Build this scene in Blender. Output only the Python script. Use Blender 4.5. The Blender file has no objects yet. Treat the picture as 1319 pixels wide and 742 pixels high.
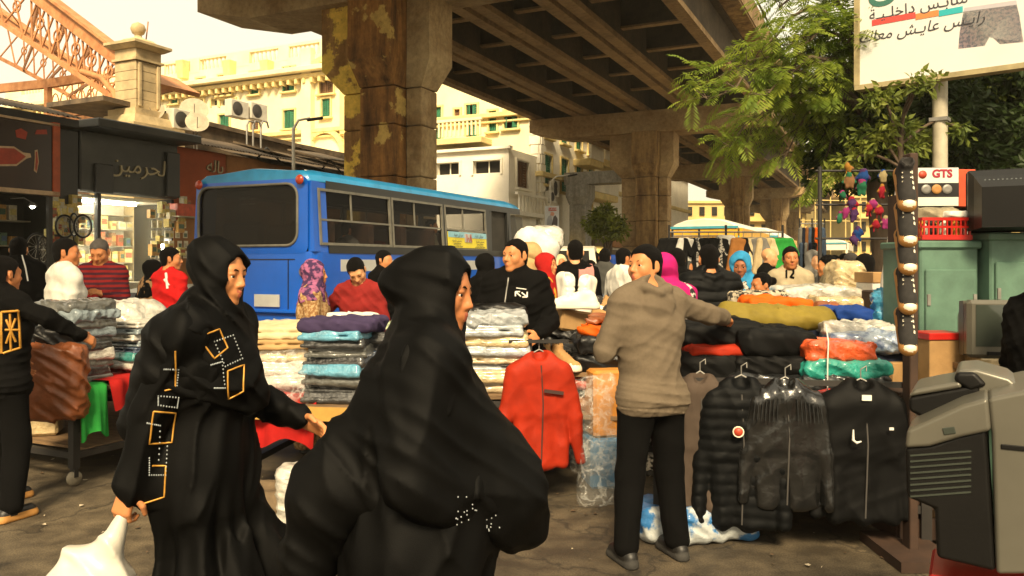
import bpy, bmesh, math, random
import numpy as np
from mathutils import Vector, Matrix, Euler, noise as mnoise
R = math.radians
SC = bpy.context.scene
COL = SC.collection

# ------------------------------------------------------------------ camera
FPX, HOR, CAMH = 1035.0, 340.0, 1.60          # focal length in photo pixels, horizon row, eye height
cam_d = bpy.data.cameras.new('camera')
cam = bpy.data.objects.new('camera', cam_d)
COL.objects.link(cam)
cam.location = (0, 0, CAMH)
cam.rotation_euler = (R(90), 0, 0)
cam_d.sensor_width = 36.0
cam_d.lens = FPX / 1319 * 36
cam_d.shift_y = -(371 - HOR) / 1319
cam_d.clip_start = 0.05
cam_d.clip_end = 1500
SC.camera = cam

# ------------------------------------------------------------------ sky and sun
SUN_AZ, SUN_EL = R(182), R(42)                # azimuth clockwise from +Y
world = bpy.data.worlds.new('World')
SC.world = world
world.use_nodes = True
_nt = world.node_tree
_bg = _nt.nodes['Background']
_sky = _nt.nodes.new('ShaderNodeTexSky')
_sky.sky_type = 'NISHITA'
_sky.sun_disc = False
_sky.sun_elevation = SUN_EL
_sky.sun_rotation = SUN_AZ
_sky.air_density = 1.6
_sky.dust_density = 7.0
_sky.ozone_density = 0.6
_mx = _nt.nodes.new('ShaderNodeMix'); _mx.data_type = 'RGBA'
_mx.inputs[0].default_value = 0.72            # a hazy, dust-laden sky: mostly even cream cloud
_nt.links.new(_sky.outputs[0], _mx.inputs[6])
_mx.inputs[7].default_value = (12.0, 10.6, 7.6, 1)
_nt.links.new(_mx.outputs[2], _bg.inputs[0])
_bg.inputs[1].default_value = 0.082
sun_d = bpy.data.lights.new('sun', 'SUN')
sun_d.energy = 4.6
sun_d.angle = R(14)
sun_d.color = (1.0, 0.80, 0.50)
sun = bpy.data.objects.new('sun', sun_d)
COL.objects.link(sun)
_dir = Vector((math.sin(SUN_AZ) * math.cos(SUN_EL), math.cos(SUN_AZ) * math.cos(SUN_EL), math.sin(SUN_EL)))
sun.rotation_euler = _dir.to_track_quat('Z', 'Y').to_euler()
sun.location = _dir * 60

SC.view_settings.view_transform = 'Standard'
SC.view_settings.look = 'None'
SC.view_settings.gamma = 1.0
SC.view_settings.use_curve_mapping = False
SC.view_settings.exposure = 0.72
# ------------------------------------------------------------------ placing
def P(px, py, Y):
    """point of the place seen at photo pixel (px,py) at depth Y metres"""
    return Vector(((px - 659.5) / FPX * Y, Y, CAMH + (HOR - py) / FPX * Y))
def GX(px, Y): return (px - 659.5) / FPX * Y
UX, UY = 0.426, 0.905                          # the street runs along u, n points to its right
PIER0 = Vector((-2.6, 17.5, 0))
def W(t, a, z=0.0): return Vector((PIER0.x + UX * t + UY * a, PIER0.y + UY * t - UX * a, z))
STREET = -math.atan2(UX, UY)                   # rotation that turns local +Y to u

# ------------------------------------------------------------------ materials
MATS = {}
def _n(nt, typ, **kw):
    n = nt.nodes.new(typ)
    for k, v in kw.items(): setattr(n, k, v)
    return n
def c4(c): return (c[0], c[1], c[2], 1.0)
def mat(name, col, rough=0.7, metal=0.0, var=0.25, scale=6.0, bump=0.0, bscale=None, col2=None, coat=0.0, spec=0.5,
        sheen=0.0, stretch=None, thresh=None, emit=None, estr=0.0, alpha=1.0, trans=0.0, sss=0.0, detail=5.0, film=0.0):
    if name in MATS: return MATS[name]
    m = bpy.data.materials.new(name); m.use_nodes = True
    nt = m.node_tree; b = nt.nodes['Principled BSDF']
    tc = _n(nt, 'ShaderNodeTexCoord')
    src = tc.outputs['Object']
    if stretch:
        mp = _n(nt, 'ShaderNodeMapping'); mp.inputs['Scale'].default_value = stretch
        nt.links.new(src, mp.inputs[0]); src = mp.outputs[0]
    if var > 0 or col2:
        nz = _n(nt, 'ShaderNodeTexNoise'); nz.inputs['Scale'].default_value = scale; nz.inputs['Detail'].default_value = detail
        nz.inputs['Roughness'].default_value = 0.62
        nt.links.new(src, nz.inputs['Vector'])
        rp = _n(nt, 'ShaderNodeValToRGB')
        lo, hi = thresh if thresh else (0.32, 0.70)
        rp.color_ramp.elements[0].position = lo; rp.color_ramp.elements[1].position = hi
        a = col2 if col2 else tuple(x * (1 - var) for x in col)
        bb = col if col2 else tuple(min(1, x * (1 + var * 0.6)) for x in col)
        rp.color_ramp.elements[0].color = c4(a); rp.color_ramp.elements[1].color = c4(bb)
        nt.links.new(nz.outputs[0], rp.inputs[0]); nt.links.new(rp.outputs[0], b.inputs['Base Color'])
    else:
        b.inputs['Base Color'].default_value = c4(col)
    b.inputs['Roughness'].default_value = rough
    b.inputs['Metallic'].default_value = metal
    b.inputs['Specular IOR Level'].default_value = spec
    if coat: b.inputs['Coat Weight'].default_value = coat; b.inputs['Coat Roughness'].default_value = 0.12
    if sheen: b.inputs['Sheen Weight'].default_value = sheen; b.inputs['Sheen Roughness'].default_value = 0.5
    if emit: b.inputs['Emission Color'].default_value = c4(emit); b.inputs['Emission Strength'].default_value = estr
    if alpha < 1: b.inputs['Alpha'].default_value = alpha
    if trans: b.inputs['Transmission Weight'].default_value = trans
    if sss: b.inputs['Subsurface Weight'].default_value = sss; b.inputs['Subsurface Radius'].default_value = (0.02, 0.008, 0.004)
    if bump > 0:
        n2 = _n(nt, 'ShaderNodeTexNoise'); n2.inputs['Scale'].default_value = bscale or scale * 6; n2.inputs['Detail'].default_value = 6
        nt.links.new(src, n2.inputs['Vector'])
        bp = _n(nt, 'ShaderNodeBump'); bp.inputs['Strength'].default_value = bump; bp.inputs['Distance'].default_value = 0.02
        nt.links.new(n2.outputs[0], bp.inputs['Height']); nt.links.new(bp.outputs[0], b.inputs['Normal'])
    MATS[name] = m
    return m
def film_mat(name, col, dens=0.25):
    """crinkled clear plastic film: mostly see-through, glints painted on the creases as denser lines"""
    if name in MATS: return MATS[name]
    m = bpy.data.materials.new(name); m.use_nodes = True
    nt = m.node_tree; b = nt.nodes['Principled BSDF']
    tc = _n(nt, 'ShaderNodeTexCoord')
    v = _n(nt, 'ShaderNodeTexVoronoi'); v.inputs['Scale'].default_value = 5; v.feature = 'DISTANCE_TO_EDGE'
    nz = _n(nt, 'ShaderNodeTexNoise'); nz.inputs['Scale'].default_value = 9; nz.inputs['Detail'].default_value = 4
    add = _n(nt, 'ShaderNodeVectorMath'); add.operation = 'ADD'
    nt.links.new(tc.outputs['Object'], add.inputs[0])
    sc_ = _n(nt, 'ShaderNodeVectorMath'); sc_.operation = 'SCALE'; sc_.inputs['Scale'].default_value = 0.35
    nt.links.new(tc.outputs['Object'], nz.inputs['Vector']); nt.links.new(nz.outputs['Color'], sc_.inputs[0]); nt.links.new(sc_.outputs[0], add.inputs[1])
    nt.links.new(add.outputs[0], v.inputs['Vector'])
    bp = _n(nt, 'ShaderNodeBump'); bp.inputs['Strength'].default_value = 1.0; bp.inputs['Distance'].default_value = 0.03
    nt.links.new(v.outputs[0], bp.inputs['Height']); nt.links.new(bp.outputs[0], b.inputs['Normal'])
    rp = _n(nt, 'ShaderNodeValToRGB')
    rp.color_ramp.elements[0].position = 0.02; rp.color_ramp.elements[1].position = 0.07
    rp.color_ramp.elements[0].color = (min(1, dens * 2.6),) * 3 + (1,); rp.color_ramp.elements[1].color = (dens * 0.55,) * 3 + (1,)  # crease glints are put into the opacity as denser pale lines
    nt.links.new(v.outputs[0], rp.inputs[0]); nt.links.new(rp.outputs[0], b.inputs['Alpha'])
    b.inputs['Base Color'].default_value = c4(col); b.inputs['Roughness'].default_value = 0.12
    b.inputs['Specular IOR Level'].default_value = 0.9
    MATS[name] = m
    return m

# ------------------------------------------------------------------ objects
def tag(o, label, cat, group=None, kind=None):
    if label: o['label'] = label
    if cat: o['category'] = cat
    if group: o['group'] = group
    if kind: o['kind'] = kind
    return o
def thing(name, label, cat, loc=(0, 0, 0), rz=0.0, group=None, rot=None):
    o = bpy.data.objects.new(name, None); COL.objects.link(o)
    o.empty_display_size = 0.1
    o.location = loc; o.rotation_euler = rot if rot else (0, 0, rz)
    return tag(o, label, cat, group)
def link(name, me, parent=None, loc=(0, 0, 0), rz=0.0, rot=None, scale=None):
    o = bpy.data.objects.new(name, me); COL.objects.link(o)
    o.location = loc; o.rotation_euler = rot if rot else (0, 0, rz)
    if scale: o.scale = scale
    if parent: o.parent = parent
    return o
def dup(root, loc, rz, label=None, group=None, rot=None, scale=None):
    r = root.copy(); COL.objects.link(r); r.location = loc; r.rotation_euler = rot if rot else (0, 0, rz)
    if scale: r.scale = scale
    if label: r['label'] = label
    if group: r['group'] = group
    for ch in list(root.children):
        c = ch.copy(); COL.objects.link(c); c.parent = r
        for g in ch.children:
            d = g.copy(); COL.objects.link(d); d.parent = c
    return r

class MB:
    """collects shapes; build() links them as ONE mesh object"""
    def __init__(s): s.v = []; s.f = []; s.m = []; s.sm = []
    def add(s, vs, fs, m=0, smooth=False):
        k = len(s.v); s.v += [tuple(v) for v in vs]
        for f in fs: s.f.append(tuple(i + k for i in f)); s.m.append(m); s.sm.append(smooth)
        return s
    def box(s, c, d, rot=None, m=0, taper=None, bev=0.0):
        x, y, z = d[0] / 2, d[1] / 2, d[2] / 2
        tx, ty = taper if taper else (1, 1)
        if bev > 0:
            b = min(bev, x * .9, y * .9, z * .9); vs = []; fs = []
            # chamfered box: 24 corners
            idx = {}
            for sx in (-1, 1):
                for sy in (-1, 1):
                    for sz in (-1, 1):
                        kx = tx if sz > 0 else 1; ky = ty if sz > 0 else 1
                        for ax in range(3):
                            p = [sx * (x - (b if ax != 0 else 0)) * kx, sy * (y - (b if ax != 1 else 0)) * ky, sz * (z - (b if ax != 2 else 0))]
                            idx[(sx, sy, sz, ax)] = len(vs); vs.append(Vector(p))
            for sgn in (-1, 1):
                fs.append([idx[(sgn, a, c_, 0)] for a, c_ in ((-1, -1), (1, -1), (1, 1), (-1, 1))][::sgn])
                fs.append([idx[(a, sgn, c_, 1)] for a, c_ in ((-1, -1), (-1, 1), (1, 1), (1, -1))][::sgn])
                fs.append([idx[(a, c_, sgn, 2)] for a, c_ in ((-1, -1), (1, -1), (1, 1), (-1, 1))][::sgn])
            for a in (-1, 1):
                for b_ in (-1, 1):
                    fs.append([idx[(a, b_, -1, 0)], idx[(a, b_, 1, 0)], idx[(a, b_, 1, 1)], idx[(a, b_, -1, 1)]][::-a * b_])
                    fs.append([idx[(a, -1, b_, 0)], idx[(a, 1, b_, 0)], idx[(a, 1, b_, 2)], idx[(a, -1, b_, 2)]][::a * b_])
                    fs.append([idx[(-1, a, b_, 1)], idx[(1, a, b_, 1)], idx[(1, a, b_, 2)], idx[(-1, a, b_, 2)]][::-a * b_])
                    for c_ in (-1, 1):
                        fs.append([idx[(a, b_, c_, 0)], idx[(a, b_, c_, 1)], idx[(a, b_, c_, 2)]][::a * b_ * c_])
        else:
            vs = [Vector((sx * x * (tx if sz > 0 else 1), sy * y * (ty if sz > 0 else 1), sz * z)) for sz in (-1, 1) for sy in (-1, 1) for sx in (-1, 1)]
            fs = [(0, 2, 3, 1), (4, 5, 7, 6), (0, 1, 5, 4), (2, 6, 7, 3), (0, 4, 6, 2), (1, 3, 7, 5)]
        M = None
        if rot is not None: M = rot if isinstance(rot, Matrix) else Euler(rot).to_matrix()
        c = Vector(c)
        return s.add([(M @ v if M else v) + c for v in vs], fs, m)
    def tube(s, pts, r, seg=8, m=0, cap=True, smooth=True, flat=None):
        pts = [Vector(p) for p in pts]; n = len(pts)
        rr = list(r) if isinstance(r, (list, tuple)) else [r] * n
        vs = []; fs = []
        up = Vector((0, 0, 1)); prev = None
        for i, p in enumerate(pts):
            d = (pts[min(i + 1, n - 1)] - pts[max(i - 1, 0)])
            d = d.normalized() if d.length > 1e-9 else Vector((0, 0, 1))
            if prev is None:
                a = d.cross(up if abs(d.z) < 0.95 else Vector((1, 0, 0))).normalized()
            else:
                a = (prev - d * prev.dot(d)); a = a.normalized() if a.length > 1e-6 else d.orthogonal().normalized()
            prev = a; b = d.cross(a)
            for k in range(seg):
                an = 2 * math.pi * k / seg
                vs.append(p + (a * math.cos(an) + b * math.sin(an) * (flat or 1)) * rr[i])
        for i in range(n - 1):
            for k in range(seg):
                k2 = (k + 1) % seg
                fs.append((i * seg + k, i * seg + k2, (i + 1) * seg + k2, (i + 1) * seg + k))
        s.add(vs, fs, m, smooth)
        if cap:
            s.add([vs[k] for k in range(seg)], [tuple(range(seg))[::-1]], m)
            s.add([vs[(n - 1) * seg + k] for k in range(seg)], [tuple(range(seg))], m)
        return s
    def lathe(s, prof, seg=16, c=(0, 0, 0), m=0, smooth=True, M=None):
        c = Vector(c); vs = []; fs = []
        for (r, z) in prof:
            for k in range(seg):
                an = 2 * math.pi * k / seg
                v = Vector((r * math.cos(an), r * math.sin(an), z))
                vs.append((M @ v if M else v) + c)
        for i in range(len(prof) - 1):
            for k in range(seg):
                k2 = (k + 1) % seg
                fs.append((i * seg + k, i * seg + k2, (i + 1) * seg + k2, (i + 1) * seg + k))
        s.add(vs, fs, m, smooth)
        if prof[0][0] > 1e-4: s.add(vs[:seg], [tuple(range(seg))[::-1]], m)
        if prof[-1][0] > 1e-4: s.add(vs[-seg:], [tuple(range(seg))], m)
        return s
    def prism(s, poly, y0, y1, m=0, M=None, c=(0, 0, 0)):
        """outline in local XZ, thickness along Y"""
        c = Vector(c); n = len(poly)
        vs = [Vector((p[0], y0, p[1])) for p in poly] + [Vector((p[0], y1, p[1])) for p in poly]
        vs = [(M @ v if M else v) + c for v in vs]
        area = sum(poly[i][0] * poly[(i + 1) % n][1] - poly[(i + 1) % n][0] * poly[i][1] for i in range(n))
        a = tuple(range(n)); b = tuple(range(n, 2 * n))
        if area > 0: fs = [a, b[::-1]] + [(i, n + i, n + (i + 1) % n, (i + 1) % n) for i in range(n)]
        else: fs = [a[::-1], b] + [((i + 1) % n, n + (i + 1) % n, n + i, i) for i in range(n)]
        return s.add(vs, fs, m)
    def sheet(s, fn, nu, nv, m=0, smooth=True):
        vs = [fn(i / nu, j / nv) for j in range(nv + 1) for i in range(nu + 1)]
        fs = [(j * (nu + 1) + i, j * (nu + 1) + i + 1, (j + 1) * (nu + 1) + i + 1, (j + 1) * (nu + 1) + i) for j in range(nv) for i in range(nu)]
        return s.add(vs, fs, m, smooth)
    def mesh(s, name, mats):
        me = bpy.data.meshes.new(name)
        me.from_pydata(s.v, [], s.f)
        for mt in (mats if isinstance(mats, (list, tuple)) else [mats]): me.materials.append(mt)
        me.polygons.foreach_set('material_index', s.m); me.polygons.foreach_set('use_smooth', s.sm)
        me.update()
        return me
    def build(s, name, mats, parent=None, loc=(0, 0, 0), rz=0.0, rot=None):
        return link(name, s.mesh(name, mats), parent, loc, rz, rot)

def quick_box(name, mt, parent, c, d, rot=None, bev=0.0, taper=None):
    return MB().box(c, d, rot, bev=bev, taper=taper).build(name, mt, parent)

# ------------------------------------------------------------------ implicit surfaces (bodies, cloth, sacks)
def ss(a, b, x):
    t = np.clip((x - a) / (b - a), 0, 1); return t * t * (3 - 2 * t)
_rs = np.random.RandomState(7)
_WV = [( _rs.normal(size=3), _rs.uniform(0, 6.28)) for _ in range(40)]
def wob(X, Y, Z, f, seed=0, n=5):
    """cheap smooth noise, about -1..1"""
    o = 0
    for i in range(n):
        w, ph = _WV[(seed * 5 + i) % 40]
        w = w / np.linalg.norm(w) * f * (0.7 + 0.25 * i)
        o = o + np.sin(X * w[0] + Y * w[1] + Z * w[2] + ph + seed)
    return o / n * 1.4
class SDF:
    def __init__(s): s.p = []
    def cone(s, a, b, ra, rb, m=0, k=0.02, flat=None):
        s.p.append(('c', np.array(a, float), np.array(b, float), ra, rb, m, k, flat)); return s
    def ell(s, c, r, m=0, k=0.02, rot=None, op='u'):
        s.p.append(('e', np.array(c, float), np.array(r, float), None if rot is None else np.array(Euler(rot).to_matrix()), 0, m, k, op)); return s
    def box(s, c, h, rad=0.02, m=0, k=0.02, rot=None, op='u'):
        s.p.append(('b', np.array(c, float), np.array(h, float), None if rot is None else np.array(Euler(rot).to_matrix()), rad, m, k, op)); return s
    def sub(s, c, r, k=0.01, rot=None, m=None): return s.ell(c, r, m, k, rot, 's')
    def disp(s, fn): s.p.append(('d', fn)); return s      # fn(X,Y,Z) added to the distance
    def cut(s, fn, k=0.0): s.p.append(('k', fn)); return s     # keep where fn<0
    def xform(s, M):
        """move everything so far by a 4x4"""
        M3 = np.array(M.to_3x3()); t = np.array(M.translation); q = []
        for p in s.p:
            if p[0] == 'c': q.append((p[0], M3 @ p[1] + t, M3 @ p[2] + t) + p[3:])
            elif p[0] in 'eb':
                r = M3 if p[3] is None else M3 @ p[3]
                q.append((p[0], M3 @ p[1] + t, p[2], r) + p[4:])
            elif p[0] in 'dk':
                Mi = np.linalg.inv(np.array(M))
                f = p[1]
                def g(X, Y, Z, f=f, Mi=Mi):
                    return f(Mi[0, 0] * X + Mi[0, 1] * Y + Mi[0, 2] * Z + Mi[0, 3], Mi[1, 0] * X + Mi[1, 1] * Y + Mi[1, 2] * Z + Mi[1, 3], Mi[2, 0] * X + Mi[2, 1] * Y + Mi[2, 2] * Z + Mi[2, 3])
                q.append((p[0], g))
        s.p = q; return s
    def extend(s, o): s.p += o.p; return s
    def mesh(s, name, mats, vox=0.01, smooth=True):
        lo = np.full(3, 1e9); hi = -lo; bbs = []
        for p in s.p:
            if p[0] == 'c':
                f = max(1.0, *(p[7] if p[7] is not None else (1,)))
                a = np.minimum(p[1] - p[3] * f, p[2] - p[4] * f); b = np.maximum(p[1] + p[3] * f, p[2] + p[4] * f)
            elif p[0] in 'eb':
                ext = (np.abs(p[3]) @ (p[2] + p[4])) if p[3] is not None else p[2] + p[4]
                a = p[1] - ext; b = p[1] + ext
            else: bbs.append(None); continue
            bbs.append((a, b))
            if not (p[0] in 'eb' and p[7] == 's'): lo = np.minimum(lo, a); hi = np.maximum(hi, b)
        pad = 0.03 + 2 * vox; lo -= pad; hi += pad
        n = np.ceil((hi - lo) / vox).astype(int) + 1
        ax = [lo[i] + vox * np.arange(n[i]) for i in range(3)]
        D = np.full(tuple(n), 1.0, np.float32); Mt = np.zeros(tuple(n), np.int8)
        for p, bb in zip(s.p, bbs):
            if p[0] == 'd':
                msk = np.abs(D) < 0.06 + vox * 2
                ii = np.nonzero(msk)
                D[ii] += p[1](ax[0][ii[0]], ax[1][ii[1]], ax[2][ii[2]]).astype(np.float32); continue
            if p[0] == 'k':
                ii = np.nonzero(D < 0.06 + vox * 2)
                D[ii] = np.maximum(D[ii], p[1](ax[0][ii[0]], ax[1][ii[1]], ax[2][ii[2]]).astype(np.float32)); continue
            k = p[6]; mg = 2.5 * vox + k + 0.01
            i0 = np.maximum(0, np.floor((bb[0] - mg - lo) / vox).astype(int)); i1 = np.minimum(n, np.ceil((bb[1] + mg - lo) / vox).astype(int) + 1)
            if np.any(i1 <= i0): continue
            sl = tuple(slice(i0[j], i1[j]) for j in range(3))
            X = ax[0][sl[0]][:, None, None]; Y = ax[1][sl[1]][None, :, None]; Z = ax[2][sl[2]][None, None, :]
            if p[0] == 'c':
                a, b = p[1], p[2]; ab = b - a; L2 = ab @ ab + 1e-12
                if p[7] is not None:      # flattened: scale space per axis about the segment
                    fx, fy, fz = p[7]
                    t = np.clip(((X - a[0]) * ab[0] + (Y - a[1]) * ab[1] + (Z - a[2]) * ab[2]) / L2, 0, 1)
                    qx = (X - a[0] - t * ab[0]) / fx; qy = (Y - a[1] - t * ab[1]) / fy; qz = (Z - a[2] - t * ab[2]) / fz
                    rr = p[3] + (p[4] - p[3]) * t
                    l = np.sqrt(qx * qx + qy * qy + qz * qz) + 1e-9
                    g = np.sqrt((qx / fx) ** 2 + (qy / fy) ** 2 + (qz / fz) ** 2) / l + 1e-9
                    d = (l - rr) / np.maximum(g, 0.35)
                else:
                    t = np.clip(((X - a[0]) * ab[0] + (Y - a[1]) * ab[1] + (Z - a[2]) * ab[2]) / L2, 0, 1)
                    d = np.sqrt((X - a[0] - t * ab[0]) ** 2 + (Y - a[1] - t * ab[1]) ** 2 + (Z - a[2] - t * ab[2]) ** 2) - (p[3] + (p[4] - p[3]) * t)
            else:
                qx, qy, qz = X - p[1][0], Y - p[1][1], Z - p[1][2]
                if p[3] is not None:
                    r = p[3].T
                    qx, qy, qz = (r[0, 0] * qx + r[0, 1] * qy + r[0, 2] * qz, r[1, 0] * qx + r[1, 1] * qy + r[1, 2] * qz, r[2, 0] * qx + r[2, 1] * qy + r[2, 2] * qz)
                h = p[2]
                if p[0] == 'e':
                    k0 = np.sqrt((qx / h[0]) ** 2 + (qy / h[1]) ** 2 + (qz / h[2]) ** 2)
                    k1 = np.sqrt((qx / h[0] ** 2) ** 2 + (qy / h[1] ** 2) ** 2 + (qz / h[2] ** 2) ** 2) + 1e-9
                    d = k0 * (k0 - 1) / k1
                else:
                    ux, uy, uz = np.abs(qx) - h[0] + p[4] * 0, np.abs(qy) - h[1], np.abs(qz) - h[2]
                    d = np.sqrt(np.maximum(ux, 0) ** 2 + np.maximum(uy, 0) ** 2 + np.maximum(uz, 0) ** 2) + np.minimum(np.maximum(np.maximum(ux, uy), uz), 0) - p[4]
            cur = D[sl]; d = d.astype(np.float32)
            op = p[7] if p[0] in 'eb' else 'u'
            if op == 'u':
                mm = d < cur
                if p[5] is not None: Mt[sl][mm & np.ones_like(mm)] = p[5]
                if k > 0:
                    hh = np.maximum(k - np.abs(cur - d), 0) / k; D[sl] = np.minimum(cur, d) - hh * hh * k * 0.25
                else: D[sl] = np.minimum(cur, d)
            else:
                nd = -d
                if p[5] is not None: Mt[sl][(nd > cur) & (nd < 0.02)] = p[5]
                if k > 0:
                    hh = np.maximum(k - np.abs(cur - nd), 0) / k; D[sl] = np.maximum(cur, nd) + hh * hh * k * 0.25
                else: D[sl] = np.maximum(cur, nd)
        return nets(name, D, Mt, lo, vox, mats, smooth)
    def build(s, name, mats, parent=None, vox=0.01, loc=(0, 0, 0), rz=0.0, rot=None):
        return link(name, s.mesh(name, mats, vox), parent, loc, rz, rot)
_CO = [(0, 0, 0), (1, 0, 0), (0, 1, 0), (1, 1, 0), (0, 0, 1), (1, 0, 1), (0, 1, 1), (1, 1, 1)]
_ED = [(0, 1), (2, 3), (4, 5), (6, 7), (0, 2), (1, 3), (4, 6), (5, 7), (0, 4), (1, 5), (2, 6), (3, 7)]
def nets(name, D, Mt, lo, vox, mats, smooth=True):
    ins = D < 0
    nx, ny, nz = D.shape
    cnt = np.zeros((nx - 1, ny - 1, nz - 1), np.int8)
    for (a, b, c) in _CO: cnt += ins[a:nx - 1 + a, b:ny - 1 + b, c:nz - 1 + c]
    I, J, K = np.nonzero((cnt > 0) & (cnt < 8))
    V = np.stack([D[I + a, J + b, K + c] for (a, b, c) in _CO], 1)
    pos = np.zeros((len(I), 3)); ne = np.zeros(len(I))
    for (e0, e1) in _ED:
        a, b = V[:, e0], V[:, e1]
        cr = (a < 0) != (b < 0)
        t = np.where(cr, a / np.where(a - b == 0, 1, a - b), 0)
        o0 = np.array(_CO[e0], float); o1 = np.array(_CO[e1], float)
        pos += np.where(cr[:, None], o0 + t[:, None] * (o1 - o0), 0); ne += cr
    pos = pos / np.maximum(ne, 1)[:, None]
    pos = lo + vox * (pos + np.stack([I, J, K], 1))
    idx = np.full(cnt.shape, -1, np.int32); idx[I, J, K] = np.arange(len(I))
    quads = []
    for axis in range(3):
        if axis == 0: s0, s1 = ins[:-1, 1:-1, 1:-1], ins[1:, 1:-1, 1:-1]; off = (0, 1, 1)
        elif axis == 1: s0, s1 = ins[1:-1, :-1, 1:-1], ins[1:-1, 1:, 1:-1]; off = (1, 0, 1)
        else: s0, s1 = ins[1:-1, 1:-1, :-1], ins[1:-1, 1:-1, 1:]; off = (1, 1, 0)
        i, j, k = np.nonzero(s0 != s1)
        fl = s0[i, j, k]
        i = i + off[0]; j = j + off[1]; k = k + off[2]
        if axis == 0: q = [idx[i, j - 1, k - 1], idx[i, j, k - 1], idx[i, j, k], idx[i, j - 1, k]]
        elif axis == 1: q = [idx[i - 1, j, k - 1], idx[i - 1, j, k], idx[i, j, k], idx[i, j, k - 1]]
        else: q = [idx[i - 1, j - 1, k], idx[i, j - 1, k], idx[i, j, k], idx[i - 1, j, k]]
        q = np.stack(q, 1); q[~fl] = q[~fl][:, ::-1]
        quads.append(q)
    F = np.concatenate(quads) if quads else np.zeros((0, 4), int)
    vm = Mt[I, J, K]
    for (a, b, c) in _CO[1:]:         # material of the innermost corner
        pass
    best = np.argmin(V, 1); co = np.array(_CO)[best]
    vm = Mt[I + co[:, 0], J + co[:, 1], K + co[:, 2]]
    me = bpy.data.meshes.new(name)
    nf = len(F)
    me.vertices.add(len(pos)); me.vertices.foreach_set('co', pos.astype(np.float32).ravel())
    me.loops.add(nf * 4); me.loops.foreach_set('vertex_index', F.astype(np.int32).ravel())
    me.polygons.add(nf)
    me.polygons.foreach_set('loop_start', np.arange(nf, dtype=np.int32) * 4)
    if not isinstance(mats, (list, tuple)): mats = [mats]
    for mt in mats: me.materials.append(mt)
    if len(mats) > 1 and nf:
        me.polygons.foreach_set('material_index', np.minimum(vm[F[:, 0]], len(mats) - 1).astype(np.int32))
    me.polygons.foreach_set('use_smooth', np.full(nf, bool(smooth)))
    me.update(); me.validate()
    return me

# ------------------------------------------------------------------ writing
_AR = {'ا': (0xFE8D, 0xFE8E, None, None), 'ب': (0xFE8F, 0xFE90, 0xFE91, 0xFE92), 'ة': (0xFE93, 0xFE94, None, None), 'ت': (0xFE95, 0xFE96, 0xFE97, 0xFE98),
       'ح': (0xFEA1, 0xFEA2, 0xFEA3, 0xFEA4), 'خ': (0xFEA5, 0xFEA6, 0xFEA7, 0xFEA8), 'د': (0xFEA9, 0xFEAA, None, None), 'ر': (0xFEAD, 0xFEAE, None, None),
       'س': (0xFEB1, 0xFEB2, 0xFEB3, 0xFEB4), 'ش': (0xFEB5, 0xFEB6, 0xFEB7, 0xFEB8), 'ع': (0xFEC9, 0xFECA, 0xFECB, 0xFECC), 'ك': (0xFED9, 0xFEDA, 0xFEDB, 0xFEDC),
       'ل': (0xFEDD, 0xFEDE, 0xFEDF, 0xFEE0), 'م': (0xFEE1, 0xFEE2, 0xFEE3, 0xFEE4), 'ن': (0xFEE5, 0xFEE6, 0xFEE7, 0xFEE8), 'و': (0xFEED, 0xFEEE, None, None),
       'ي': (0xFEF1, 0xFEF2, 0xFEF3, 0xFEF4), 'ى': (0xFEEF, 0xFEF0, None, None), 'ه': (0xFEE9, 0xFEEA, 0xFEEB, 0xFEEC), 'ز': (0xFEAF, 0xFEB0, None, None),
       'ـ': (0x640, 0x640, 0x640, 0x640)}
def arab(s):
    out = []
    for w in s.split(' '):
        r = ''
        for i, ch in enumerate(w):
            if ch not in _AR: r += ch; continue
            f = _AR[ch]
            pj = i > 0 and w[i - 1] in _AR and _AR[w[i - 1]][2] is not None
            nj = i < len(w) - 1 and w[i + 1] in _AR and f[2] is not None
            r += chr(f[3] if pj and nj else f[1] if pj else f[2] if nj else f[0])
        out.append(r[::-1])
    return ' '.join(out[::-1])
def text(name, s, size, mt, parent, loc, rot, ext=0.004, align='CENTER', shear=0.0, offset=0.0, sx=1.0):
    """lettering as a thin mesh lying in its local XY plane"""
    c = bpy.data.curves.new(name, 'FONT'); c.body = s; c.size = size; c.extrude = ext; c.align_x = align; c.align_y = 'CENTER'
    c.shear = shear; c.offset = offset; c.resolution_u = 3
    o = bpy.data.objects.new(name, c); COL.objects.link(o)
    bpy.context.view_layer.update()
    me = bpy.data.meshes.new_from_object(o.evaluated_get(bpy.context.evaluated_depsgraph_get()))
    bpy.data.objects.remove(o); bpy.data.curves.remove(c)
    me.name = name; me.materials.clear(); me.materials.append(mt)
    return link(name, me, parent, loc, rot=rot, scale=(sx, 1, 1))
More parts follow.
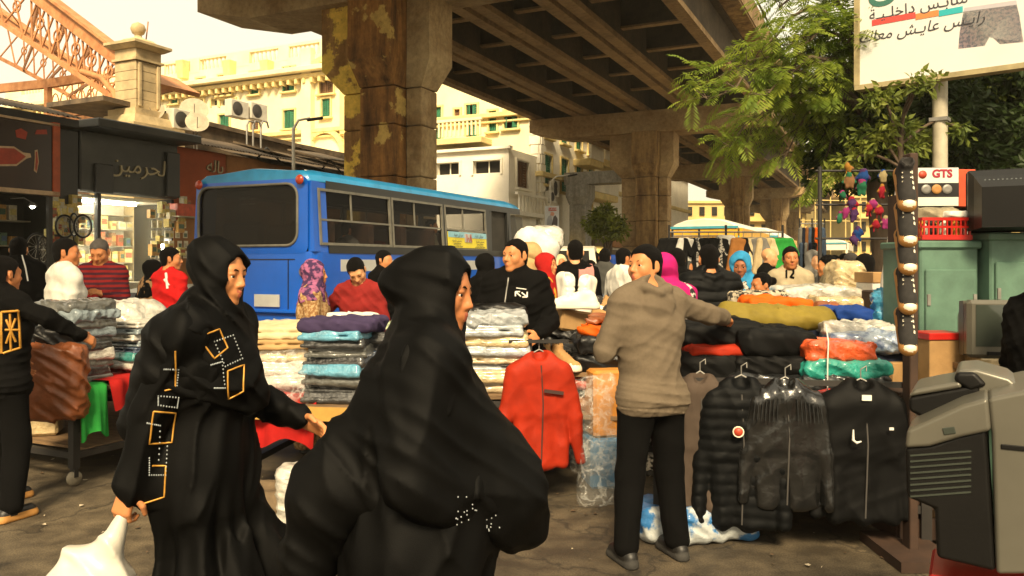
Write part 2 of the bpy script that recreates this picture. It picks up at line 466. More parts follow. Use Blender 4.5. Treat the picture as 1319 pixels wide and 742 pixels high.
# ------------------------------------------------------------------ people
SKIN = {k: mat('skin_' + k, c, rough=0.5, var=0.10, scale=14, sss=0.0, bump=0.02, bscale=180, spec=0.35)
        for k, c in dict(warm=(0.50, 0.20, 0.075), tan=(0.42, 0.155, 0.055), deep=(0.26, 0.09, 0.035), fair=(0.60, 0.30, 0.14)).items()}
M_HAIR = mat('hair_black', (0.0035, 0.0025, 0.002), rough=0.7, var=0.5, scale=60, bump=0.8, bscale=300, spec=0.12)
M_HAIRG = mat('hair_grey', (0.07, 0.06, 0.052), rough=0.7, var=0.4, scale=60, bump=0.5, bscale=260)
M_EYE = mat('eye_white', (0.62, 0.56, 0.48), rough=0.25, var=0)
M_IRIS = mat('eye_iris', (0.012, 0.006, 0.004), rough=0.15, var=0)
M_LIP = {'warm': mat('lip_warm', (0.36, 0.09, 0.05), rough=0.45, var=0.1), 'tan': mat('lip_tan', (0.30, 0.075, 0.04), rough=0.45, var=0.1),
         'deep': mat('lip_deep', (0.19, 0.05, 0.03), rough=0.45, var=0.1), 'fair': mat('lip_fair', (0.42, 0.13, 0.09), rough=0.45, var=0.1)}
def cloth(name, col, **kw):
    a = dict(rough=0.85, var=0.22, scale=9, bump=0.18, bscale=420, sheen=0.0, spec=0.12); a.update(kw)
    return mat('cloth_' + name, col, **a)
def vfold(amp, nfold, z0, z1, seed):
    """hanging folds, growing from height z0 down to z1"""
    def f(X, Y, Z):
        th = np.arctan2(Y, X)
        return -amp * ss(z0, z1, Z) * (np.sin(nfold * th + 1.6 * wob(X, Y, Z, 3.0, seed)) + 0.6 * np.sin((nfold * 2 + 1) * th + 2.5 * wob(X, Y, Z, 4.0, seed + 1)))
    return f
def crinkle(amp, f, seed, zs=1.0):
    def g(X, Y, Z):
        w = wob(X, Y, Z * zs, f * 0.4, seed + 3)
        return amp * (wob(X + 0.02 * w, Y + 0.02 * w, Z * zs + 0.05 * w, f, seed) + 0.5 * (1 - 2 * np.abs(wob(X, Y, Z * zs, f * 1.3, seed + 1))))
    return g
def crease(amp, kx, ky, kz, seed, *_):
    """long narrow cloth folds running across the direction k"""
    k = np.array((kx, ky, kz), float); L = np.linalg.norm(k); k /= L; L *= 1.5; lo = 8.0
    def g(X, Y, Z):
        c = X * k[0] + Y * k[1] + Z * k[2]
        w = 0.035 * wob(X, Y, Z, 9.0, seed + 5)
        c = (c + w) * (L - lo)
        n = wob(X * lo + k[0] * c, Y * lo + k[1] * c, Z * lo + k[2] * c, 1.0, seed)
        r = np.clip(1 - np.abs(n) * 1.3, 0, 1)
        return amp * (0.35 - 1.2 * r ** 1.6)
    return g
def quilt(amp, pitch, z0=0.0):
    return lambda X, Y, Z: amp * (1 - np.sqrt(np.abs(np.sin((Z - z0 + 0.01 * wob(X, Y, Z, 14, 3)) * math.pi / pitch)))) - amp * 0.4
def head_sdf(female=False, fine=True):
    """head about its centre, facing +Y; about 0.235 from crown to chin"""
    s = SDF()
    s.ell((0, -0.012, 0.035), (0.074, 0.094, 0.083), k=0)
    s.ell((0, 0.022, -0.026), (0.060, 0.066, 0.084), k=0.035)
    for e in (-1, 1):
        s.cone((e * 0.047, 0.006, -0.05), (e * 0.012, 0.062, -0.096), 0.020 if not female else 0.016, 0.017, k=0.03)
        s.ell((e * 0.040, 0.056, -0.028), (0.024, 0.026, 0.028), k=0.025)
    s.ell((0, 0.067, -0.098), (0.020, 0.018, 0.016), k=0.02)
    s.cone((-0.036, 0.076, 0.022), (0.036, 0.076, 0.022), 0.013 if not female else 0.009, 0.013 if not female else 0.009, k=0.02)
    if fine:
        for e in (-1, 1): s.sub((e * 0.033, 0.100, 0.001), (0.021, 0.017, 0.0125), k=0.014)
        for e in (-1, 1): s.ell((e * 0.0325, 0.0775, 0.0085), (0.0175, 0.0135, 0.0085), k=0.003).ell((e * 0.0325, 0.0760, -0.0095), (0.0165, 0.0125, 0.0075), k=0.003)
    s.cone((0, 0.086, 0.012), (0, 0.107 if not female else 0.104, -0.030), 0.008 if not female else 0.0065, 0.0125 if not female else 0.0100, k=0.014)
    for e in (-1, 1): s.ell((e * 0.012, 0.094, -0.034), (0.009, 0.011, 0.008), k=0.008)
    s.ell((0, 0.078, -0.060), (0.028, 0.018, 0.022), k=0.016)
    if fine:
        for e in (-1, 1):
            s.cone((e * 0.022, 0.083, -0.0615), (0, 0.0955, -0.0565), 0.0045, 0.0065, m=1, k=0.006)
            s.cone((e * 0.021, 0.083, -0.0640), (0, 0.0925, -0.0705), 0.0045, 0.0070, m=1, k=0.006)
    for e in (() if female else (-1, 1)):
        s.ell((e * 0.076, -0.010, -0.006), (0.009, 0.021, 0.033), k=0.008, rot=(0, 0, e * 0.35))
        if fine: s.sub((e * 0.088, -0.006, -0.002), (0.007, 0.011, 0.016), k=0.006)
    return s
def hair_sdf(kind):
    s = SDF()
    if kind in ('short', 'crop', 'receding', 'grey'):
        g = {'short': 0.008, 'grey': 0.005}.get(kind, 0.0045)
        s.ell((0, -0.013, 0.036), (0.074 + g, 0.094 + g, 0.083 + g * 1.2), k=0).ell((0, 0.018, -0.026), (0.061 + g, 0.062 + g, 0.084), k=0.035).ell((0, -0.030, -0.035), (0.064 + g, 0.062 + g, 0.070), k=0.03)
        fr = 0.012 if kind == 'receding' else 0.0
        def cutf(X, Y, Z):
            # hairline: across the forehead, temples, in front of the ears, round the nape
            zl = np.interp(Y, [-.12, -.05, -.036, -.028, .002, .006, .020, .026, .045, .060, .1], [-.078, -.070, -.035, .030, .030, -.022, -.018, .026, .046 + fr, .066 + fr, .070 + fr])
            return (zl + 0.004 * wob(X, Y, Z, 160, 5) - Z) * 0.7
        s.cut(cutf)
        s.disp(lambda X, Y, Z: 0.0016 * wob(X, Y, Z, 190, 2) + 0.0016 * wob(X, Y, Z, 70, 4))
    elif kind == 'bun':
        s.ell((0, -0.014, 0.036), (0.082, 0.100, 0.090), k=0)
        s.cut(lambda X, Y, Z: (np.where(Y > 0.03, 0.075, -0.05) - Z) * 0.7)
        s.ell((0, -0.125, 0.02), (0.045, 0.04, 0.042), k=0.02)
        s.disp(lambda X, Y, Z: 0.0025 * wob(X, Y, Z, 150, 2))
    return s
def hijab_sdf(style='plain', open_=1.0):
    s = SDF()
    s.ell((0, -0.018, 0.034), (0.090, 0.114, 0.100), k=0)
    s.ell((0, 0.006, -0.035), (0.093, 0.088, 0.100), k=0.04)
    s.cone((0, 0.015, -0.10), (0, -0.005, -0.18), 0.072, 0.078, k=0.03)
    if style == 'bun': s.ell((0, -0.105, 0.000), (0.062, 0.075, 0.062), k=0.055)
    s.sub((0, 0.116, -0.016), (0.064 * open_, 0.092, 0.092), k=0.010)
    return s
def rotpts(M, pts): return [M @ Vector(p) for p in pts]
def hand_sdf(s, wrist, d, pn, side, curl=0.5, m=0, k=0.008, sc=1.0, minr=0.0):
    """palm, four fingers and a thumb; d along the hand, pn = palm side normal, side=+1 right hand"""
    d = Vector(d).normalized(); pn = Vector(pn); pn = (pn - d * pn.dot(d)).normalized()
    ac = d.cross(pn) * side                        # towards the thumb
    w = Vector(wrist)
    for q in (-0.024, -0.008, 0.008, 0.024):
        s.cone(w + ac * q * 0.7 * sc, w + (d * 0.085 + ac * q) * sc, max(minr, 0.017 * sc), max(minr, 0.013 * sc), m, 0.015)
    for i, q in enumerate((0.028, 0.010, -0.009, -0.027)):
        L = (0.068, 0.078, 0.073, 0.056)[i] * sc
        b = w + (d * 0.086 + ac * q) * sc
        a1, a2, a3 = curl * 0.7, curl * 1.7, curl * 2.4
        p1 = b + (d * math.cos(a1) + pn * math.sin(a1)) * L * 0.42
        p2 = p1 + (d * math.cos(a2) + pn * math.sin(a2)) * L * 0.33
        p3 = p2 + (d * math.cos(a3) + pn * math.sin(a3)) * L * 0.25
        for (u_, v_, ra, rb) in ((b, p1, 0.0100, 0.0088), (p1, p2, 0.0088, 0.0080), (p2, p3, 0.0080, 0.0070)):
            s.cone(u_, v_, max(minr, ra * sc), max(minr, rb * sc), m, 0.004)
    t0 = w + (d * 0.022 + ac * 0.026) * sc
    t1 = t0 + (d * 0.6 + ac * 0.62 + pn * 0.3 * (0.5 + curl)).normalized() * 0.048 * sc
    t2 = t1 + (d * 0.85 + ac * 0.1 + pn * 0.5 * (0.3 + curl)).normalized() * 0.034 * sc
    s.cone(t0, t1, max(minr, 0.014 * sc), max(minr, 0.0110 * sc), m, 0.01)
    s.cone(t1, t2, max(minr, 0.0110 * sc), max(minr, 0.0085 * sc), m, 0.004)

ARMS = {   # elbow offset from the shoulder, wrist offset from the elbow, for the right arm (x mirrored for the left)
    'down': ((0.055, -0.025, -0.275), (0.005, 0.055, -0.245)),
    'phone': ((0.050, 0.040, -0.270), (-0.110, 0.205, 0.085)),
    'table': ((0.085, 0.020, -0.265), (-0.085, 0.215, -0.075)),
    'low': ((0.060, 0.060, -0.265), (-0.030, 0.170, -0.170)),
    'chest': ((0.060, 0.010, -0.270), (-0.170, 0.165, 0.110)),
    'hip': ((0.150, -0.090, -0.220), (-0.090, 0.130, -0.180)),
    'reach': ((0.060, 0.190, -0.180), (-0.020, 0.230, -0.060)),
    'back': ((0.060, -0.110, -0.250), (0.000, -0.030, -0.250)),
    'side': ((0.230, 0.050, -0.100), (0.170, 0.150, -0.060)),
}
def person(label, X, Y, height=1.74, face=180.0, skin='warm', hair='short', top=None, topm=None, bottom='trousers', botm=None, shoem=None,
           scarfm=None, arms=('down', 'down'), lean=0.0, roll=0.0, twist=0.0, head=(0, 0, 0), legs=None, build=1.0, vox=0.010, group=None,
           hands=True, z=0.0, scarf='plain', hood=False, seed=0, extra=None, fine=True, curl=(0.55, 0.55), handrot=None, belly=0.0,
           hem=0.86, robe_front=0.0, drapes=None, bvox=None, sleeve=1.0, stripe=None, collar=True, cape=None, seated=False, hairm=None, folds=1.0, feet=None):
    """face: degrees, 0 looks away from the camera (+Y), 90 looks left, 180 at the camera, 270 right"""
    S = height / 1.75
    root = thing('person', label, 'person', (X, Y, z), R(face), group)
    bw = build
    U = Matrix.Translation((0, 0, 0.95)) @ Euler((-R(lean), R(roll), R(twist)), 'XYZ').to_matrix().to_4x4() @ Matrix.Translation((0, 0, -0.95))
    U3 = U.to_3x3()
    hp = U @ Vector((0, 0.012, 1.615))
    Hm = Matrix.Translation(hp) @ U3.to_4x4() @ Euler((R(head[0]), R(head[2]), R(head[1])), 'ZXY').to_matrix().to_4x4()   # pitch, yaw, roll
    SCM = Matrix.Scale(S, 4)
    sh = {e: U @ Vector((e * 0.172 * (0.75 + 0.25 * bw), -0.012, 1.412)) for e in (-1, 1)}
    el, wr = {}, {}
    for e, a in ((1, arms[0]), (-1, arms[1])):
        if isinstance(a, str): a = ARMS[a]
        o1, o2 = Vector(a[0]), Vector(a[1])
        if e < 0 and isinstance(a, tuple): o1.x *= -1; o2.x *= -1
        el[e] = sh[e] + U3 @ o1; wr[e] = el[e] + U3 @ o2
    lg = legs or {1: ((0.0, 0.0), (0.0, 0.0)), -1: ((0.0, 0.0), (0.0, 0.0))}   # per leg: knee dx,dy ; ankle dx,dy
    hipj = {e: Vector((e * 0.088, 0, 0.90)) for e in (-1, 1)}
    knee = {e: Vector((e * 0.10 + lg[e][0][0], 0.015 + lg[e][0][1], 0.49)) for e in (-1, 1)}
    ank = {e: Vector((e * 0.105 + lg[e][1][0], -0.02 + lg[e][1][1], 0.085)) for e in (-1, 1)}
    if seated:
        for e in (-1, 1): knee[e] = Vector((e * 0.13, 0.43, 0.92)); ank[e] = Vector((e * 0.13, 0.43, 0.50))
    def torso(off, m=0, bl=belly):
        t = SDF()
        for e in (-1, 1):
            t.cone((e * 0.055 * bw, bl * 0.25, 0.97), (e * 0.080 * bw, 0.0, 1.28), 0.098 * (0.6 + 0.4 * bw) + off, 0.100 * (0.6 + 0.4 * bw) + off, m, 0.06)
            t.cone((e * 0.085 * bw, 0.0, 1.28), (e * 0.105 * bw, -0.008, 1.385), 0.100 * (0.7 + 0.3 * bw) + off, 0.078 + off, m, 0.06)
            t.cone((e * 0.148, -0.012, 1.418), (e * 0.03, -0.018, 1.490), 0.050 + off, 0.048 + off, m, 0.05)
        t.cone((-0.148, -0.012, 1.412), (0.148, -0.012, 1.412), 0.056 + off, 0.056 + off, m, 0.05)
        if off > 0: t.cone((0, 0, 1.0), (0, -0.012, 1.40), 0.103 * (0.6 + 0.4 * bw) + off, 0.082 + off, m, 0.06)
        if bl > 0: t.ell((0, 0.06 + bl * 0.5, 1.08), (0.155 * bw + off, 0.12 + bl + off, 0.20), m, 0.08)
        return t
    def legs_(t, off, m, to=0.10, flare=0.0):
        for e in (-1, 1):
            t.cone(hipj[e] + Vector((0, -0.01, 0.02)), knee[e], 0.094 * (0.6 + 0.4 * bw) + off, 0.060 + off, m, 0.03)
            q = ank[e] + Vector((0, 0, to - 0.085)) if not seated else ank[e]
            t.cone(knee[e], q, 0.060 + off, 0.042 + off + flare, m, 0.03)
            t.cone((e * 0.07, -0.02, 0.93), (e * 0.08, -0.035, 0.86), 0.085 + off, 0.080 + off, m, 0.04)
        t.cone((-0.06, 0, 0.95), (0.06, 0, 0.95), 0.098 * (0.6 + 0.4 * bw) + off, 0.098 * (0.6 + 0.4 * bw) + off, m, 0.05)
    # --- body: one continuous mesh (head, neck, trunk, limbs, hands)
    hs = head_sdf(bool(scarfm), fine).xform(Hm)
    b = SDF().extend(hs)
    nb = U @ Vector((0, -0.02, 1.455))
    b.cone(Hm @ Vector((0, -0.018, -0.075)), nb, 0.052 if scarfm else 0.057, 0.062, 0, 0.03)
    b.extend(torso(-0.022).xform(U))
    legs_(b, -0.014, 0)
    for e in (-1, 1):
        b.cone(sh[e], el[e], 0.038, 0.034, 0, 0.03); b.cone(el[e], wr[e], 0.036, 0.026, 0, 0.02)
        b.cone(ank[e], ank[e] + Vector((0, 0.09, -0.045)), 0.034, 0.026, 0, 0.02)
        fd = (wr[e] - el[e]).normalized()
        pn = U3 @ Vector((-e * 0.7, 0.1, -0.5)) if abs(fd.z) < 0.7 else U3 @ Vector((-e, 0.15, 0))
        hd = fd
        if handrot and handrot.get(e): hd, pn = Vector(handrot[e][0]), Vector(handrot[e][1])
        hand_sdf(b, wr[e], hd, pn, e, curl[0 if e > 0 else 1], 0, minr=0.45 * vox)
    if S != 1: b.xform(Matrix.Identity(4))
    def fin(s_, nm, mats, vx=None, par=root):
        o = link(nm, s_.mesh(nm, mats, vx or vox), par); o.scale = (S, S, S)
        return o
    bo = fin(b, 'body', [SKIN[skin], M_LIP[skin]], bvox or (min(vox, 0.0075) if fine else vox))
    parts = {'root': root, 'body': bo, 'U': U, 'H': Hm, 'S': S, 'wr': wr, 'el': el, 'sh': sh}
    # --- eyes and brows
    if fine:
        for e in (-1, 1):
            mb = MB()
            c = Vector((e * 0.0325, 0.0755, -0.001)); r = 0.0122
            prof = [(r * math.sin(math.pi * i / 8), -r * math.cos(math.pi * i / 8)) for i in range(9)]
            mb.lathe(prof, 10, (0, 0, 0), 0, M=Euler((R(-90), 0, 0)).to_matrix())
            for i, f in enumerate(mb.f):
                cy = sum(mb.v[q][1] for q in f) / len(f)
                if cy > r * 0.80: mb.m[i] = 1
            o = mb.build('eye', [M_EYE, M_IRIS], root); o.matrix_local = SCM @ Hm @ Matrix.Translation(c)
            mb = MB().tube([(e * 0.014, 0.0895, 0.020), (e * 0.030, 0.0895, 0.0245), (e * 0.047, 0.0765, 0.0195)], [0.0026, 0.0032, 0.0014], 6, flat=0.8)
            o = mb.build('eyebrow', M_HAIR, root); o.matrix_local = SCM @ Hm
    # --- hair or headscarf
    if scarfm:
        hj = hijab_sdf(scarf).disp(crinkle(0.0028 * folds, 26, seed + 1)).xform(Hm)
        if cape is None: cape = 0.16
        if cape > 0:      # the cloth falls over the shoulders
            cp = torso(0.034 if cape > .4 else 0.027).xform(U)
            for e in (-1, 1): cp.cone(sh[e], sh[e] + (el[e] - sh[e]) * (0.45 if cape < .4 else 1.08), 0.064 * bw, 0.066 * bw, 0, 0.05)
            zc = 1.42 - cape
            Ui = np.array(U.inverted())
            cp.cut(lambda X_, Y_, Z_: (zc + 0.06 * np.abs(Ui[0, 0] * X_ + Ui[0, 1] * Y_ + Ui[0, 2] * Z_) * 4 - (Ui[2, 0] * X_ + Ui[2, 1] * Y_ + Ui[2, 2] * Z_ + Ui[2, 3]) + 0.03 * wob(X_, Y_, Z_, 9, seed)) * 0.8)
            for (a_, b_, ra_, rb_) in (drapes or ()): cp.cone(a_, b_, ra_, rb_, 0, 0.10)
            cp.extend(hj); hj = cp
            hj.disp(crease(0.009 * folds, 10, 14, 12, seed + 4)); hj.disp(crease(0.006 * folds, -12, 20, 24, seed + 7))
            # face opening has to stay open
            c = Hm @ Vector((0, 0.112, -0.018)); rt = (Hm.to_3x3()).to_euler()
            hj.sub(Hm @ Vector((0, 0.116, -0.016)), (0.064, 0.092, 0.092), 0.008, rot=rt)
        parts['scarf'] = fin(hj, 'headscarf', scarfm)
    elif hair and hair != 'bald':
        parts['hair'] = fin(hair_sdf(hair).xform(Hm), 'hair', hairm or (M_HAIRG if hair == 'grey' else M_HAIR), min(vox, 0.008))
    # --- clothes
    if top:
        off = {'tshirt': 0.010, 'sweater': 0.016, 'hoodie': 0.020, 'jacket': 0.024, 'puffer': 0.036, 'robe': 0.022}[top]
        t = torso(off)
        if top != 'robe':
            t.cone((-0.078 * bw, -0.016, hem + 0.02), (0.078 * bw, -0.016, hem + 0.02), 0.120 * (0.6 + 0.4 * bw) + off, 0.120 * (0.6 + 0.4 * bw) + off, 0, 0.05)
            t.cone((0, 0, hem), (0, 0, 1.1), 0.115 * (0.6 + 0.4 * bw) + off, 0.108 * (0.6 + 0.4 * bw) + off, 0, 0.04)
        t.xform(U)
        for e in (-1, 1):
            t.cone(sh[e], el[e], 0.050 + off * 0.9, 0.041 + off * 0.8, 0, 0.035)
            if sleeve > 0.5:
                we = el[e] + (wr[e] - el[e]) * 0.97
                t.cone(el[e], we, 0.041 + off * 0.8, 0.032 + off * 0.5, 0, 0.02)
                if top in ('hoodie', 'jacket', 'puffer', 'sweater'):
                    t.cone(el[e] + (wr[e] - el[e]) * 0.86, we, 0.038 + off * 0.5, 0.036 + off * 0.4, 0, 0.008)
        if top == 'puffer': t.disp(quilt(0.016, 0.085))
        if top in ('hoodie', 'jacket') and collar:
            t.cone(nb + U3 @ Vector((0, -0.01, 0.01)), nb + U3 @ Vector((0, 0.004, 0.045)), 0.078, 0.080, 0, 0.02)
        if hood:
            t.ell(U @ Vector((0, -0.112, 1.405)), (0.100, 0.034, 0.085), 0, 0.008, rot=U3.to_euler())
            hpts = [(-0.095, 0.035, 1.475), (-0.100, -0.04, 1.495), (-0.06, -0.105, 1.485), (0, -0.128, 1.465), (0.06, -0.105, 1.485), (0.100, -0.04, 1.495), (0.095, 0.035, 1.475)]
            for a_, b_ in zip(hpts[:-1], hpts[1:]): t.cone(U @ Vector(a_), U @ Vector(b_), 0.027, 0.027, 0, 0.010)
            t.sub(U @ Vector((0, -0.082, 1.535)), (0.068, 0.030, 0.060), 0.008, rot=U3.to_euler())
        if top == 'robe':
            lw = 0.15 * bw
            for e in (-1, 1):
                t.cone((e * 0.07 * bw, 0.02 + belly * .3, 1.0), (e * 0.075 * bw, -0.01, 0.86), 0.125 * bw, 0.135 * bw, 0, 0.08)
                t.cone((e * 0.07, 0.0, 0.88), knee[e], 0.135 * bw, 0.125 * bw, 0, 0.16)
                t.cone(knee[e], Vector((ank[e].x * 1.1, ank[e].y, 0.13)), 0.125 * bw, 0.125 * bw, 0, 0.16)
            if robe_front: t.cone((0, robe_front * 0.3, 0.95), (0, robe_front, 0.2), 0.12, 0.16, 0, 0.1)
            t.disp(vfold(0.016 * folds, 7, 1.05, 0.45, seed))
            t.disp(crease(0.012 * folds, 13, 14, 2, seed + 1)); t.disp(crease(0.008 * folds, 22, -14, 10, seed + 4))
            t.cut(lambda X_, Y_, Z_: 0.045 - Z_)
        else:
            t.disp(crinkle(0.0022 * folds, 24, seed, 0.8)); t.disp(crease(0.008 * folds * (0.5 if top == 'puffer' else 1), 10, 6, 30, seed, 3.4, 4)); t.disp(crease(0.007 * folds * (0.4 if top == 'puffer' else 1), 24, 10, -20, seed + 3, 3.0, 4))
            t.disp(lambda X_, Y_, Z_: -0.012 * folds * (1 - np.abs(np.sin(Z_ * 62 + X_ * 9 + 2.2 * wob(X_, Y_, Z_, 6, seed)))) ** 2.5 * ss(1.12, hem + .02, Z_))
            if top in ('hoodie', 'jacket', 'sweater'): t.disp(lambda X_, Y_, Z_: np.where(Z_ < hem, 0.008 + 0.0018 * np.sin(np.arctan2(Y_, X_) * 90), 0))
            t.cut(lambda X_, Y_, Z_: (hem - 0.05 - Z_))
        hc = nb + U3 @ Vector((0, 0.015, 0.055))
        if top in ('tshirt', 'sweater', 'robe'): t.sub(hc, (0.068, 0.075, 0.06), 0.008)
        mats = topm if isinstance(topm, (list, tuple)) else [topm]
        parts['top'] = fin(t, {'robe': 'robe', 'tshirt': 't_shirt'}.get(top, top if top != 'puffer' else 'puffer_jacket'), mats)
    if bottom == 'trousers':
        t = SDF(); legs_(t, 0.018, 0, 0.105, 0.010)
        t.disp(crinkle(0.003 * folds, 18, seed + 2, 0.6)); t.disp(crease(0.008 * folds, 14, 6, 16, seed + 2))
        zt_ = (hem - 0.015) if top and top != 'robe' else 1.04
        def hemf(X_, Y_, Z_): return np.maximum(Z_ - zt_, 0.055 - Z_)
        t.cut(hemf)
        parts['trousers'] = fin(t, 'trousers', botm)
    if not seated:
        for e in (-1, 1):
            t = SDF(); a = ank[e]
            fx = feet[e] if feet else 0.0
            fv = Vector((math.sin(R(fx)), math.cos(R(fx)), 0))
            t.cone((a.x, a.y - 0.01, 0.075), (a.x, a.y, 0.11), 0.044, 0.046, 0, 0.02)
            t.cone(Vector((a.x, a.y, 0.052)) - fv * 0.045, Vector((a.x, a.y, 0.048)) + fv * 0.13, 0.040, 0.036, 0, 0.02)
            t.cone(Vector((a.x, a.y, 0.020)) - fv * 0.05, Vector((a.x, a.y, 0.020)) + fv * 0.145, 0.044, 0.040, 1, 0.006)
            t.cut(lambda X_, Y_, Z_: 0.001 - Z_)
            sm = shoem if isinstance(shoem, (list, tuple)) else [shoem or M_SHOE, M_SOLE]
            fin(t, 'shoe', sm)
    return parts
M_SHOE = mat('shoe_black', (0.012, 0.011, 0.010), rough=0.5, var=0.3)
M_SOLE = mat('sole_dark', (0.03, 0.028, 0.025), rough=0.8)
M_SOLEW = mat('sole_white', (0.60, 0.52, 0.40), rough=0.7)
def snap(o, pts, lift=0.003, origin=None):
    """pixels of the photo dropped onto a surface, in the object's parent space"""
    bpy.context.view_layer.update()
    out = []
    mw = o.matrix_world; mi = mw.inverted()
    for (x, y) in pts:
        src = Vector((0, 0, CAMH)); d = (P(x, y, 1.0) - src).normalized()
        ok, loc, nor, _ = o.ray_cast(mi @ src, (mi.to_3x3() @ d).normalized())
        if ok:
            w = mw @ loc + (mw.to_3x3() @ nor).normalized() * lift
            out.append(o.parent.matrix_world.inverted() @ w)
    return out
def subdiv(pts, n=6, closed=False):
    o = []; L = pts + [pts[0]] if closed else pts
    for a, b in zip(L[:-1], L[1:]):
        for i in range(n): o.append((a[0] + (b[0] - a[0]) * i / n, a[1] + (b[1] - a[1]) * i / n))
    o.append(L[-1]); return o
# ------------------------------------------------------------------ ground
def road_mat():
    m = bpy.data.materials.new('worn_asphalt'); m.use_nodes = True; nt = m.node_tree; b = nt.nodes['Principled BSDF']
    tc = _n(nt, 'ShaderNodeTexCoord')
    def nz(s, d=6):
        x = _n(nt, 'ShaderNodeTexNoise'); x.inputs['Scale'].default_value = s; x.inputs['Detail'].default_value = d
        nt.links.new(tc.outputs['Object'], x.inputs['Vector']); return x
    a, c, d = nz(0.5, 9), nz(5.5, 10), nz(110, 4)
    r1 = _n(nt, 'ShaderNodeValToRGB'); r1.color_ramp.elements[0].position = 0.36; r1.color_ramp.elements[1].position = 0.62
    r1.color_ramp.elements[0].color = (0.062, 0.049, 0.032, 1); r1.color_ramp.elements[1].color = (0.135, 0.108, 0.070, 1)
    nt.links.new(a.outputs[0], r1.inputs[0])
    r2 = _n(nt, 'ShaderNodeValToRGB'); r2.color_ramp.elements[0].position = 0.38; r2.color_ramp.elements[1].position = 0.72
    r2.color_ramp.elements[0].color = (0.45, 0.42, 0.38, 1); r2.color_ramp.elements[1].color = (1.15, 1.1, 1.0, 1)
    nt.links.new(c.outputs[0], r2.inputs[0])
    mx = _n(nt, 'ShaderNodeMix'); mx.data_type = 'RGBA'; mx.blend_type = 'MULTIPLY'; mx.inputs[0].default_value = 1
    nt.links.new(r1.outputs[0], mx.inputs[6]); nt.links.new(r2.outputs[0], mx.inputs[7])
    vo = _n(nt, 'ShaderNodeTexVoronoi'); vo.feature = 'DISTANCE_TO_EDGE'; vo.inputs['Scale'].default_value = 0.9
    wa = _n(nt, 'ShaderNodeVectorMath'); wa.operation = 'MULTIPLY_ADD'; wa.inputs[1].default_value = (.45, .45, .45)
    nt.links.new(c.outputs['Color'], wa.inputs[0]); nt.links.new(tc.outputs['Object'], wa.inputs[2]); nt.links.new(wa.outputs[0], vo.inputs['Vector'])
    ck = _n(nt, 'ShaderNodeMapRange'); ck.inputs[1].default_value = 0.0; ck.inputs[2].default_value = 0.022; ck.inputs[3].default_value = 0.42; nt.links.new(vo.outputs[0], ck.inputs[0])
    gr = _n(nt, 'ShaderNodeMapRange'); gr.inputs[1].default_value = .35; gr.inputs[2].default_value = .65; gr.inputs[3].default_value = .6; gr.inputs[4].default_value = 1.3; nt.links.new(d.outputs[0], gr.inputs[0])
    m1 = _n(nt, 'ShaderNodeMath'); m1.operation = 'MULTIPLY'; nt.links.new(ck.outputs[0], m1.inputs[0]); nt.links.new(gr.outputs[0], m1.inputs[1])
    m2 = _n(nt, 'ShaderNodeVectorMath'); m2.operation = 'SCALE'; nt.links.new(mx.outputs[2], m2.inputs[0]); nt.links.new(m1.outputs[0], m2.inputs['Scale'])
    nt.links.new(m2.outputs[0], b.inputs['Base Color'])
    rr = _n(nt, 'ShaderNodeMapRange'); rr.inputs[3].default_value = 0.55; rr.inputs[4].default_value = 0.95
    nt.links.new(c.outputs[0], rr.inputs[0]); nt.links.new(rr.outputs[0], b.inputs['Roughness'])
    bp = _n(nt, 'ShaderNodeBump'); bp.inputs['Strength'].default_value = 0.5; bp.inputs['Distance'].default_value = 0.01
    nt.links.new(d.outputs[0], bp.inputs['Height']); nt.links.new(bp.outputs[0], b.inputs['Normal'])
    return m
M_ROAD = road_mat()
_g = MB().sheet(lambda u, v: Vector((-240 + 480 * u, -60 + 400 * v, 0)), 6, 6).build('road', M_ROAD)
_g['kind'] = 'structure'
# pavement and kerb in front of the shops
M_PAVE = mat('pavement_tiles', (0.20, 0.16, 0.11), rough=0.9, var=0.35, scale=3, bump=0.3)
M_KERB = mat('kerb_stone', (0.26, 0.22, 0.15), rough=0.9, var=0.4, scale=5, bump=0.4)
_c = [W(-8, -24), W(60, -24), W(60, -6.35), W(-8, -6.35)]
MB().add([Vector((p.x, p.y, 0.13)) for p in _c] + [Vector((p.x, p.y, 0.004)) for p in _c],
         [(3, 2, 1, 0), (2, 3, 7, 6), (3, 0, 4, 7), (1, 2, 6, 5)]).build('pavement', M_PAVE)['kind'] = 'structure'
kerb_me = MB().box((0, 0, 0.07), (0.18, 0.97, 0.135), bev=0.015).mesh('kerb', M_KERB)
kerb = thing('kerb', None, None, W(0, -6.25), STREET); kerb['kind'] = 'structure'
for i in range(46): link('kerb_block', kerb_me, kerb, (0, -6 + i * 1.0, 0))
# litter on the road
M_LITTER = mat('litter_paper', (0.5, 0.42, 0.3), rough=0.9)
rnd = random.Random(5)
lit = MB()
for i in range(420):
    y = rnd.uniform(4.2, 12); x = rnd.uniform(-0.6, 0.6) * y
    s = rnd.uniform(0.004, 0.022); a = rnd.uniform(0, 6.3)
    q = [Vector((math.cos(a + k * 1.57) * s * rnd.uniform(.5, 1.2), math.sin(a + k * 1.57) * s, 0.006 + rnd.uniform(0, 0.012))) + Vector((x, y, 0)) for k in range(4)]
    lit.add(q, [(0, 1, 2, 3)], rnd.randint(0, 1))
tag(lit.build('litter', [M_LITTER, mat('litter_brown', (0.10, 0.06, 0.03), rough=0.9)]), 'scraps of paper and leaves scattered on the road', 'litter', kind='stuff')

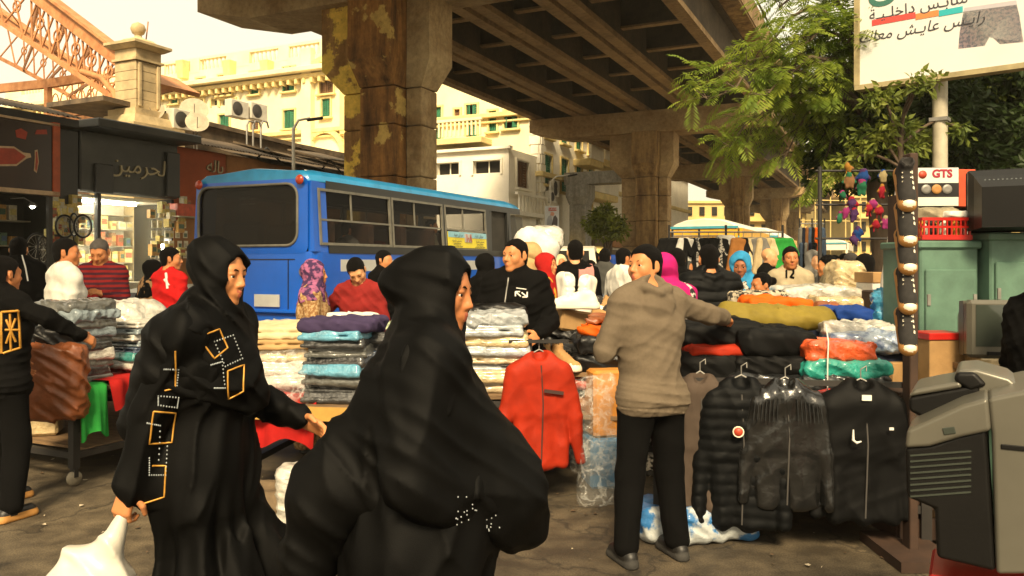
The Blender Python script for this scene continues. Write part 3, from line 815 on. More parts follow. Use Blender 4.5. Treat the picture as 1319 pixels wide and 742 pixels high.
# ------------------------------------------------------------------ flyover
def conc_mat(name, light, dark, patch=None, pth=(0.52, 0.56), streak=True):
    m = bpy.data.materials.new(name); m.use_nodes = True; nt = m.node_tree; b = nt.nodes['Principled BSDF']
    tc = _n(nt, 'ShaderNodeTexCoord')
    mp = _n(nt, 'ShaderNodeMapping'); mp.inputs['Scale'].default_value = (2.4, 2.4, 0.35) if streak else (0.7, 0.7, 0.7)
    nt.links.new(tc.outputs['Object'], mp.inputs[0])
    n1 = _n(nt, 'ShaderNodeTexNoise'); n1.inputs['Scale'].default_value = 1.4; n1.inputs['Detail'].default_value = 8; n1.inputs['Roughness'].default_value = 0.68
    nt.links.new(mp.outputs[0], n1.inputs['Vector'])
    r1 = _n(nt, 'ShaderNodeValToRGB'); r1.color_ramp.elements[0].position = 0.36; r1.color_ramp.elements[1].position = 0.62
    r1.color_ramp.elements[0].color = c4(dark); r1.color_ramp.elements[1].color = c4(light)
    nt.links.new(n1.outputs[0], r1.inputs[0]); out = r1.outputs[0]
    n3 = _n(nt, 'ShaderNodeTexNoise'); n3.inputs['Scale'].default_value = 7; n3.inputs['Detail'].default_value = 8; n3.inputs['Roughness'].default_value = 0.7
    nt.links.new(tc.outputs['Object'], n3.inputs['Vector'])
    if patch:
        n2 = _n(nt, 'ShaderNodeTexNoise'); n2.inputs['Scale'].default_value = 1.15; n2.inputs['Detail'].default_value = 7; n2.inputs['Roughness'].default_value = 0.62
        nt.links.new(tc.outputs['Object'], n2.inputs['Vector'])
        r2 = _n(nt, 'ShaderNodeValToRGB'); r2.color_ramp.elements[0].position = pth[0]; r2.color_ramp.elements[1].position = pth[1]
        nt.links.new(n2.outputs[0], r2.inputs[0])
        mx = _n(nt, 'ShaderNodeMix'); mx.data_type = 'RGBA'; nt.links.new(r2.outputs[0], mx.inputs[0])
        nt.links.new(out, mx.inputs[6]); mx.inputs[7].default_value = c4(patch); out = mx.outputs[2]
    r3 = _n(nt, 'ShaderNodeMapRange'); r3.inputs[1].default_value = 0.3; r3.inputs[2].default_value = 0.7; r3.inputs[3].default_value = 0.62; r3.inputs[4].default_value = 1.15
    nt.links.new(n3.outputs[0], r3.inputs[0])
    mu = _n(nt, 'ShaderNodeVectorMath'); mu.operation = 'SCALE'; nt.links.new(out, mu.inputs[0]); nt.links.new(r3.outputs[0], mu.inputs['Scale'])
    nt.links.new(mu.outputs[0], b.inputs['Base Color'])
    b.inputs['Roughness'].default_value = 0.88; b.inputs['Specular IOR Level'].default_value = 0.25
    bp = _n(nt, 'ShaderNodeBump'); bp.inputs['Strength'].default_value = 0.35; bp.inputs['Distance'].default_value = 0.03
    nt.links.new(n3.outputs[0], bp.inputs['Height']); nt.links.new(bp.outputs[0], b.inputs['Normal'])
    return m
M_CONC = conc_mat('stained_concrete', (0.38, 0.24, 0.095), (0.11, 0.055, 0.020))
M_CONCR = conc_mat('rusty_concrete', (0.34, 0.155, 0.042), (0.075, 0.034, 0.012), (0.55, 0.36, 0.10), (0.57, 0.60))
M_CONCY = conc_mat('peeling_yellow_concrete', (0.38, 0.21, 0.07), (0.20, 0.10, 0.03), (0.78, 0.52, 0.09), (0.50, 0.535))
M_CONCL = conc_mat('tan_concrete', (0.45, 0.32, 0.16), (0.26, 0.16, 0.07), streak=False)
M_GIRD = conc_mat('shaded_girder', (0.085, 0.060, 0.033), (0.042, 0.028, 0.015), streak=False)  # shade between the girders is put into this darker colour
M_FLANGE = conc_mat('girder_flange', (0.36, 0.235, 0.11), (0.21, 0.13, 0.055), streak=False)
M_GREYC = conc_mat('grey_concrete', (0.38, 0.36, 0.31), (0.25, 0.23, 0.19))
fly = thing('flyover', 'long concrete flyover on cross-shaped piers above the market street', 'flyover', W(0, 0), STREET)
# local frame: x = a (to the right), y = t (along)
def loft(mb, levels, m=0):
    """rects (a0,a1,t0,t1,z) stacked"""
    vs = []; fs = []
    for (a0, a1, t0, t1, z) in levels: vs += [(a0, t0, z), (a1, t0, z), (a1, t1, z), (a0, t1, z)]
    n = len(levels)
    for i in range(n - 1):
        for k in range(4):
            k2 = (k + 1) % 4
            fs.append((i * 4 + k, i * 4 + k2, (i + 1) * 4 + k2, (i + 1) * 4 + k))
    fs.append((3, 2, 1, 0)); fs.append(tuple((n - 1) * 4 + k for k in range(4)))
    mb.add(vs, fs, m); return mb
SHAFT = {'l': (-1.12, -0.37, -0.34, 0.34), 'm': (-0.35, 0.56, -0.78, 0.78), 'r': (0.58, 0.98, -0.34, 0.34)}
CAPI = {'l': (-1.62, -0.45, -0.50, 0.50), 'm': (-0.43, 0.68, -1.12, 1.12), 'r': (0.70, 1.28, -0.50, 0.50)}
MM = {'l': M_CONCY, 'm': M_CONCR, 'r': M_CONCL}
def pier(t, near=True, z_cap=7.2, sc=1.0, mats=None, a=0.0):
    root = bpy.data.objects.new('pier', None); COL.objects.link(root); root.parent = fly; root.location = (a, t, 0); root.scale = (sc, sc, 1)
    mm = mats or MM
    cuts = [0.0, 1.25, 2.35, 3.42, 4.50, 5.30] if near else [0.0, 2.6, 3.9, 5.30]
    g = 0.018
    for key in 'lmr':
        a0, a1, t0, t1 = SHAFT[key]; c0, c1, d0, d1 = CAPI[key]
        for i in range(len(cuts) - 1):
            z0 = cuts[i] + (g if i else 0); z1 = cuts[i + 1]
            MB().box(((a0 + a1) / 2, (t0 + t1) / 2, (z0 + z1) / 2), (a1 - a0, t1 - t0, z1 - z0), bev=0.02).build('shaft_block', mm[key], root)
        mb = MB(); loft(mb, [(a0, a1, t0, t1, 5.32), (c0, c1, d0, d1, 5.85), (c0, c1, d0, d1, z_cap)])
        mb.build('capital', mm[key], root)
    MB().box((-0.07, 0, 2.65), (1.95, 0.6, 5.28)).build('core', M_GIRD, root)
    return root
pier(0.0, sc=0.95); pier(19.3, sc=0.97, a=0.30, mats={'l': M_CONCL, 'm': M_CONC, 'r': M_CONCL})
_far = {'l': M_CONCL, 'm': M_CONC, 'r': M_CONCL}
pier(38.6, False, mats=_far, sc=0.72, a=0.9); pier(57.9, False, mats=_far, sc=0.8, a=0.9); pier(77.2, False, mats=_far, sc=0.85); pier(-19.3, False, mats=_far)
def capbeam(t, aL, aR, z0=7.2, z1=8.12, m=M_CONCL):
    mb = MB()
    poly = [(aL, z1), (aL, z0 + 0.35), (aL + 1.6, z0), (aR - 1.6, z0), (aR, z0 + 0.35), (aR, z1)]
    mb.prism(poly[::-1], t - 0.72, t + 0.72)
    mb.build('cap_beam', m, fly)
for t, l, r in ((0, -5.0, 5.4), (19.3, -5.0, 5.5), (38.6, -5.0, 3.3), (57.9, -5.0, 3.3), (77.2, -5, 3.3), (-19.3, -5.3, 5.4)): capbeam(t, l, r)
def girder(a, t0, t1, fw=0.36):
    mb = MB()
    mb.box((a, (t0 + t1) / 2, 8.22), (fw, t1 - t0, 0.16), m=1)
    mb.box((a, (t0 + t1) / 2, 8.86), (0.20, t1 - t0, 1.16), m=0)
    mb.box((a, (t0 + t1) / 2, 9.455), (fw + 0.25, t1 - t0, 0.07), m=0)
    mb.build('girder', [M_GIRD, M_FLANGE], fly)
AG = [-4.75, -2.75, -2.22, -0.28, 0.28, 1.95, 2.48, 4.85]
for k in range(-1, 5):
    t0 = k * 19.3 + 0.02; t1 = t0 + 19.26
    for a in (AG if k < 2 else AG[:-1]): girder(a, t0, t1)
dia_me = {}
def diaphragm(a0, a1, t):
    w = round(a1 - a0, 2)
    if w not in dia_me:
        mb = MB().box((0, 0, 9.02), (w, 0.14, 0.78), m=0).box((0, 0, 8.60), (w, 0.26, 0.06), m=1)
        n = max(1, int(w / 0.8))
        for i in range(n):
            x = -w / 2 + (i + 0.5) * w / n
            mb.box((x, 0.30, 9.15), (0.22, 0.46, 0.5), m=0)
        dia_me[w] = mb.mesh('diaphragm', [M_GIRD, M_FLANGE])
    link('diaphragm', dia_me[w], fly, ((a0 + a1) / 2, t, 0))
for k in range(-1, 3):
    for i in range(1, 7):
        t = k * 19.3 + i * 2.76
        for (x0, x1) in ((-4.65, -2.85), (-2.12, -0.38), (0.38, 1.85), (2.58, 4.75)):
            if k >= 2 and x0 > 2: continue
            diaphragm(x0, x1, t)
for (t0, t1, aL, aR) in ((-19.3, 38.6, -5.5, 5.7), (38.62, 96, -5.5, 3.4)):
    MB().box(((aL + aR) / 2, (t0 + t1) / 2, 9.62), (aR - aL, t1 - t0, 0.24)).build('deck_slab', M_CONC, fly)
    for a in (aL + 0.08, aR - 0.08):
        mb = MB().box((a, (t0 + t1) / 2, 9.95), (0.22, t1 - t0, 0.75), m=0)
        mb.build('parapet', M_FLANGE, fly)
        MB().tube([(a, t0, 10.75), (a, t1, 10.75)], 0.04, 6).build('handrail', M_GIRD, fly)
# lower portal frame beside the far piers
por = thing('portal_frame', 'pale grey concrete portal frame beside the second flyover pier', 'portal', W(26.7, -5.55), STREET)
MB().box((0, 0, 2.4), (0.95, 0.95, 4.8), bev=0.03).build('column', M_GREYC, por)
mb = MB(); loft(mb, [(-.48, .48, -.48, .48, 4.81), (-.62, .62, -.62, .62, 5.25), (-.62, .62, -.62, .62, 5.9)]); mb.build('capital', M_GREYC, por)
MB().box((1.4, 0, 6.25), (4.4, 0.9, 0.68), bev=0.02).build('beam', M_GREYC, por)

# ------------------------------------------------------------------ buildings
M_CREAM = mat('cream_render', (0.84, 0.74, 0.47), rough=0.9, var=0.16, scale=0.8, bump=0.15, bscale=20)
M_YELT = mat('yellow_trim', (0.76, 0.60, 0.26), rough=0.85, var=0.2, scale=2)
M_WHITE = mat('white_render', (0.85, 0.80, 0.66), rough=0.9, var=0.14, scale=0.8, bump=0.15, bscale=20)
M_GSH = mat('green_shutter', (0.025, 0.17, 0.085), rough=0.7, var=0.35, scale=3)
M_BSH = mat('brown_shutter', (0.15, 0.075, 0.03), rough=0.8, var=0.35, scale=3)
M_PANE = mat('dark_pane', (0.018, 0.016, 0.013), rough=0.3, spec=0.15, var=0.3, scale=1)
M_AC = mat('ac_white', (0.62, 0.58, 0.48), rough=0.5, var=0.2, scale=4)
M_ACD = mat('ac_grille', (0.06, 0.055, 0.05), rough=0.6, var=0.2)
M_METAL = mat('grey_metal', (0.25, 0.24, 0.22), rough=0.5, metal=0.4, var=0.25)
def plane_hit(px, py, o, nrm):
    src = Vector((0, 0, CAMH)); d = P(px, py, 1.0) - src
    return src + d * ((o - src).dot(nrm) / d.dot(nrm))
UV = Vector((UX, UY, 0)); NV = Vector((UY, -UX, 0))
class Facade:
    """a wall in the plane through o, x-axis ax; holes are cut where the windows stand"""
    def __init__(s, root, o, ax, face): s.root = root; s.o = o; s.ax = ax; s.face = face; s.holes = []
    def rect(s, x0, y0, x1, y1):
        a = plane_hit(x0, y1, s.o, s.face); b = plane_hit(x1, y0, s.o, s.face); q = plane_hit(x0, y0, s.o, s.face); r = plane_hit(x1, y1, s.o, s.face)
        u0 = (a - s.o).dot(s.ax); u1 = (b - s.o).dot(s.ax)
        return (min(u0, u1), max(u0, u1), (a.z + r.z) / 2, (q.z + b.z) / 2)
    def M(s):
        m = Matrix.Identity(4)
        for i in range(3): m[i][0] = s.ax[i]; m[i][1] = -s.face[i]; m[i][2] = (0, 0, 1)[i]; m[i][3] = s.o[i]
        return s.root.matrix_world.inverted() @ m if s.root else m
    def wall(s, u0, u1, z0, z1, mt, name='wall'):
        xs = sorted({u0, u1} | {h[0] for h in s.holes} | {h[1] for h in s.holes}); zs = sorted({z0, z1} | {h[2] for h in s.holes} | {h[3] for h in s.holes})
        xs = [x for x in xs if u0 <= x <= u1]; zs = [z for z in zs if z0 <= z <= z1]
        mb = MB()
        for i in range(len(xs) - 1):
            for j in range(len(zs) - 1):
                cx, cz = (xs[i] + xs[i + 1]) / 2, (zs[j] + zs[j + 1]) / 2
                if any(h[0] < cx < h[1] and h[2] < cz < h[3] for h in s.holes): continue
                mb.add([(xs[i], 0, zs[j]), (xs[i + 1], 0, zs[j]), (xs[i + 1], 0, zs[j + 1]), (xs[i], 0, zs[j + 1])], [(0, 1, 2, 3)])
        D = 0.32
        for (a, b, c, d) in s.holes:
            mb.add([(a, 0, c), (b, 0, c), (b, 0, d), (a, 0, d), (a, D, c), (b, D, c), (b, D, d), (a, D, d)], [(0, 4, 5, 1), (1, 5, 6, 2), (2, 6, 7, 3), (3, 7, 4, 0)])
        mb.add([(u0, 0.02, z1), (u1, 0.02, z1), (u1, 8, z1), (u0, 8, z1), (u0, 8, z0), (u1, 8, z0), (u0, 0, z0), (u1, 0, z0), (u0, 0, z1), (u1, 0, z1)],
               [(0, 1, 2, 3), (3, 2, 5, 4)])
        o = mb.build(name, mt, s.root); o.matrix_local = s.M(); return o
    def window(s, r, sh=None, open_=0.0, frame=M_YELT, sill=True):
        a, b, c, d = r; s.holes.append(r)
        w = MB().box(((a + b) / 2, 0.30, (c + d) / 2), (b - a, 0.03, d - c)).build('window', M_PANE, s.root); w.matrix_local = s.M()
        fr = MB()
        for x in (a - .05, b + .05): fr.box((x, 0.0, (c + d) / 2), (0.10, 0.16, d - c + 0.14))
        fr.box(((a + b) / 2, 0, d + 0.06), (b - a + 0.22, 0.18, 0.10)); fr.box(((a + b) / 2, 0.24, (c + d) / 2), (0.05, 0.04, d - c))
        fr.build('frame', frame, w)
        if sill: MB().box(((a + b) / 2, -0.06, c - 0.06), (b - a + 0.35, 0.36, 0.12), bev=0.02).build('sill', frame, w)
        if sh:
            hw = (b - a) / 2
            for e in (-1, 1):
                q = MB(); cx = (a + b) / 2 + e * hw
                ang = open_ if e < 0 else open_ * 0.85
                n = max(4, int((d - c) / 0.14))
                Mr = Matrix.Rotation(e * ang, 3, 'Z')
                def put(cc, dd):
                    v = Mr @ Vector(cc); q.box((v.x + cx, v.y + 0.10, v.z), dd, rot=Mr)
                for z in (c + 0.05, d - 0.05): put((-e * hw / 2, 0, z), (hw * 0.98, 0.05, 0.09))
                for x in (0.03, hw - 0.05): put((-e * x, 0, (c + d) / 2), (0.07, 0.05, d - c))
                for i in range(n): put((-e * hw / 2, 0.005, c + 0.1 + (d - c - 0.2) * (i + 0.5) / n), (hw * 0.9, 0.035, (d - c - .2) / n * 0.75))
                q.build('shutter', sh, w)
        return w
bld = thing('apartment_building', 'cream yellow old apartment building with green shutters and roof balustrade', 'building', W(23.9, -6.76), 0)
bpy.context.view_layer.update()
o1 = W(23.9, -6.76)
F1 = Facade(bld, o1, NV.copy(), -UV)          # faces the camera, runs to the left (negative u)
F2 = Facade(bld, o1, UV.copy(), NV.copy())    # faces the street, runs away
for r, sh, op in (((221, 106, 230, 134), M_GSH, 0.2), ((253.5, 101, 263.5, 123), M_GSH, 0.3), ((282, 96.6, 299, 123), M_BSH, 0.0), ((323, 93, 334, 122), M_GSH, 0.25),
                  ((366, 87, 380, 118), M_GSH, 1.2), ((412, 104, 430, 121), M_BSH, 0.2), ((415, 127, 426, 151), M_GSH, 0.15),
                  ((561, 138, 569, 182), M_GSH, 0.1), ((601, 135, 615, 179), M_GSH, 0.7), ((650, 143, 667, 166), M_GSH, 1.0), ((630, 143, 640, 170), M_GSH, 0.2),
                  ((586, 141, 593, 160), M_BSH, 0.2), ((241, 150, 250, 172), M_GSH, .2), ((283, 148, 296, 170), M_GSH, .2), ((323, 145, 334, 168), M_BSH, .2), ((366, 142, 380, 166), M_GSH, .3)):
    F1.window(F1.rect(*r), sh, op)
for i, x in enumerate((236, 246, 255, 273, 284, 296)):
    F1.window(F1.rect(x, 128, x + 8, 136), None, sill=False)
for r in ((700, 200, 710, 238), (722, 205, 731, 248), (741, 212, 749, 236), (757, 216, 764, 240), (775, 222, 782, 242), (700, 152, 710, 178), (722, 164, 731, 186), (741, 175, 749, 194), (757, 183, 764, 200), (775, 196, 782, 208),
          (755, 250, 762, 270), (776, 251, 783, 268)):
    F2.window(F2.rect(*r), M_GSH, 0.15)
F1.wall(-44, 0, 0.14, 14.2, M_CREAM); F2.wall(0, 34, 0.14, 14.2, M_WHITE)
# right pavilion of F1 stands proud, with arches
def f1part(name, mt, fn):
    mb = MB(); fn(mb); o = mb.build(name, mt, bld); o.matrix_local = F1.M(); return o
def f2part(name, mt, fn):
    mb = MB(); fn(mb); o = mb.build(name, mt, bld); o.matrix_local = F2.M(); return o
for z, h, dd in ((13.2, 0.30, 0.9), (12.85, 0.25, 0.5), (9.55, 0.25, 0.35), (9.2, 0.12, 0.2), (6.3, 0.25, 0.3)):
    f1part('cornice', M_YELT if z < 13 else M_CREAM, lambda m, z=z, h=h, dd=dd: m.box((-22, -dd / 2 + 0.01, z), (44 + dd * 2, dd, h), bev=0.03))
    f2part('cornice', M_YELT if z < 13 else M_WHITE, lambda m, z=z, h=h, dd=dd: m.box((17, -dd / 2 + 0.012, z), (34, dd, h), bev=0.03))
dent_me = MB().box((0, 0, 0), (0.18, 0.5, 0.28)).mesh('dentil', M_YELT)
for i in range(75):
    o = link('dentil', dent_me, bld); o.matrix_local = F1.M() @ Matrix.Translation((-43.6 + i * 0.58, -0.26, 12.58))
# balustrade on the roof
bal_me = MB().lathe([(0.07, 0), (0.11, 0.25), (0.05, 0.55), (0.08, 0.8)], 6).mesh('baluster', M_CREAM)
f1part('parapet_rail', M_CREAM, lambda m: m.box((-22, 0.2, 14.98), (44, 0.35, 0.16)))
f1part('parapet_base', M_CREAM, lambda m: m.box((-22, 0.2, 13.95), (44, 0.3, 0.4)))
for i in range(12): f1part('parapet_post', M_CREAM, lambda m: m.box((-43 + i * 3.7, 0.2, 14.55), (0.8 if i % 2 else 1.9, 0.42, 0.95)))
for i in range(130):
    x = -43.5 + i * 0.34
    if x > -13.5: continue
    o = link('baluster', bal_me, bld); o.matrix_local = F1.M() @ Matrix.Translation((x, 0.2, 14.15))
for (px0, px1, y0) in ((404, 442, 62),):
    q = F1.rect(px0, y0, px1, 205)
    f1part('pavilion_pier', M_CREAM, lambda m: m.box((q[0] - 0.25, -0.2, q[3] / 2 + 0.07), (0.7, 0.4, q[3])))
def arch(name, cx, cz, r, wd, mt, dep=0.3):
    def fn(m):
        n = 14
        for i in range(n):
            a = math.pi * (i + 0.5) / n
            m.box((cx + math.cos(a) * r, -dep / 2, cz + math.sin(a) * r), (math.pi * r / n * 1.05, dep, wd), rot=(0, -(a - math.pi / 2), 0))
        for e in (-1, 1): m.box((cx + e * r, -dep / 2, cz - 1.6), (wd, dep, 3.2))
    f1part(name, mt, fn)
q = F1.rect(412, 104, 430, 121); arch('window_arch', (q[0] + q[1]) / 2, q[3] - 0.1, 1.35, 0.35, M_YELT); arch('window_arch', (q[0] + q[1]) / 2, q[3] - 4.3, 1.3, 0.3, M_YELT)
# keystone bracket, string panels
for px in (348, 240, 300): q = F1.rect(px - 3, 80, px + 3, 102); f1part('bracket', M_YELT, lambda m: m.box(((q[0] + q[1]) / 2, -0.25, (q[2] + q[3]) / 2), (0.5, 0.5, q[3] - q[2]), taper=(1.3, 1.4)))
# balcony
q = F1.rect(563, 180, 634, 192)
f1part('balcony_slab', M_YELT, lambda m: m.box(((q[0] + q[1]) / 2, -0.65, (q[2] + q[3]) / 2), (q[1] - q[0], 1.3, 0.35), bev=0.04))
f1part('balcony_rail', M_CREAM, lambda m: m.box(((q[0] + q[1]) / 2, -1.22, q[3] + 0.85), (q[1] - q[0], 0.14, 0.14)))
for i in range(14): f1part('balcony_baluster', M_CREAM, lambda m: m.box((q[0] + 0.1 + (q[1] - q[0] - 0.2) * i / 13, -1.22, q[3] + 0.4), (0.09, 0.09, 0.8)))
for (x0, y0, x1, y1) in ((738, 205, 755, 212), (757, 209, 790, 216), (736, 247, 775, 254)):
    q2 = F2.rect(x0, y0, x1, y1)
    f2part('balcony_slab', M_YELT, lambda m: m.box(((q2[0] + q2[1]) / 2, -0.55, q2[2]), (max(2.2, q2[1] - q2[0]), 1.1, 0.4), bev=0.05))
    f2part('balcony_parapet', M_WHITE, lambda m: m.box(((q2[0] + q2[1]) / 2, -1.05, q2[2] + 0.6), (max(2.2, q2[1] - q2[0]), 0.14, 0.8)))
# quoins at the corner
for i in range(26):
    z = 0.6 + i * 0.5
    f1part('quoin', M_WHITE, lambda m: m.box((-0.28, -0.02, z), (0.62 if i % 2 else 0.44, 0.12, 0.46)))
    f2part('quoin', M_WHITE, lambda m: m.box((0.28, -0.022, z), (0.44 if i % 2 else 0.62, 0.12, 0.455)))
# water tanks and dishes on the roof
for px in (238, 246, 273):
    p = plane_hit(px, 78, W(26, -6.76), -UV)
    tag(MB().lathe([(0.0, 0), (0.45, 0.02), (0.55, 0.3), (0.5, 0.6), (0.15, 0.78), (0, 0.8)], 12).build('water_tank', M_CREAM, None, (p.x, p.y, 14.2), 0),
        'small round water tank on the roof behind the balustrade', 'water tank', 'roof water tanks')
# low white wing in front
wing = thing('white_annex', 'low white annex with barred windows in front of the apartment building', 'building', W(20.4, -6.9), 0)
bpy.context.view_layer.update()
G1 = Facade(wing, W(20.4, -6.9), NV.copy(), -UV); G2 = Facade(wing, W(20.4, -6.9), UV.copy(), NV.copy())
for r in ((563, 210, 592, 225), (610, 207, 645, 223), (520, 212, 548, 226)): G1.window(G1.rect(*r), None, 0.0, frame=M_WHITE, sill=False)
for r in ((665, 208, 680, 243),): G2.window(G2.rect(*r), M_BSH, 0.0, frame=M_WHITE)
G1.wall(-16, 0, 0.14, 7.2, M_WHITE)
G2.wall(0, 3.3, 0.14, 7.2, M_WHITE)
mb = MB().box((-8, -0.05, 7.25), (16.3, 0.35, 0.14)); o = mb.build('coping', M_WHITE, wing); o.matrix_local = G1.M()
mb = MB().box((1.65, -0.05, 4.05), (3.8, 1.1, 0.2)); o = mb.build('balcony_slab', M_WHITE, wing); o.matrix_local = G2.M()
for i in range(9):
    mb = MB().box((0.1 + i * 0.42, -0.52, 4.55), (0.1, 0.1, 0.8)); o = mb.build('baluster', M_WHITE, wing); o.matrix_local = G2.M()
mb = MB().box((1.65, -0.52, 5.0), (3.8, 0.16, 0.12)); o = mb.build('balcony_rail', M_WHITE, wing); o.matrix_local = G2.M()

# air conditioners
def aircon(label, loc, rz, group=None, s=1.0):
    r = thing('air_conditioner', label, 'air conditioner', loc, rz, group); r.scale = (s, s, s)
    MB().box((0, 0, 0.30), (0.85, 0.32, 0.60), bev=0.02).build('casing', M_AC, r)
    g = MB()
    for k in range(5): rr = 0.04 + k * 0.045; g.lathe([(rr, 0), (rr + 0.012, 0.008), (rr + 0.024, 0)], 18, (-0.12, -0.165, 0.30), M=Euler((R(90), 0, 0)).to_matrix())
    g.build('fan_grille', M_ACD, r)
    MB().lathe([(0.0, 0), (0.235, 0), (0.235, 0.01), (0, 0.011)], 18, (-0.12, -0.155, 0.30), M=Euler((R(90), 0, 0)).to_matrix()).build('fan_opening', M_ACD, r)
    return r
def on_plane(px, py, t=None, a=None):
    o = W(t if t is not None else 0, a if a is not None else 0)
    return plane_hit(px, py, o, -UV if t is not None else NV)
for i, (px, py) in enumerate(((707, 247), (707, 240), (703, 254), (776, 262), (771, 247))):
    p = F2.o; q = plane_hit(px, py, F2.o, F2.face) + NV * 0.28
    aircon('air conditioner unit fixed high on the white street facade', q - Vector((0, 0, 0.3)), R(90) + STREET + R(0), 'facade air conditioners')
# ------------------------------------------------------------------ shops on the left side of the street
ROWZ = math.atan2(UY, UX)
SA = -8.0
def sp(px, py, a=SA):
    q = plane_hit(px, py, W(0, a), NV); d = q - W(0, a); return d.dot(UV), q.z
M_DARKM = mat('black_cladding', (0.022, 0.021, 0.018), rough=0.45, var=0.5, scale=1.2, bump=0.1)
M_DARKG = mat('dark_grey_cladding', (0.050, 0.050, 0.044), rough=0.5, var=0.45, scale=1.0, bump=0.1)
M_ORNG = mat('orange_red_paint', (0.36, 0.075, 0.022), rough=0.75, var=0.3, scale=1.2, bump=0.1)
M_ORN2 = mat('faded_orange_paint', (0.34, 0.15, 0.05), rough=0.8, var=0.4, scale=1.2)
M_TIN = mat('rusty_tin', (0.17, 0.12, 0.07), rough=0.8, var=0.6, scale=2.5, bump=0.3, col2=(0.05, 0.035, 0.022))
M_LITW = mat('shop_white', (0.75, 0.70, 0.55), rough=0.6, var=0.1)
M_TUBE = mat('fluorescent_tube', (1, 1, 0.95), emit=(1.0, 0.95, 0.75), estr=45.0, var=0)
M_SHELF = mat('shop_shelf', (0.35, 0.30, 0.20), rough=0.6, var=0.2)
M_GILT = mat('gilt_letters', (0.34, 0.28, 0.16), rough=0.4, metal=0.3, var=0.2)
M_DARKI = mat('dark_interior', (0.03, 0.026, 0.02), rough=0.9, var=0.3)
shop = thing('phone_shop', 'black fronted shop with brightly lit display window under raised lettering', 'shop', W(-0.35, SA, 0.13), ROWZ)
bpy.context.view_layer.update()
x0, x1 = -1.55, 1.45      # local x (along the street), y into the shop
quick_box('fascia', M_DARKG, shop, (0.0, -0.12, 3.95), (2.9, 0.5, 1.45), bev=0.03)
quick_box('fascia_step', M_DARKM, shop, (-0.85, -0.40, 3.55), (0.5, 0.12, 0.72), bev=0.02)
quick_box('fascia_step', M_DARKM, shop, (1.22, -0.42, 3.85), (0.42, 0.12, 1.2), bev=0.02)
quick_box('canopy', M_DARKG, shop, (0.0, -0.55, 4.78), (3.1, 1.2, 0.22), bev=0.03)
quick_box('side_wall', M_DARKM, shop, (-1.50, 0.9, 1.62), (0.14, 2.1, 3.2))
quick_box('side_wall', M_DARKM, shop, (1.50, 0.9, 1.62), (0.14, 2.1, 3.2))
quick_box('back_wall', M_LITW, shop, (0, 1.75, 1.62), (2.86, 0.1, 3.2))
quick_box('ceiling', M_LITW, shop, (0, 0.9, 3.14), (2.86, 1.7, 0.08))
quick_box('mullion', M_DARKM, shop, (-0.72, -0.02, 1.62), (0.10, 0.12, 3.2))
quick_box('counter', M_SHELF, shop, (0.3, 0.35, 0.5), (1.8, 0.5, 1.0), bev=0.02)
text('raised_letters', arab('الحرمين'), 0.58, M_GILT, shop, (0.22, -0.39, 3.95), (R(90), 0, 0), ext=0.03, shear=0.12)
for (xx, zz, h) in ((-0.62, 2.0, 2.0), (1.36, 1.4, 1.5), (-1.36, 2.0, 1.8)):
    MB().tube([(xx, 0.12, zz - h / 2), (xx, 0.12, zz + h / 2)], 0.035, 8).build('light_tube', M_TUBE, shop)
for xx in (-0.9, 0.4): MB().tube([(xx - 0.5, 0.6, 3.06), (xx + 0.5, 0.6, 3.06)], 0.035, 8).build('light_tube', M_TUBE, shop)
for zz in (0.55, 1.05, 1.5, 1.95, 2.4, 2.8):
    quick_box('shelf', M_SHELF, shop, (0.0, 1.5, zz), (2.8, 0.4, 0.03))
GOODC = [mat('goods_%d' % i, c, rough=0.5, var=0.35, scale=18) for i, c in enumerate([(0.55, 0.30, 0.08), (0.60, 0.45, 0.12), (0.40, 0.10, 0.04), (0.10, 0.16, 0.10), (0.55, 0.50, 0.35), (0.25, 0.14, 0.06), (0.08, 0.12, 0.2), (0.65, 0.55, 0.2)])]
rnd = random.Random(11)
gm = {}
def good(w, h, d, ci):
    k = (w, h, d, ci)
    if k not in gm:
        mb = MB().box((0, 0, h / 2), (w, d, h), bev=0.006, m=0).box((0, -d / 2 - 0.002, h * 0.55), (w * 0.8, 0.003, h * 0.4), m=1)
        gm[k] = mb.mesh('carton', [GOODC[ci], GOODC[(ci + 3) % 8]])
    return gm[k]
for zz in (0.565, 1.065, 1.515, 1.965, 2.415):
    x = -1.36
    while x < 1.32:
        w = rnd.choice((0.14, 0.18, 0.22)); h = rnd.choice((0.22, 0.3, 0.36)); ci = rnd.randrange(8)
        p = W(-0.35, SA, 0.13) + UV * (x + w / 2) - NV * rnd.uniform(1.30, 1.46)
        o = link('carton', good(w, h, 0.16, ci), None, (p.x, p.y, 0.13 + zz), ROWZ + rnd.uniform(-.15, .15))
        tag(o, ('small boxed article on the lit shop shelves', 'yellow carton on the lit shop shelves', 'dark red carton on the lit shop shelves', 'dark green carton on the lit shop shelves', 'pale carton on the lit shop shelves', 'brown carton on the lit shop shelves', 'navy carton on the lit shop shelves', 'bright yellow carton on the lit shop shelves')[ci], 'carton', 'cartons on the lit shop shelves')
        x += w + rnd.uniform(0.01, 0.07)
# glass front
M_GLASS = mat('shop_glass', (0.8, 0.8, 0.75), rough=0.03, var=0, alpha=0.10)
quick_box('window_pane', M_GLASS, shop, (-1.08, -0.02, 1.62), (0.62, 0.012, 3.1)); quick_box('window_pane', M_GLASS, shop, (0.36, -0.02, 1.62), (2.04, 0.012, 3.1))
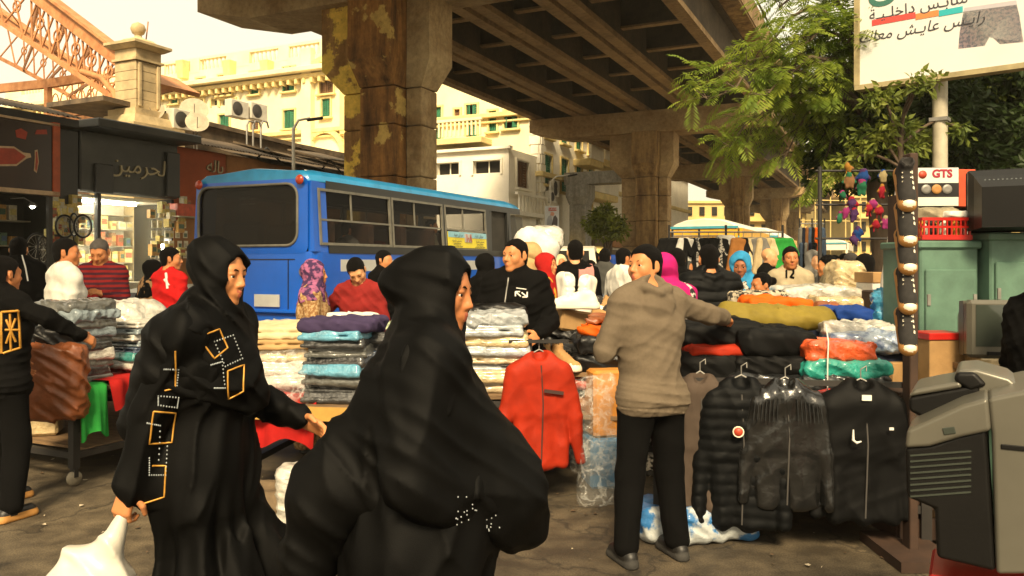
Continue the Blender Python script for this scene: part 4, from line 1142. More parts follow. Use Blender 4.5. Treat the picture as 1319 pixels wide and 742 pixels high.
# hardware shop further left, dark with hanging goods
hard = thing('hardware_shop', 'dark open-fronted hardware shop hung with wheels and tools beside the lit shop', 'shop', W(-3.9, SA, 0.13), ROWZ)
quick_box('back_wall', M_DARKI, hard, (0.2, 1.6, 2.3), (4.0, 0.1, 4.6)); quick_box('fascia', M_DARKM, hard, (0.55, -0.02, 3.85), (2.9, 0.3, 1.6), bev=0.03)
quick_box('side_panel', M_DARKM, hard, (1.78, -0.25, 3.0), (0.5, 0.3, 3.2), bev=0.02); quick_box('roof', M_TIN, hard, (0.2, 0.7, 4.72), (4.2, 2.2, 0.08))
quick_box('counter', M_SHELF, hard, (0.2, 0.3, 0.45), (2.8, 0.6, 0.9), bev=0.02)
for zz in (1.3, 1.9, 2.5): quick_box('shelf', M_SHELF, hard, (0.2, 1.35, zz), (3.4, 0.4, 0.03))
for zz in (0.92, 1.315, 1.915, 2.515):
    x = -1.3
    while x < 1.7:
        w = rnd.choice((0.14, 0.18, 0.22)); h = rnd.choice((0.22, 0.3, 0.36)); ci = rnd.randrange(8)
        p = W(-3.9, SA, 0.13) + UV * (x + w / 2) - NV * (rnd.uniform(1.2, 1.4) if zz > 1 else 0.35)
        o = link('carton', good(w, h, 0.16, ci), None, (p.x, p.y, 0.13 + zz), ROWZ + rnd.uniform(-.2, .2))
        tag(o, 'coloured carton on the shelves of the dark hardware shop', 'carton', 'cartons in the hardware shop')
        x += w + rnd.uniform(0.02, 0.2)
M_TYRE = mat('tyre_black', (0.015, 0.014, 0.013), rough=0.7)
M_CHROME = mat('spoke_metal', (0.5, 0.48, 0.42), rough=0.3, metal=0.8, var=0.2)
def ringpts(c, r, n, ax): return [Vector(c) + (Vector((math.cos(2 * math.pi * i / n) * r, 0, math.sin(2 * math.pi * i / n) * r)) if ax == 'y' else Vector((0, math.cos(2 * math.pi * i / n) * r, math.sin(2 * math.pi * i / n) * r))) for i in range(n + 1)]
def wheel(label, loc, rz, r=0.3, group=None):
    o = thing('bicycle_wheel', label, 'wheel', loc, rz, group)
    MB().tube(ringpts((0, 0, 0), r, 20, 'y'), 0.022, 6, cap=False).build('tyre', M_TYRE, o)
    MB().tube(ringpts((0, 0, 0), r - 0.03, 20, 'y'), 0.010, 6, cap=False).build('rim', M_CHROME, o)
    s = MB()
    for i in range(14): a = 2 * math.pi * i / 14; s.tube([(0, 0, 0), (math.cos(a) * (r - .03), 0, math.sin(a) * (r - .03))], 0.004, 4)
    s.lathe([(0.03, -0.04), (0.03, 0.04)], 8, M=Euler((R(90), 0, 0)).to_matrix()); s.build('spokes', M_CHROME, o)
for k, (px, py) in enumerate(((48, 318), (52, 322), (76, 292), (84, 290), (92, 292))):
    t_, z_ = sp(px, py, SA + 0.5)
    p = W(t_, SA + 0.5 + 0.1 * k, z_)
    wheel('spoked wheel hung at the front of the hardware shop', p, ROWZ + R(10 + 25 * (k % 2)), 0.30 if k < 2 else 0.26, 'wheels hung at the hardware shop')
for i in range(46):      # goods hung across the open fronts
    px = rnd.uniform(58, 104) if i % 3 else rnd.uniform(194, 246); py = rnd.uniform(262, 335)
    t_, z_ = sp(px, py, SA + .45); ci = rnd.choice((0, 1, 1, 7, 4, 2, 7))
    tag(link('hanging_packet', good(rnd.choice((.14, .18)), rnd.choice((.22, .3)), .16, ci), None, W(t_, SA + .45, z_), ROWZ + rnd.uniform(-.3, .3)), 'coloured packet hung across the open shop fronts', 'packet', 'packets hung across the shop fronts')
# shop lamp
lp = W(-2.55, SA + 0.6, 0); t_, z_ = sp(42, 266, SA + 0.7)
lamp = thing('bulkhead_lamp', 'small lit lamp above the hardware goods', 'lamp', W(t_, SA + 0.7, z_), ROWZ)
MB().lathe([(0.0, 0.09), (0.05, 0.08), (0.10, 0.0)], 10).build('lamp_shade', M_METAL, lamp); MB().lathe([(0.0, -0.05), (0.045, -0.02), (0.05, 0.02), (0, 0.04)], 10).build('bulb', M_TUBE, lamp)
MB().tube([(0, 0, 0.08), (0, 0.3, 0.2), (0, 0.75, 0.2)], 0.012, 5).build('bracket', M_METAL, lamp)
# left sign board with tin awning
t_, z_ = sp(25, 200, SA + 1.3)
sb = thing('sign_board', 'black sign board with red border under a corrugated awning', 'sign', W(t_, SA + 1.3, z_), ROWZ)
M_REDB = mat('sign_red_border', (0.52, 0.10, 0.03), rough=0.5, var=0.3, scale=3); M_SIGNK = mat('sign_black', (0.03, 0.012, 0.008), rough=0.3, var=0.5, scale=1)
M_REDP = mat('sign_red_print', (0.42, 0.05, 0.02), rough=0.5, var=0.3); M_OFFW = mat('sign_offwhite', (0.6, 0.42, 0.25), rough=0.6)
quick_box('board', M_SIGNK, sb, (-0.3, 0, 0), (2.0, 0.10, 1.42))
quick_box('border', M_REDB, sb, (0.78, -0.01, 0), (0.16, 0.14, 1.60)); quick_box('border', M_OFFW, sb, (-0.3, -0.01, -0.75), (2.3, 0.14, 0.09)); quick_box('border', M_OFFW, sb, (-0.3, -0.01, 0.75), (2.3, 0.14, 0.05))
def blob(pts, mt, nm='printed_shape', dz=0.0):
    MB().prism(pts, -0.058 - dz, -0.0512 - dz).build(nm, mt, sb)
blob([(0.28, -0.30), (0.34, -0.34), (0.39, -0.1), (0.36, 0.16), (0.30, 0.14), (0.30, -0.02)], M_OFFW); blob([(0.305, -0.27), (0.335, -0.30), (0.365, -0.1), (0.345, 0.12), (0.315, 0.1), (0.32, -0.02)], M_REDP, dz=0.006)
blob([(-0.6, -0.3), (-0.1, -0.24), (0.12, -0.06), (0.22, -0.02), (0.2, 0.06), (0.05, 0.06), (-0.15, 0.16), (-0.6, 0.12)], M_OFFW); blob([(-0.57, -0.26), (-0.1, -0.2), (0.1, -0.02), (0.03, 0.02), (-0.15, 0.12), (-0.57, 0.08)], M_REDP, dz=0.006)
blob([(-0.1, 0.36), (0.1, 0.34), (0.14, 0.5), (0.0, 0.56), (-0.12, 0.5)], M_REDP); blob([(0.3, 0.48), (0.58, 0.52), (0.56, 0.62), (0.34, 0.58)], M_REDP)
def corr(name, mt, parent, w, d, z, slope, pitch=0.12, amp=0.022):
    n = int(w / pitch * 4)
    mb = MB().sheet(lambda u, v: Vector((-w / 2 + w * u, d * v, z + slope * v + amp * math.sin(u * w / pitch * 2 * math.pi))), n, 3)
    o = mb.build(name, mt, parent)
    return o
corr('corrugated_awning', M_TIN, sb, 2.9, 1.6, 1.0, 0.45)
quick_box('awning_beam', M_DARKM, sb, (0.0, 0.1, 0.88), (2.8, 0.12, 0.16)); quick_box('post', M_DARKM, sb, (0.75, 0.12, -2.3), (0.09, 0.09, 3.1))
# orange shop
osh = thing('orange_shop', 'orange painted shop with relief lettering and tin awning next to the bus', 'shop', W(2.55, SA, 0.13), ROWZ)
quick_box('fascia', M_ORNG, osh, (-0.45, -0.02, 3.75), (1.9, 0.3, 1.9), bev=0.03); quick_box('fascia', M_ORN2, osh, (2.3, 0.02, 3.95), (3.5, 0.3, 1.5), bev=0.03)
quick_box('back_wall', M_LITW, osh, (1.2, 1.3, 1.6), (5.0, 0.1, 3.2)); quick_box('side_wall', M_DARKM, osh, (4.0, 0.7, 1.6), (0.2, 1.6, 3.2))
for i, (s_, zz) in enumerate((('باله', 4.25), ('يانى', 3.75), ('بنر', 3.3))):
    text('relief_letters', arab(s_), 0.5, M_GILT, osh, (0.02, -0.19, zz), (R(90), 0, 0), ext=0.03, shear=0.1)
text('relief_letters', arab('و'), 0.5, M_GILT, osh, (0.85, -0.15, 4.1), (R(90), 0, 0), ext=0.03)
corr('corrugated_awning', M_TIN, osh, 6.8, 1.7, 4.72, 0.5).location = (2.0, -0.9, 0)
M_REDBOX = mat('red_box', (0.55, 0.07, 0.02), rough=0.5, var=0.3, scale=8)
t_, z_ = sp(234, 271, SA + 0.4)
tag(MB().box((0, 0, 0.17), (0.62, 0.4, 0.34), bev=0.01).build('red_carton', M_REDBOX, None, W(t_, SA + 0.4, z_ - 0.17), ROWZ), 'orange red carton on the shelf beside the bus window', 'carton')
quick_box('shelf', M_SHELF, osh, ((t_ - 2.55), -0.4, z_ - 0.17 - 0.13 - 0.02), (0.9, 0.8, 0.03))
for px in range(198, 246, 8):        # cards of accessories hung in rows
    for py in range(276, 332, 13):
        t_, z_ = sp(px + rnd.uniform(-1.5, 1.5), py, SA + 0.22)
        ci = rnd.choice((4, 4, 4, 7, 1, 3))
        o = link('accessory_card', good(0.14, 0.2, 0.03, ci) if False else gm.setdefault(('card', ci), MB().box((0, 0, 0), (0.14, 0.02, 0.2), m=0).box((0, -0.016, -0.02), (0.09, 0.012, 0.10), m=1).mesh('accessory_card', [MATS['shop_white'], GOODC[ci]])), None, W(t_, SA + 0.22, z_), ROWZ)
        tag(o, 'small card of accessories hung in rows beside the lit shop', 'card', 'accessory cards hung in rows')
quick_box('card_panel', M_ORN2, osh, (-0.2, -0.195, 1.5), (2.5, 0.02, 2.6))
# roofs and clutter behind the bus, up to the pier
row = thing('shop_row', 'row of low shops with patched tin roofs running towards the pier', 'shop', W(6.6, SA, 0.13), ROWZ)
quick_box('wall', M_ORN2, row, (2.5, 0.9, 2.2), (9.0, 1.8, 4.4)); quick_box('roof_parapet', M_TIN, row, (1.5, 2.2, 5.5), (12.5, 0.15, 0.9))
corr('corrugated_roof', M_TIN, row, 9.4, 2.2, 4.55, 0.6).location = (2.5, -0.6, 0)
for i, (xx, yy, w, zz, rx) in enumerate(((-1.2, -0.3, 2.2, 4.75, 0.06), (0.9, -0.5, 1.8, 4.9, -0.05), (3.0, -0.2, 2.4, 4.72, 0.08), (5.2, -0.4, 2.2, 4.82, -0.06))):
    MB().box((0, 0, 0), (w, 1.5, 0.05)).build('roof_patch', M_TIN, row, (xx, yy + 0.4, zz + 0.28), rot=(0.26, rx, 0.05))
for i, xx in enumerate((-1.9, 1.2)):
    MB().tube([(xx - .5, -0.3, 4.72), (xx, -0.2, 5.1), (xx + .5, -0.3, 4.72)], 0.03, 6).build('roof_brace', M_DARKM, row)
quick_box('roof_slab', M_TIN, row, (-1.2, 3.2, 5.95), (9.5, 2.4, 0.14), rot=(0, 0.03, 0))
def rooftop(px, py, a): q = plane_hit(px, py, W(0, a), NV); return q
p = rooftop(233, 168, -9.6); aircon('air conditioner with round fan on the tin shop roof', p, ROWZ, None, 1.0)
for px, py, nm in ((305, 152, 'grey box air conditioner at the edge of the rusty roof'), (330, 155, 'grey box air conditioner beside a bent pipe on the rusty roof')):
    p = rooftop(px, py, -11.0); aircon(nm, p, ROWZ, None, 1.0)
M_DISH = mat('dish_grey', (0.42, 0.36, 0.25), rough=0.6, var=0.3, scale=4)
def dish(label, p, r, base, rz=0.4):
    d = thing('satellite_dish', label, 'satellite dish', (p.x, p.y, base), rz)
    Mx = Euler((R(65), 0, 0)).to_matrix()
    h = p.z - base
    mb = MB(); prof = [(r * k / 6, -0.22 * r * (1 - (k / 6) ** 2)) for k in range(0, 7)]
    mb.lathe([(max(0.001, a), b) for a, b in prof], 20, (0, 0, h), M=Mx); mb.build('reflector', M_DISH, d)
    MB().tube([(0, 0.12, 0), (0, 0.12, h), (0, 0.05, h)], 0.025, 6).build('mast', M_METAL, d)
    MB().tube([(0, 0, h - r * 0.95), (0, -r * 0.9, h + 0.1)], 0.012, 5).build('feed_arm', M_METAL, d)
dish('large satellite dish on the tin roof behind the stone pillar', rooftop(250, 141, -9.4), 0.42, 4.85)
dish('smaller satellite dish below the large dish on the tin roof', rooftop(254, 157, -9.0), 0.34, 4.80)
dish('satellite dish fixed at the foot of the stone pillar', rooftop(201, 145, -9.8), 0.30, 4.9, -0.3)
# bent pipes
for k, px in enumerate((318, 326, 336)):
    q = rooftop(px, 165, -9.6)
    tag(MB().tube([q + Vector((0, 0, -0.9)), q + Vector((0, 0, 0.1)), q + UV * 0.1 + Vector((0, 0, 0.25)), q + UV * 0.3 + Vector((0, 0, 0.25)), q + UV * 0.38 + Vector((0, 0, 0.05))], 0.035, 6).build('vent_pipe', M_METAL),
        'bent metal vent pipe on the rusty shop roof', 'pipe', 'bent vent pipes')
def lamppost(label, loc, h, rz, arm=0.8, r=0.05):
    l = thing('street_lamp', label, 'street lamp', loc, rz)
    MB().tube([(0, 0, 0), (0, 0, h * 0.94), (arm * 0.3, 0, h * 0.985), (arm, 0, h)], [r * 1.2, r, r * 0.8, r * 0.7], 8).build('pole', M_AC, l)
    MB().box((arm + 0.15, 0, h - 0.02), (0.5, 0.18, 0.08), bev=0.02, rot=(0, -0.2, 0)).build('lamp_head', M_DARKM, l)
q = rooftop(378, 155, -6.9); lamppost('white street lamp standing behind the blue bus', (q.x, q.y, 0.13), q.z - 0.13 + 0.1, 0.35, 0.5)
q = on_plane(709, 225, a=-6.0); lamppost('slim street lamp in front of the white facade', (q.x, q.y, 0), q.z, 0.1, 1.0)

# ------------------------------------------------------------------ iron market hall and its stone pillar
M_IRON = mat('rust_red_iron', (0.56, 0.27, 0.11), rough=0.75, var=0.35, scale=3, col2=(0.34, 0.13, 0.045))
M_STONE = mat('weathered_stone', (0.52, 0.40, 0.22), rough=0.9, var=0.35, scale=2.0, bump=0.4, bscale=14)
sp0 = plane_hit(178, 165, W(0, -10.2), NV)
pil = thing('stone_pillar', 'weathered stone gate pillar with ball finial at the iron hall', 'pillar', (sp0.x, sp0.y, 0.13), ROWZ)
zb = sp0.z - 0.13; top = plane_hit(178, 30, W(0, -10.2), NV).z - 0.13
k_ = (top - zb) / 3.25
def pb(name, z0, z1, w, w2=None):
    w *= k_ * 1.0; w2 = (w2 or w / k_) * k_
    mb = MB(); loft(mb, [(-w / 2, w / 2, -w / 2, w / 2, zb + z0 * k_), (-w2 / 2, w2 / 2, -w2 / 2, w2 / 2, zb + z1 * k_)]); mb.build(name, M_STONE, pil)
quick_box('base_block', M_STONE, pil, (0, 0, zb / 2), (1.9 * k_, 1.9 * k_, zb - 0.01))
pb('plinth', 0.0, 0.30, 1.55, 1.35); pb('plinth', 0.32, 0.5, 1.2)
for i in range(5): pb('stone_course', 0.52 + i * 0.29, 0.52 + i * 0.29 + 0.275, 0.92 - 0.01 * (i % 2))
pb('neck_moulding', 1.98, 2.05, 1.06); pb('frieze', 2.06, 2.34, 0.92); pb('cornice', 2.35, 2.45, 1.05, 1.35); pb('cornice', 2.46, 2.54, 1.38); pb('blocking', 2.55, 2.72, 0.95, 0.6)
MB().lathe([(0.30 * k_, 0), (0.12 * k_, 0.08 * k_), (0.10 * k_, 0.16 * k_), (0.17 * k_, 0.2 * k_), (0.23 * k_, 0.34 * k_), (0.18 * k_, 0.48 * k_), (0.04, 0.55 * k_), (0, 0.57 * k_)], 14, (0, 0, zb + 2.72 * k_)).build('ball_finial', M_STONE, pil)
MB().tube([(0.25, 0, zb + 2.6 * k_), (0.35, 0, zb + 3.4 * k_)], 0.02, 5).build('rod', M_IRON, pil)
for e in (-1, 1):
    MB().box((e * 0.34 * k_, -0.48 * k_, zb + 1.25 * k_), (0.12 * k_, 0.06, 1.35 * k_), bev=0.02).build('pilaster', M_STONE, pil)
# the roof: two lattice gable trusses and purlins between them
hall = thing('iron_market_hall', 'rust red iron lattice roof of an old market hall without its covering', 'market hall', W(0, -10.2), 0)
bpy.context.view_layer.update()
HI = hall.matrix_world.inverted()
def hp_(px, py, t): return HI @ plane_hit(px, py, W(t, 0), -UV)
def strip(name, pts, w, th, dirv):
    mb = MB()
    for a, b in zip(pts[:-1], pts[1:]):
        d = b - a; L = d.length
        x = d.normalized(); y = dirv.normalized(); z = x.cross(y).normalized(); y = z.cross(x)
        Mr = Matrix((x, y, z)).transposed()
        mb.box((a + b) / 2, (L * 1.01, th, w), rot=Mr)
    return mb.build(name, M_IRON, hall)
for kt, t in enumerate((3.2, 11.0)):
    if kt == 0:
        tp = [(-260, -240), (-100, -120), (40, -12), (100, 34), (162, 82)]
        lowp = [(-260, -150), (-100, -40), (30, 48), (95, 92), (150, 128)]
    else:
        tp = [(-170, -100), (-60, -25), (30, 38), (80, 74), (128, 104)]
        lowp = [(-170, -20), (-60, 45), (20, 85), (70, 112), (118, 140)]
    T = [hp_(x, y, t) for x, y in tp]; L = [hp_(x, y, t) for x, y in lowp]
    strip('top_chord', T, 0.5 if kt == 0 else 0.34, 0.22, UV); strip('top_flange', [p + Vector((0, 0, 0.28 if kt == 0 else .18)) for p in T], 0.09, 0.5, UV)
    strip('bottom_chord', L, 0.16, 0.14, UV)
    def samp(pl, u):
        n = len(pl) - 1; i = min(int(u * n), n - 1); f = u * n - i; return pl[i].lerp(pl[i + 1], f)
    n = 22 if kt == 0 else 16
    for i in range(n):
        a = samp(T, i / n); b = samp(L, (i + 1) / n); c = samp(T, (i + 1) / n); d = samp(L, i / n)
        strip('lattice_bar', [a, b], 0.055, 0.05, UV); strip('lattice_bar', [d, c], 0.055, 0.05, UV)
    for i in range(0, n, 2):
        q = samp(T, (i + .5) / n).lerp(samp(L, (i + .5) / n), 0.5)
        ring = [q + NV * math.cos(k * math.pi / 5) * 0.2 + Vector((0, 0, math.sin(k * math.pi / 5) * 0.2)) for k in range(11)]
        MB().tube(ring, 0.03, 5, cap=False).build('ring_ornament', M_IRON, hall)
    if kt == 0: TT = T; LL = L
    else:
        for u in (0.0, 0.2, 0.4, 0.55, 0.7, 0.85, 1.0):
            strip('purlin', [samp(TT, u), samp(T, u)], 0.16, 0.10, NV)
            strip('purlin', [samp(LL, u), samp(L, u)], 0.09, 0.07, NV)
        for u in (0.1, 0.3, 0.5, 0.7):
            strip('brace', [samp(TT, u), samp(T, u + .2)], 0.05, 0.05, NV)
        for u in (0.3, 0.45): strip('tie_rod', [samp(LL, u), samp(T, u - 0.2)], 0.04, 0.04, NV)
# arched bracket from the chord to the pillar and the hanging eaves on the far side
def arcb(name, pts, r=0.06): MB().tube(pts, r, 6).build(name, M_IRON, hall)
bq = [hp_(x, y, 3.2) for x, y in ((150, 165), (153, 140), (146, 118), (130, 100), (105, 92))]; arcb('bracket_arch', bq, 0.10)
bq2 = [hp_(x, y, 3.2) for x, y in ((158, 165), (160, 130), (160, 90))]; arcb('bracket_post', bq2, 0.12)
for k in range(6):
    q = bq[1].lerp(bq[3], k / 5); q2 = hp_(158, 138 - k * 8, 3.2)
    MB().tube([q, q2], 0.03, 5).build('bracket_scroll', M_IRON, hall)
strip('eave', [hp_(196, 96, 3.2), hp_(228, 116, 3.2)], 0.14, 1.8, UV); strip('eave_strut', [hp_(197, 122, 3.2), hp_(222, 116, 3.2)], 0.09, 0.09, UV)
for k in range(3): strip('eave_strut', [hp_(198, 108 + k * 6, 3.2), hp_(206 + k * 6, 104 + k * 4, 3.2)], 0.05, 0.05, UV)
# two iron columns holding the hall, standing behind the shops
for px in (62, -20):
    q = hp_(px, 165, 7.0); strip('column', [Vector((q.x, q.y, 0.13)), Vector((q.x, q.y, q.z + 1.6))], 0.22, 0.22, UV)
strip('cross_beam', [hp_(-40, 118, 7.0), hp_(62, 108, 7.0), hp_(125, 98, 7.0)], 0.35, 0.2, UV)
# fence screen of thin bricks behind it
scr = thing('brick_screen', 'rough red brick wall behind the iron hall, topped with wire loops', 'wall', W(10.0, -14), 0)
bpy.context.view_layer.update()
S1 = HI
qa = plane_hit(62, 165, W(10.0, 0), -UV); qb = plane_hit(156, 112, W(10.0, 0), -UV)
L = (qa - qb).length; nW = (Vector((qb.x, qb.y, 0)) - Vector((qa.x, qa.y, 0))); wl = nW.length; nW.normalize()
M_BRK = mat('rust_brick', (0.36, 0.17, 0.07), rough=0.9, var=0.5, scale=5, bump=0.3); M_BRKD = mat('brick_mortar_dark', (0.12, 0.06, 0.03), rough=0.95)
base = scr.matrix_world.inverted() @ Vector((qa.x, qa.y, 0)); rzb = math.atan2(nW.y, nW.x)
bb_ = MB().box((wl / 2, 0.2, (qb.z - 0.6) / 2 + 0.06), (wl + 0.8, 0.16, qb.z - 0.7)); bo_ = bb_.build('backing', M_BRKD, scr, base, rzb)
brk = MB().box((0, 0, 0), (0.50, 0.13, 0.21), bev=0.02).mesh('brick', M_BRK)
rows = int((qb.z - 0.4 - (qa.z - 1.0)) / 0.25); cols = int(wl / 0.54) + 1
for r_ in range(rows):
    for c_ in range(cols):
        v = Vector((0.27 + c_ * 0.54 + (0.27 if r_ % 2 else 0), 0.08, qa.z - 0.95 + r_ * 0.25))
        link('brick', brk, scr, base + Matrix.Rotation(rzb, 3, 'Z') @ v, rzb + rnd.uniform(-.05, .05))
for c_ in range(int(wl / 0.6)):
    v0 = Vector((0.3 + c_ * 0.6, 0.15, qb.z - 0.45))
    pts = [base + Matrix.Rotation(rzb, 3, 'Z') @ (v0 + Vector((0.26 * math.cos(math.pi * k / 6), 0, 0.6 * math.sin(math.pi * k / 6)))) for k in range(7)]
    MB().tube(pts, 0.03, 5).build('wire_loop', M_IRON, scr)
# ------------------------------------------------------------------ trees
def leafmat(name, col, col2, tr=0.35):
    m = bpy.data.materials.new(name); m.use_nodes = True; nt = m.node_tree; b = nt.nodes['Principled BSDF']
    tc = _n(nt, 'ShaderNodeTexCoord'); nz = _n(nt, 'ShaderNodeTexNoise'); nz.inputs['Scale'].default_value = 2.2; nz.inputs['Detail'].default_value = 6
    nt.links.new(tc.outputs['Object'], nz.inputs['Vector'])
    rp = _n(nt, 'ShaderNodeValToRGB'); rp.color_ramp.elements[0].position = 0.35; rp.color_ramp.elements[1].position = 0.65
    rp.color_ramp.elements[0].color = c4(col2); rp.color_ramp.elements[1].color = c4(col)
    nt.links.new(nz.outputs[0], rp.inputs[0]); nt.links.new(rp.outputs[0], b.inputs['Base Color'])
    b.inputs['Roughness'].default_value = 0.5; b.inputs['Specular IOR Level'].default_value = 0.3
    t = _n(nt, 'ShaderNodeBsdfTranslucent'); nt.links.new(rp.outputs[0], t.inputs[0])
    mx = _n(nt, 'ShaderNodeMixShader'); mx.inputs[0].default_value = tr
    nt.links.new(b.outputs[0], mx.inputs[1]); nt.links.new(t.outputs[0], mx.inputs[2]); nt.links.new(mx.outputs[0], nt.nodes['Material Output'].inputs[0])
    return m
M_FEA = leafmat('feathery_leaf', (0.32, 0.38, 0.05), (0.14, 0.22, 0.028), 0.55)
M_FIC = leafmat('ficus_leaf', (0.050, 0.085, 0.018), (0.012, 0.024, 0.006), 0.2)
M_FICY = leafmat('young_leaf', (0.22, 0.25, 0.04), (0.09, 0.13, 0.02), 0.35)
M_BARK = mat('bark', (0.10, 0.07, 0.045), rough=0.95, var=0.5, scale=6, bump=0.6, bscale=22, stretch=(1, 1, 0.3))
def frond(mb, base, d, L, rnd, m=0):
    d = d.normalized(); sd = d.cross(Vector((0, 0, 1))); sd = sd.normalized() if sd.length > .1 else Vector((1, 0, 0))
    n = 9
    p = base.copy(); dr = d.copy(); prev = p.copy()
    for i in range(n):
        dr = (dr + Vector((0, 0, -0.10))).normalized(); q = p + dr * (L / n)
        w = L * 0.30 * math.sin(math.pi * (i + 1.2) / (n + 1.6)) + 0.02
        for e in (-1, 1):
            tip = q + (sd * e * 0.9 + dr * 0.55 + Vector((0, 0, -0.28 + rnd.uniform(-.2, .1)))) * w
            ww = dr * (L / n * 0.42)
            mid = q.lerp(tip, 0.55)
            mb.add([q - ww * 0.25, mid - ww, tip, mid + ww * 0.75], [(0, 1, 2, 3)], m)
        p = q
def limb(mb, a, b, ra, rb, sag=0.0, n=6, rnd=None):
    pts = []
    for i in range(n + 1):
        t = i / n; p = a.lerp(b, t); p.z += sag * math.sin(math.pi * t)
        if rnd and 0 < i < n: p += Vector((rnd.uniform(-1, 1), rnd.uniform(-1, 1), rnd.uniform(-1, 1))) * (a - b).length * 0.025
        pts.append(p)
    mb.tube(pts, [ra + (rb - ra) * i / n for i in range(n + 1)], 7)
    return pts
rnd = random.Random(21)
ft = thing('feathery_tree', 'feathery leaved tree arching over the street beside the flyover', 'tree', (GX(1135, 13), 13, 0))
tw = Vector((GX(1135, 13), 13, 0))
trunk = MB(); cr = MB(); br = MB()
fork = Vector((GX(1128, 13), 13, 4.2)) - tw
trunk.tube([(0, 0, 0), (0.08, 0, 1.4), (-0.05, 0.05, 2.8), fork], [0.24, 0.19, 0.16, 0.13], 9)
tips = [(912, 128, 11.6), (940, 190, 11.8), (985, 62, 12.0), (1005, 8, 12.6), (1060, -45, 12.5), (1030, 96, 12.8), (1015, 195, 12.8), (1072, 165, 13.2), (925, 100, 12.2), (1092, 55, 12.0), (1050, 30, 13.5), (1060, 215, 13),
        (970, 150, 12.5), (990, 120, 11.5), (1085, 110, 12.5), (1120, -60, 13), (1180, -60, 12.5), (1030, 60, 11.8), (960, 178, 12.3), (1000, 165, 13.0)]
for (px, py, Y) in tips:
    tip = P(px, py, Y) - tw
    pts = limb(br, fork + Vector((0, 0, rnd.uniform(-0.6, 0.5))), tip, 0.055, 0.012, sag=0.55 + rnd.uniform(0, .3), n=8, rnd=rnd)
    for i in range(3, 9):
        for k in range(4):
            base = pts[min(i, 8)] + Vector((rnd.uniform(-.08, .08),) * 3)
            d = Vector((rnd.uniform(-1, 1), rnd.uniform(-1, 1), rnd.uniform(-0.5, 0.7))) + (pts[-1] - pts[0]).normalized() * 0.8
            tw_end = base + d.normalized() * rnd.uniform(0.15, 0.42)
            br.tube([base, tw_end], [0.008, 0.004], 4, cap=False)
            for q in range(3):
                dd = d + Vector((rnd.uniform(-1, 1), rnd.uniform(-1, 1), rnd.uniform(-.7, .5)))
                frond(cr, base.lerp(tw_end, 0.4 + 0.3 * q), dd, rnd.uniform(0.26, 0.50), rnd)
trunk.build('trunk', M_BARK, ft); br.build('limbs', M_BARK, ft); cr.build('crown', M_FEA, ft)
def leafy(mb, c, r, n, rnd, L=0.11, m=0, squash=0.8):
    for i in range(n):
        v = Vector((rnd.gauss(0, 1), rnd.gauss(0, 1), rnd.gauss(0, 1)))
        v = v.normalized() * (rnd.random() ** 0.4)
        p = c + Vector((v.x * r, v.y * r, v.z * r * squash))
        d = (v * 0.7 + Vector((rnd.uniform(-1, 1), rnd.uniform(-1, 1), rnd.uniform(-1, 0.4)))).normalized()
        s = d.cross(Vector((rnd.uniform(-1, 1), rnd.uniform(-1, 1), rnd.uniform(-1, 1)))).normalized()
        l = L * rnd.uniform(0.7, 1.3); w = l * 0.20; up = d.cross(s) * w * 0.35
        mb.add([p, p + d * l * .5 - s * w + up, p + d * l, p + d * l * .5 + s * w + up], [(0, 1, 2), (0, 2, 3)], m)
def ficus(label, base, regions, n, L, mats, seed, hfork=2.6, name='ficus_tree', tr=0.2):
    rnd = random.Random(seed); t = thing(name, label, 'tree', base); B = Vector(base)
    tk = MB(); cr = MB(); lb = MB()
    fk = Vector((0, 0, hfork)); tk.tube([(0, 0, 0), (0.05, 0.03, hfork * .5), fk], [tr, tr * .8, tr * .65], 9)
    for (c, r) in regions:
        c = Vector(c) - B
        limb(lb, fk + Vector((0, 0, rnd.uniform(-.5, .2))), c, tr * 0.35, 0.02, 0.2, 5, rnd)
        k = max(5, int(n * r * r))
        for j in range(7):
            v = Vector((rnd.uniform(-1, 1), rnd.uniform(-1, 1), rnd.uniform(-1, 1))).normalized() * r * rnd.uniform(.35, .8)
            leafy(cr, c + v, r * rnd.uniform(0.35, 0.6), k, rnd, L, 1 if rnd.random() < 0.13 and len(mats) > 1 else 0)
    tk.build('trunk', M_BARK, t); lb.build('limbs', M_BARK, t); cr.build('crown', mats, t)
    return t
reg = []
for (px, py, Y, r) in ((1075, 180, 13.5, .75), (1060, 205, 13.6, .5), (1120, 150, 13.4, .9), (1110, 195, 13.2, .7), (1165, 130, 13.2, 1.0), (1160, 175, 13.0, .9), (1215, 150, 13.8, 1.0), (1200, 200, 13.4, .9), (1260, 130, 13.4, 1.1), (1255, 180, 13.2, 1.0), (1310, 120, 13.4, 1.1),
                      (1300, 170, 13.2, 1.0), (1290, 215, 13.5, .9), (1340, 150, 13.5, 1.1), (1240, 222, 13.6, .8), (1150, 215, 13.6, .6), (1360, 210, 13.5, 1.0), (1180, 90, 14.2, 1.0), (1250, 80, 14.4, 1.2), (1330, 70, 14.4, 1.2), (1400, 110, 14, 1.3), (1130, 115, 14.0, .8), (1095, 225, 13.4, .45), (1330, 245, 14, .9), (1270, 250, 14, .7)):
    reg.append((P(px, py, Y), r))
ficus('dense dark green ficus tree behind the billboard', (GX(1245, 14.2), 14.2, 0), reg, 330, 0.165, [M_FIC, M_FICY], 31, 2.8)
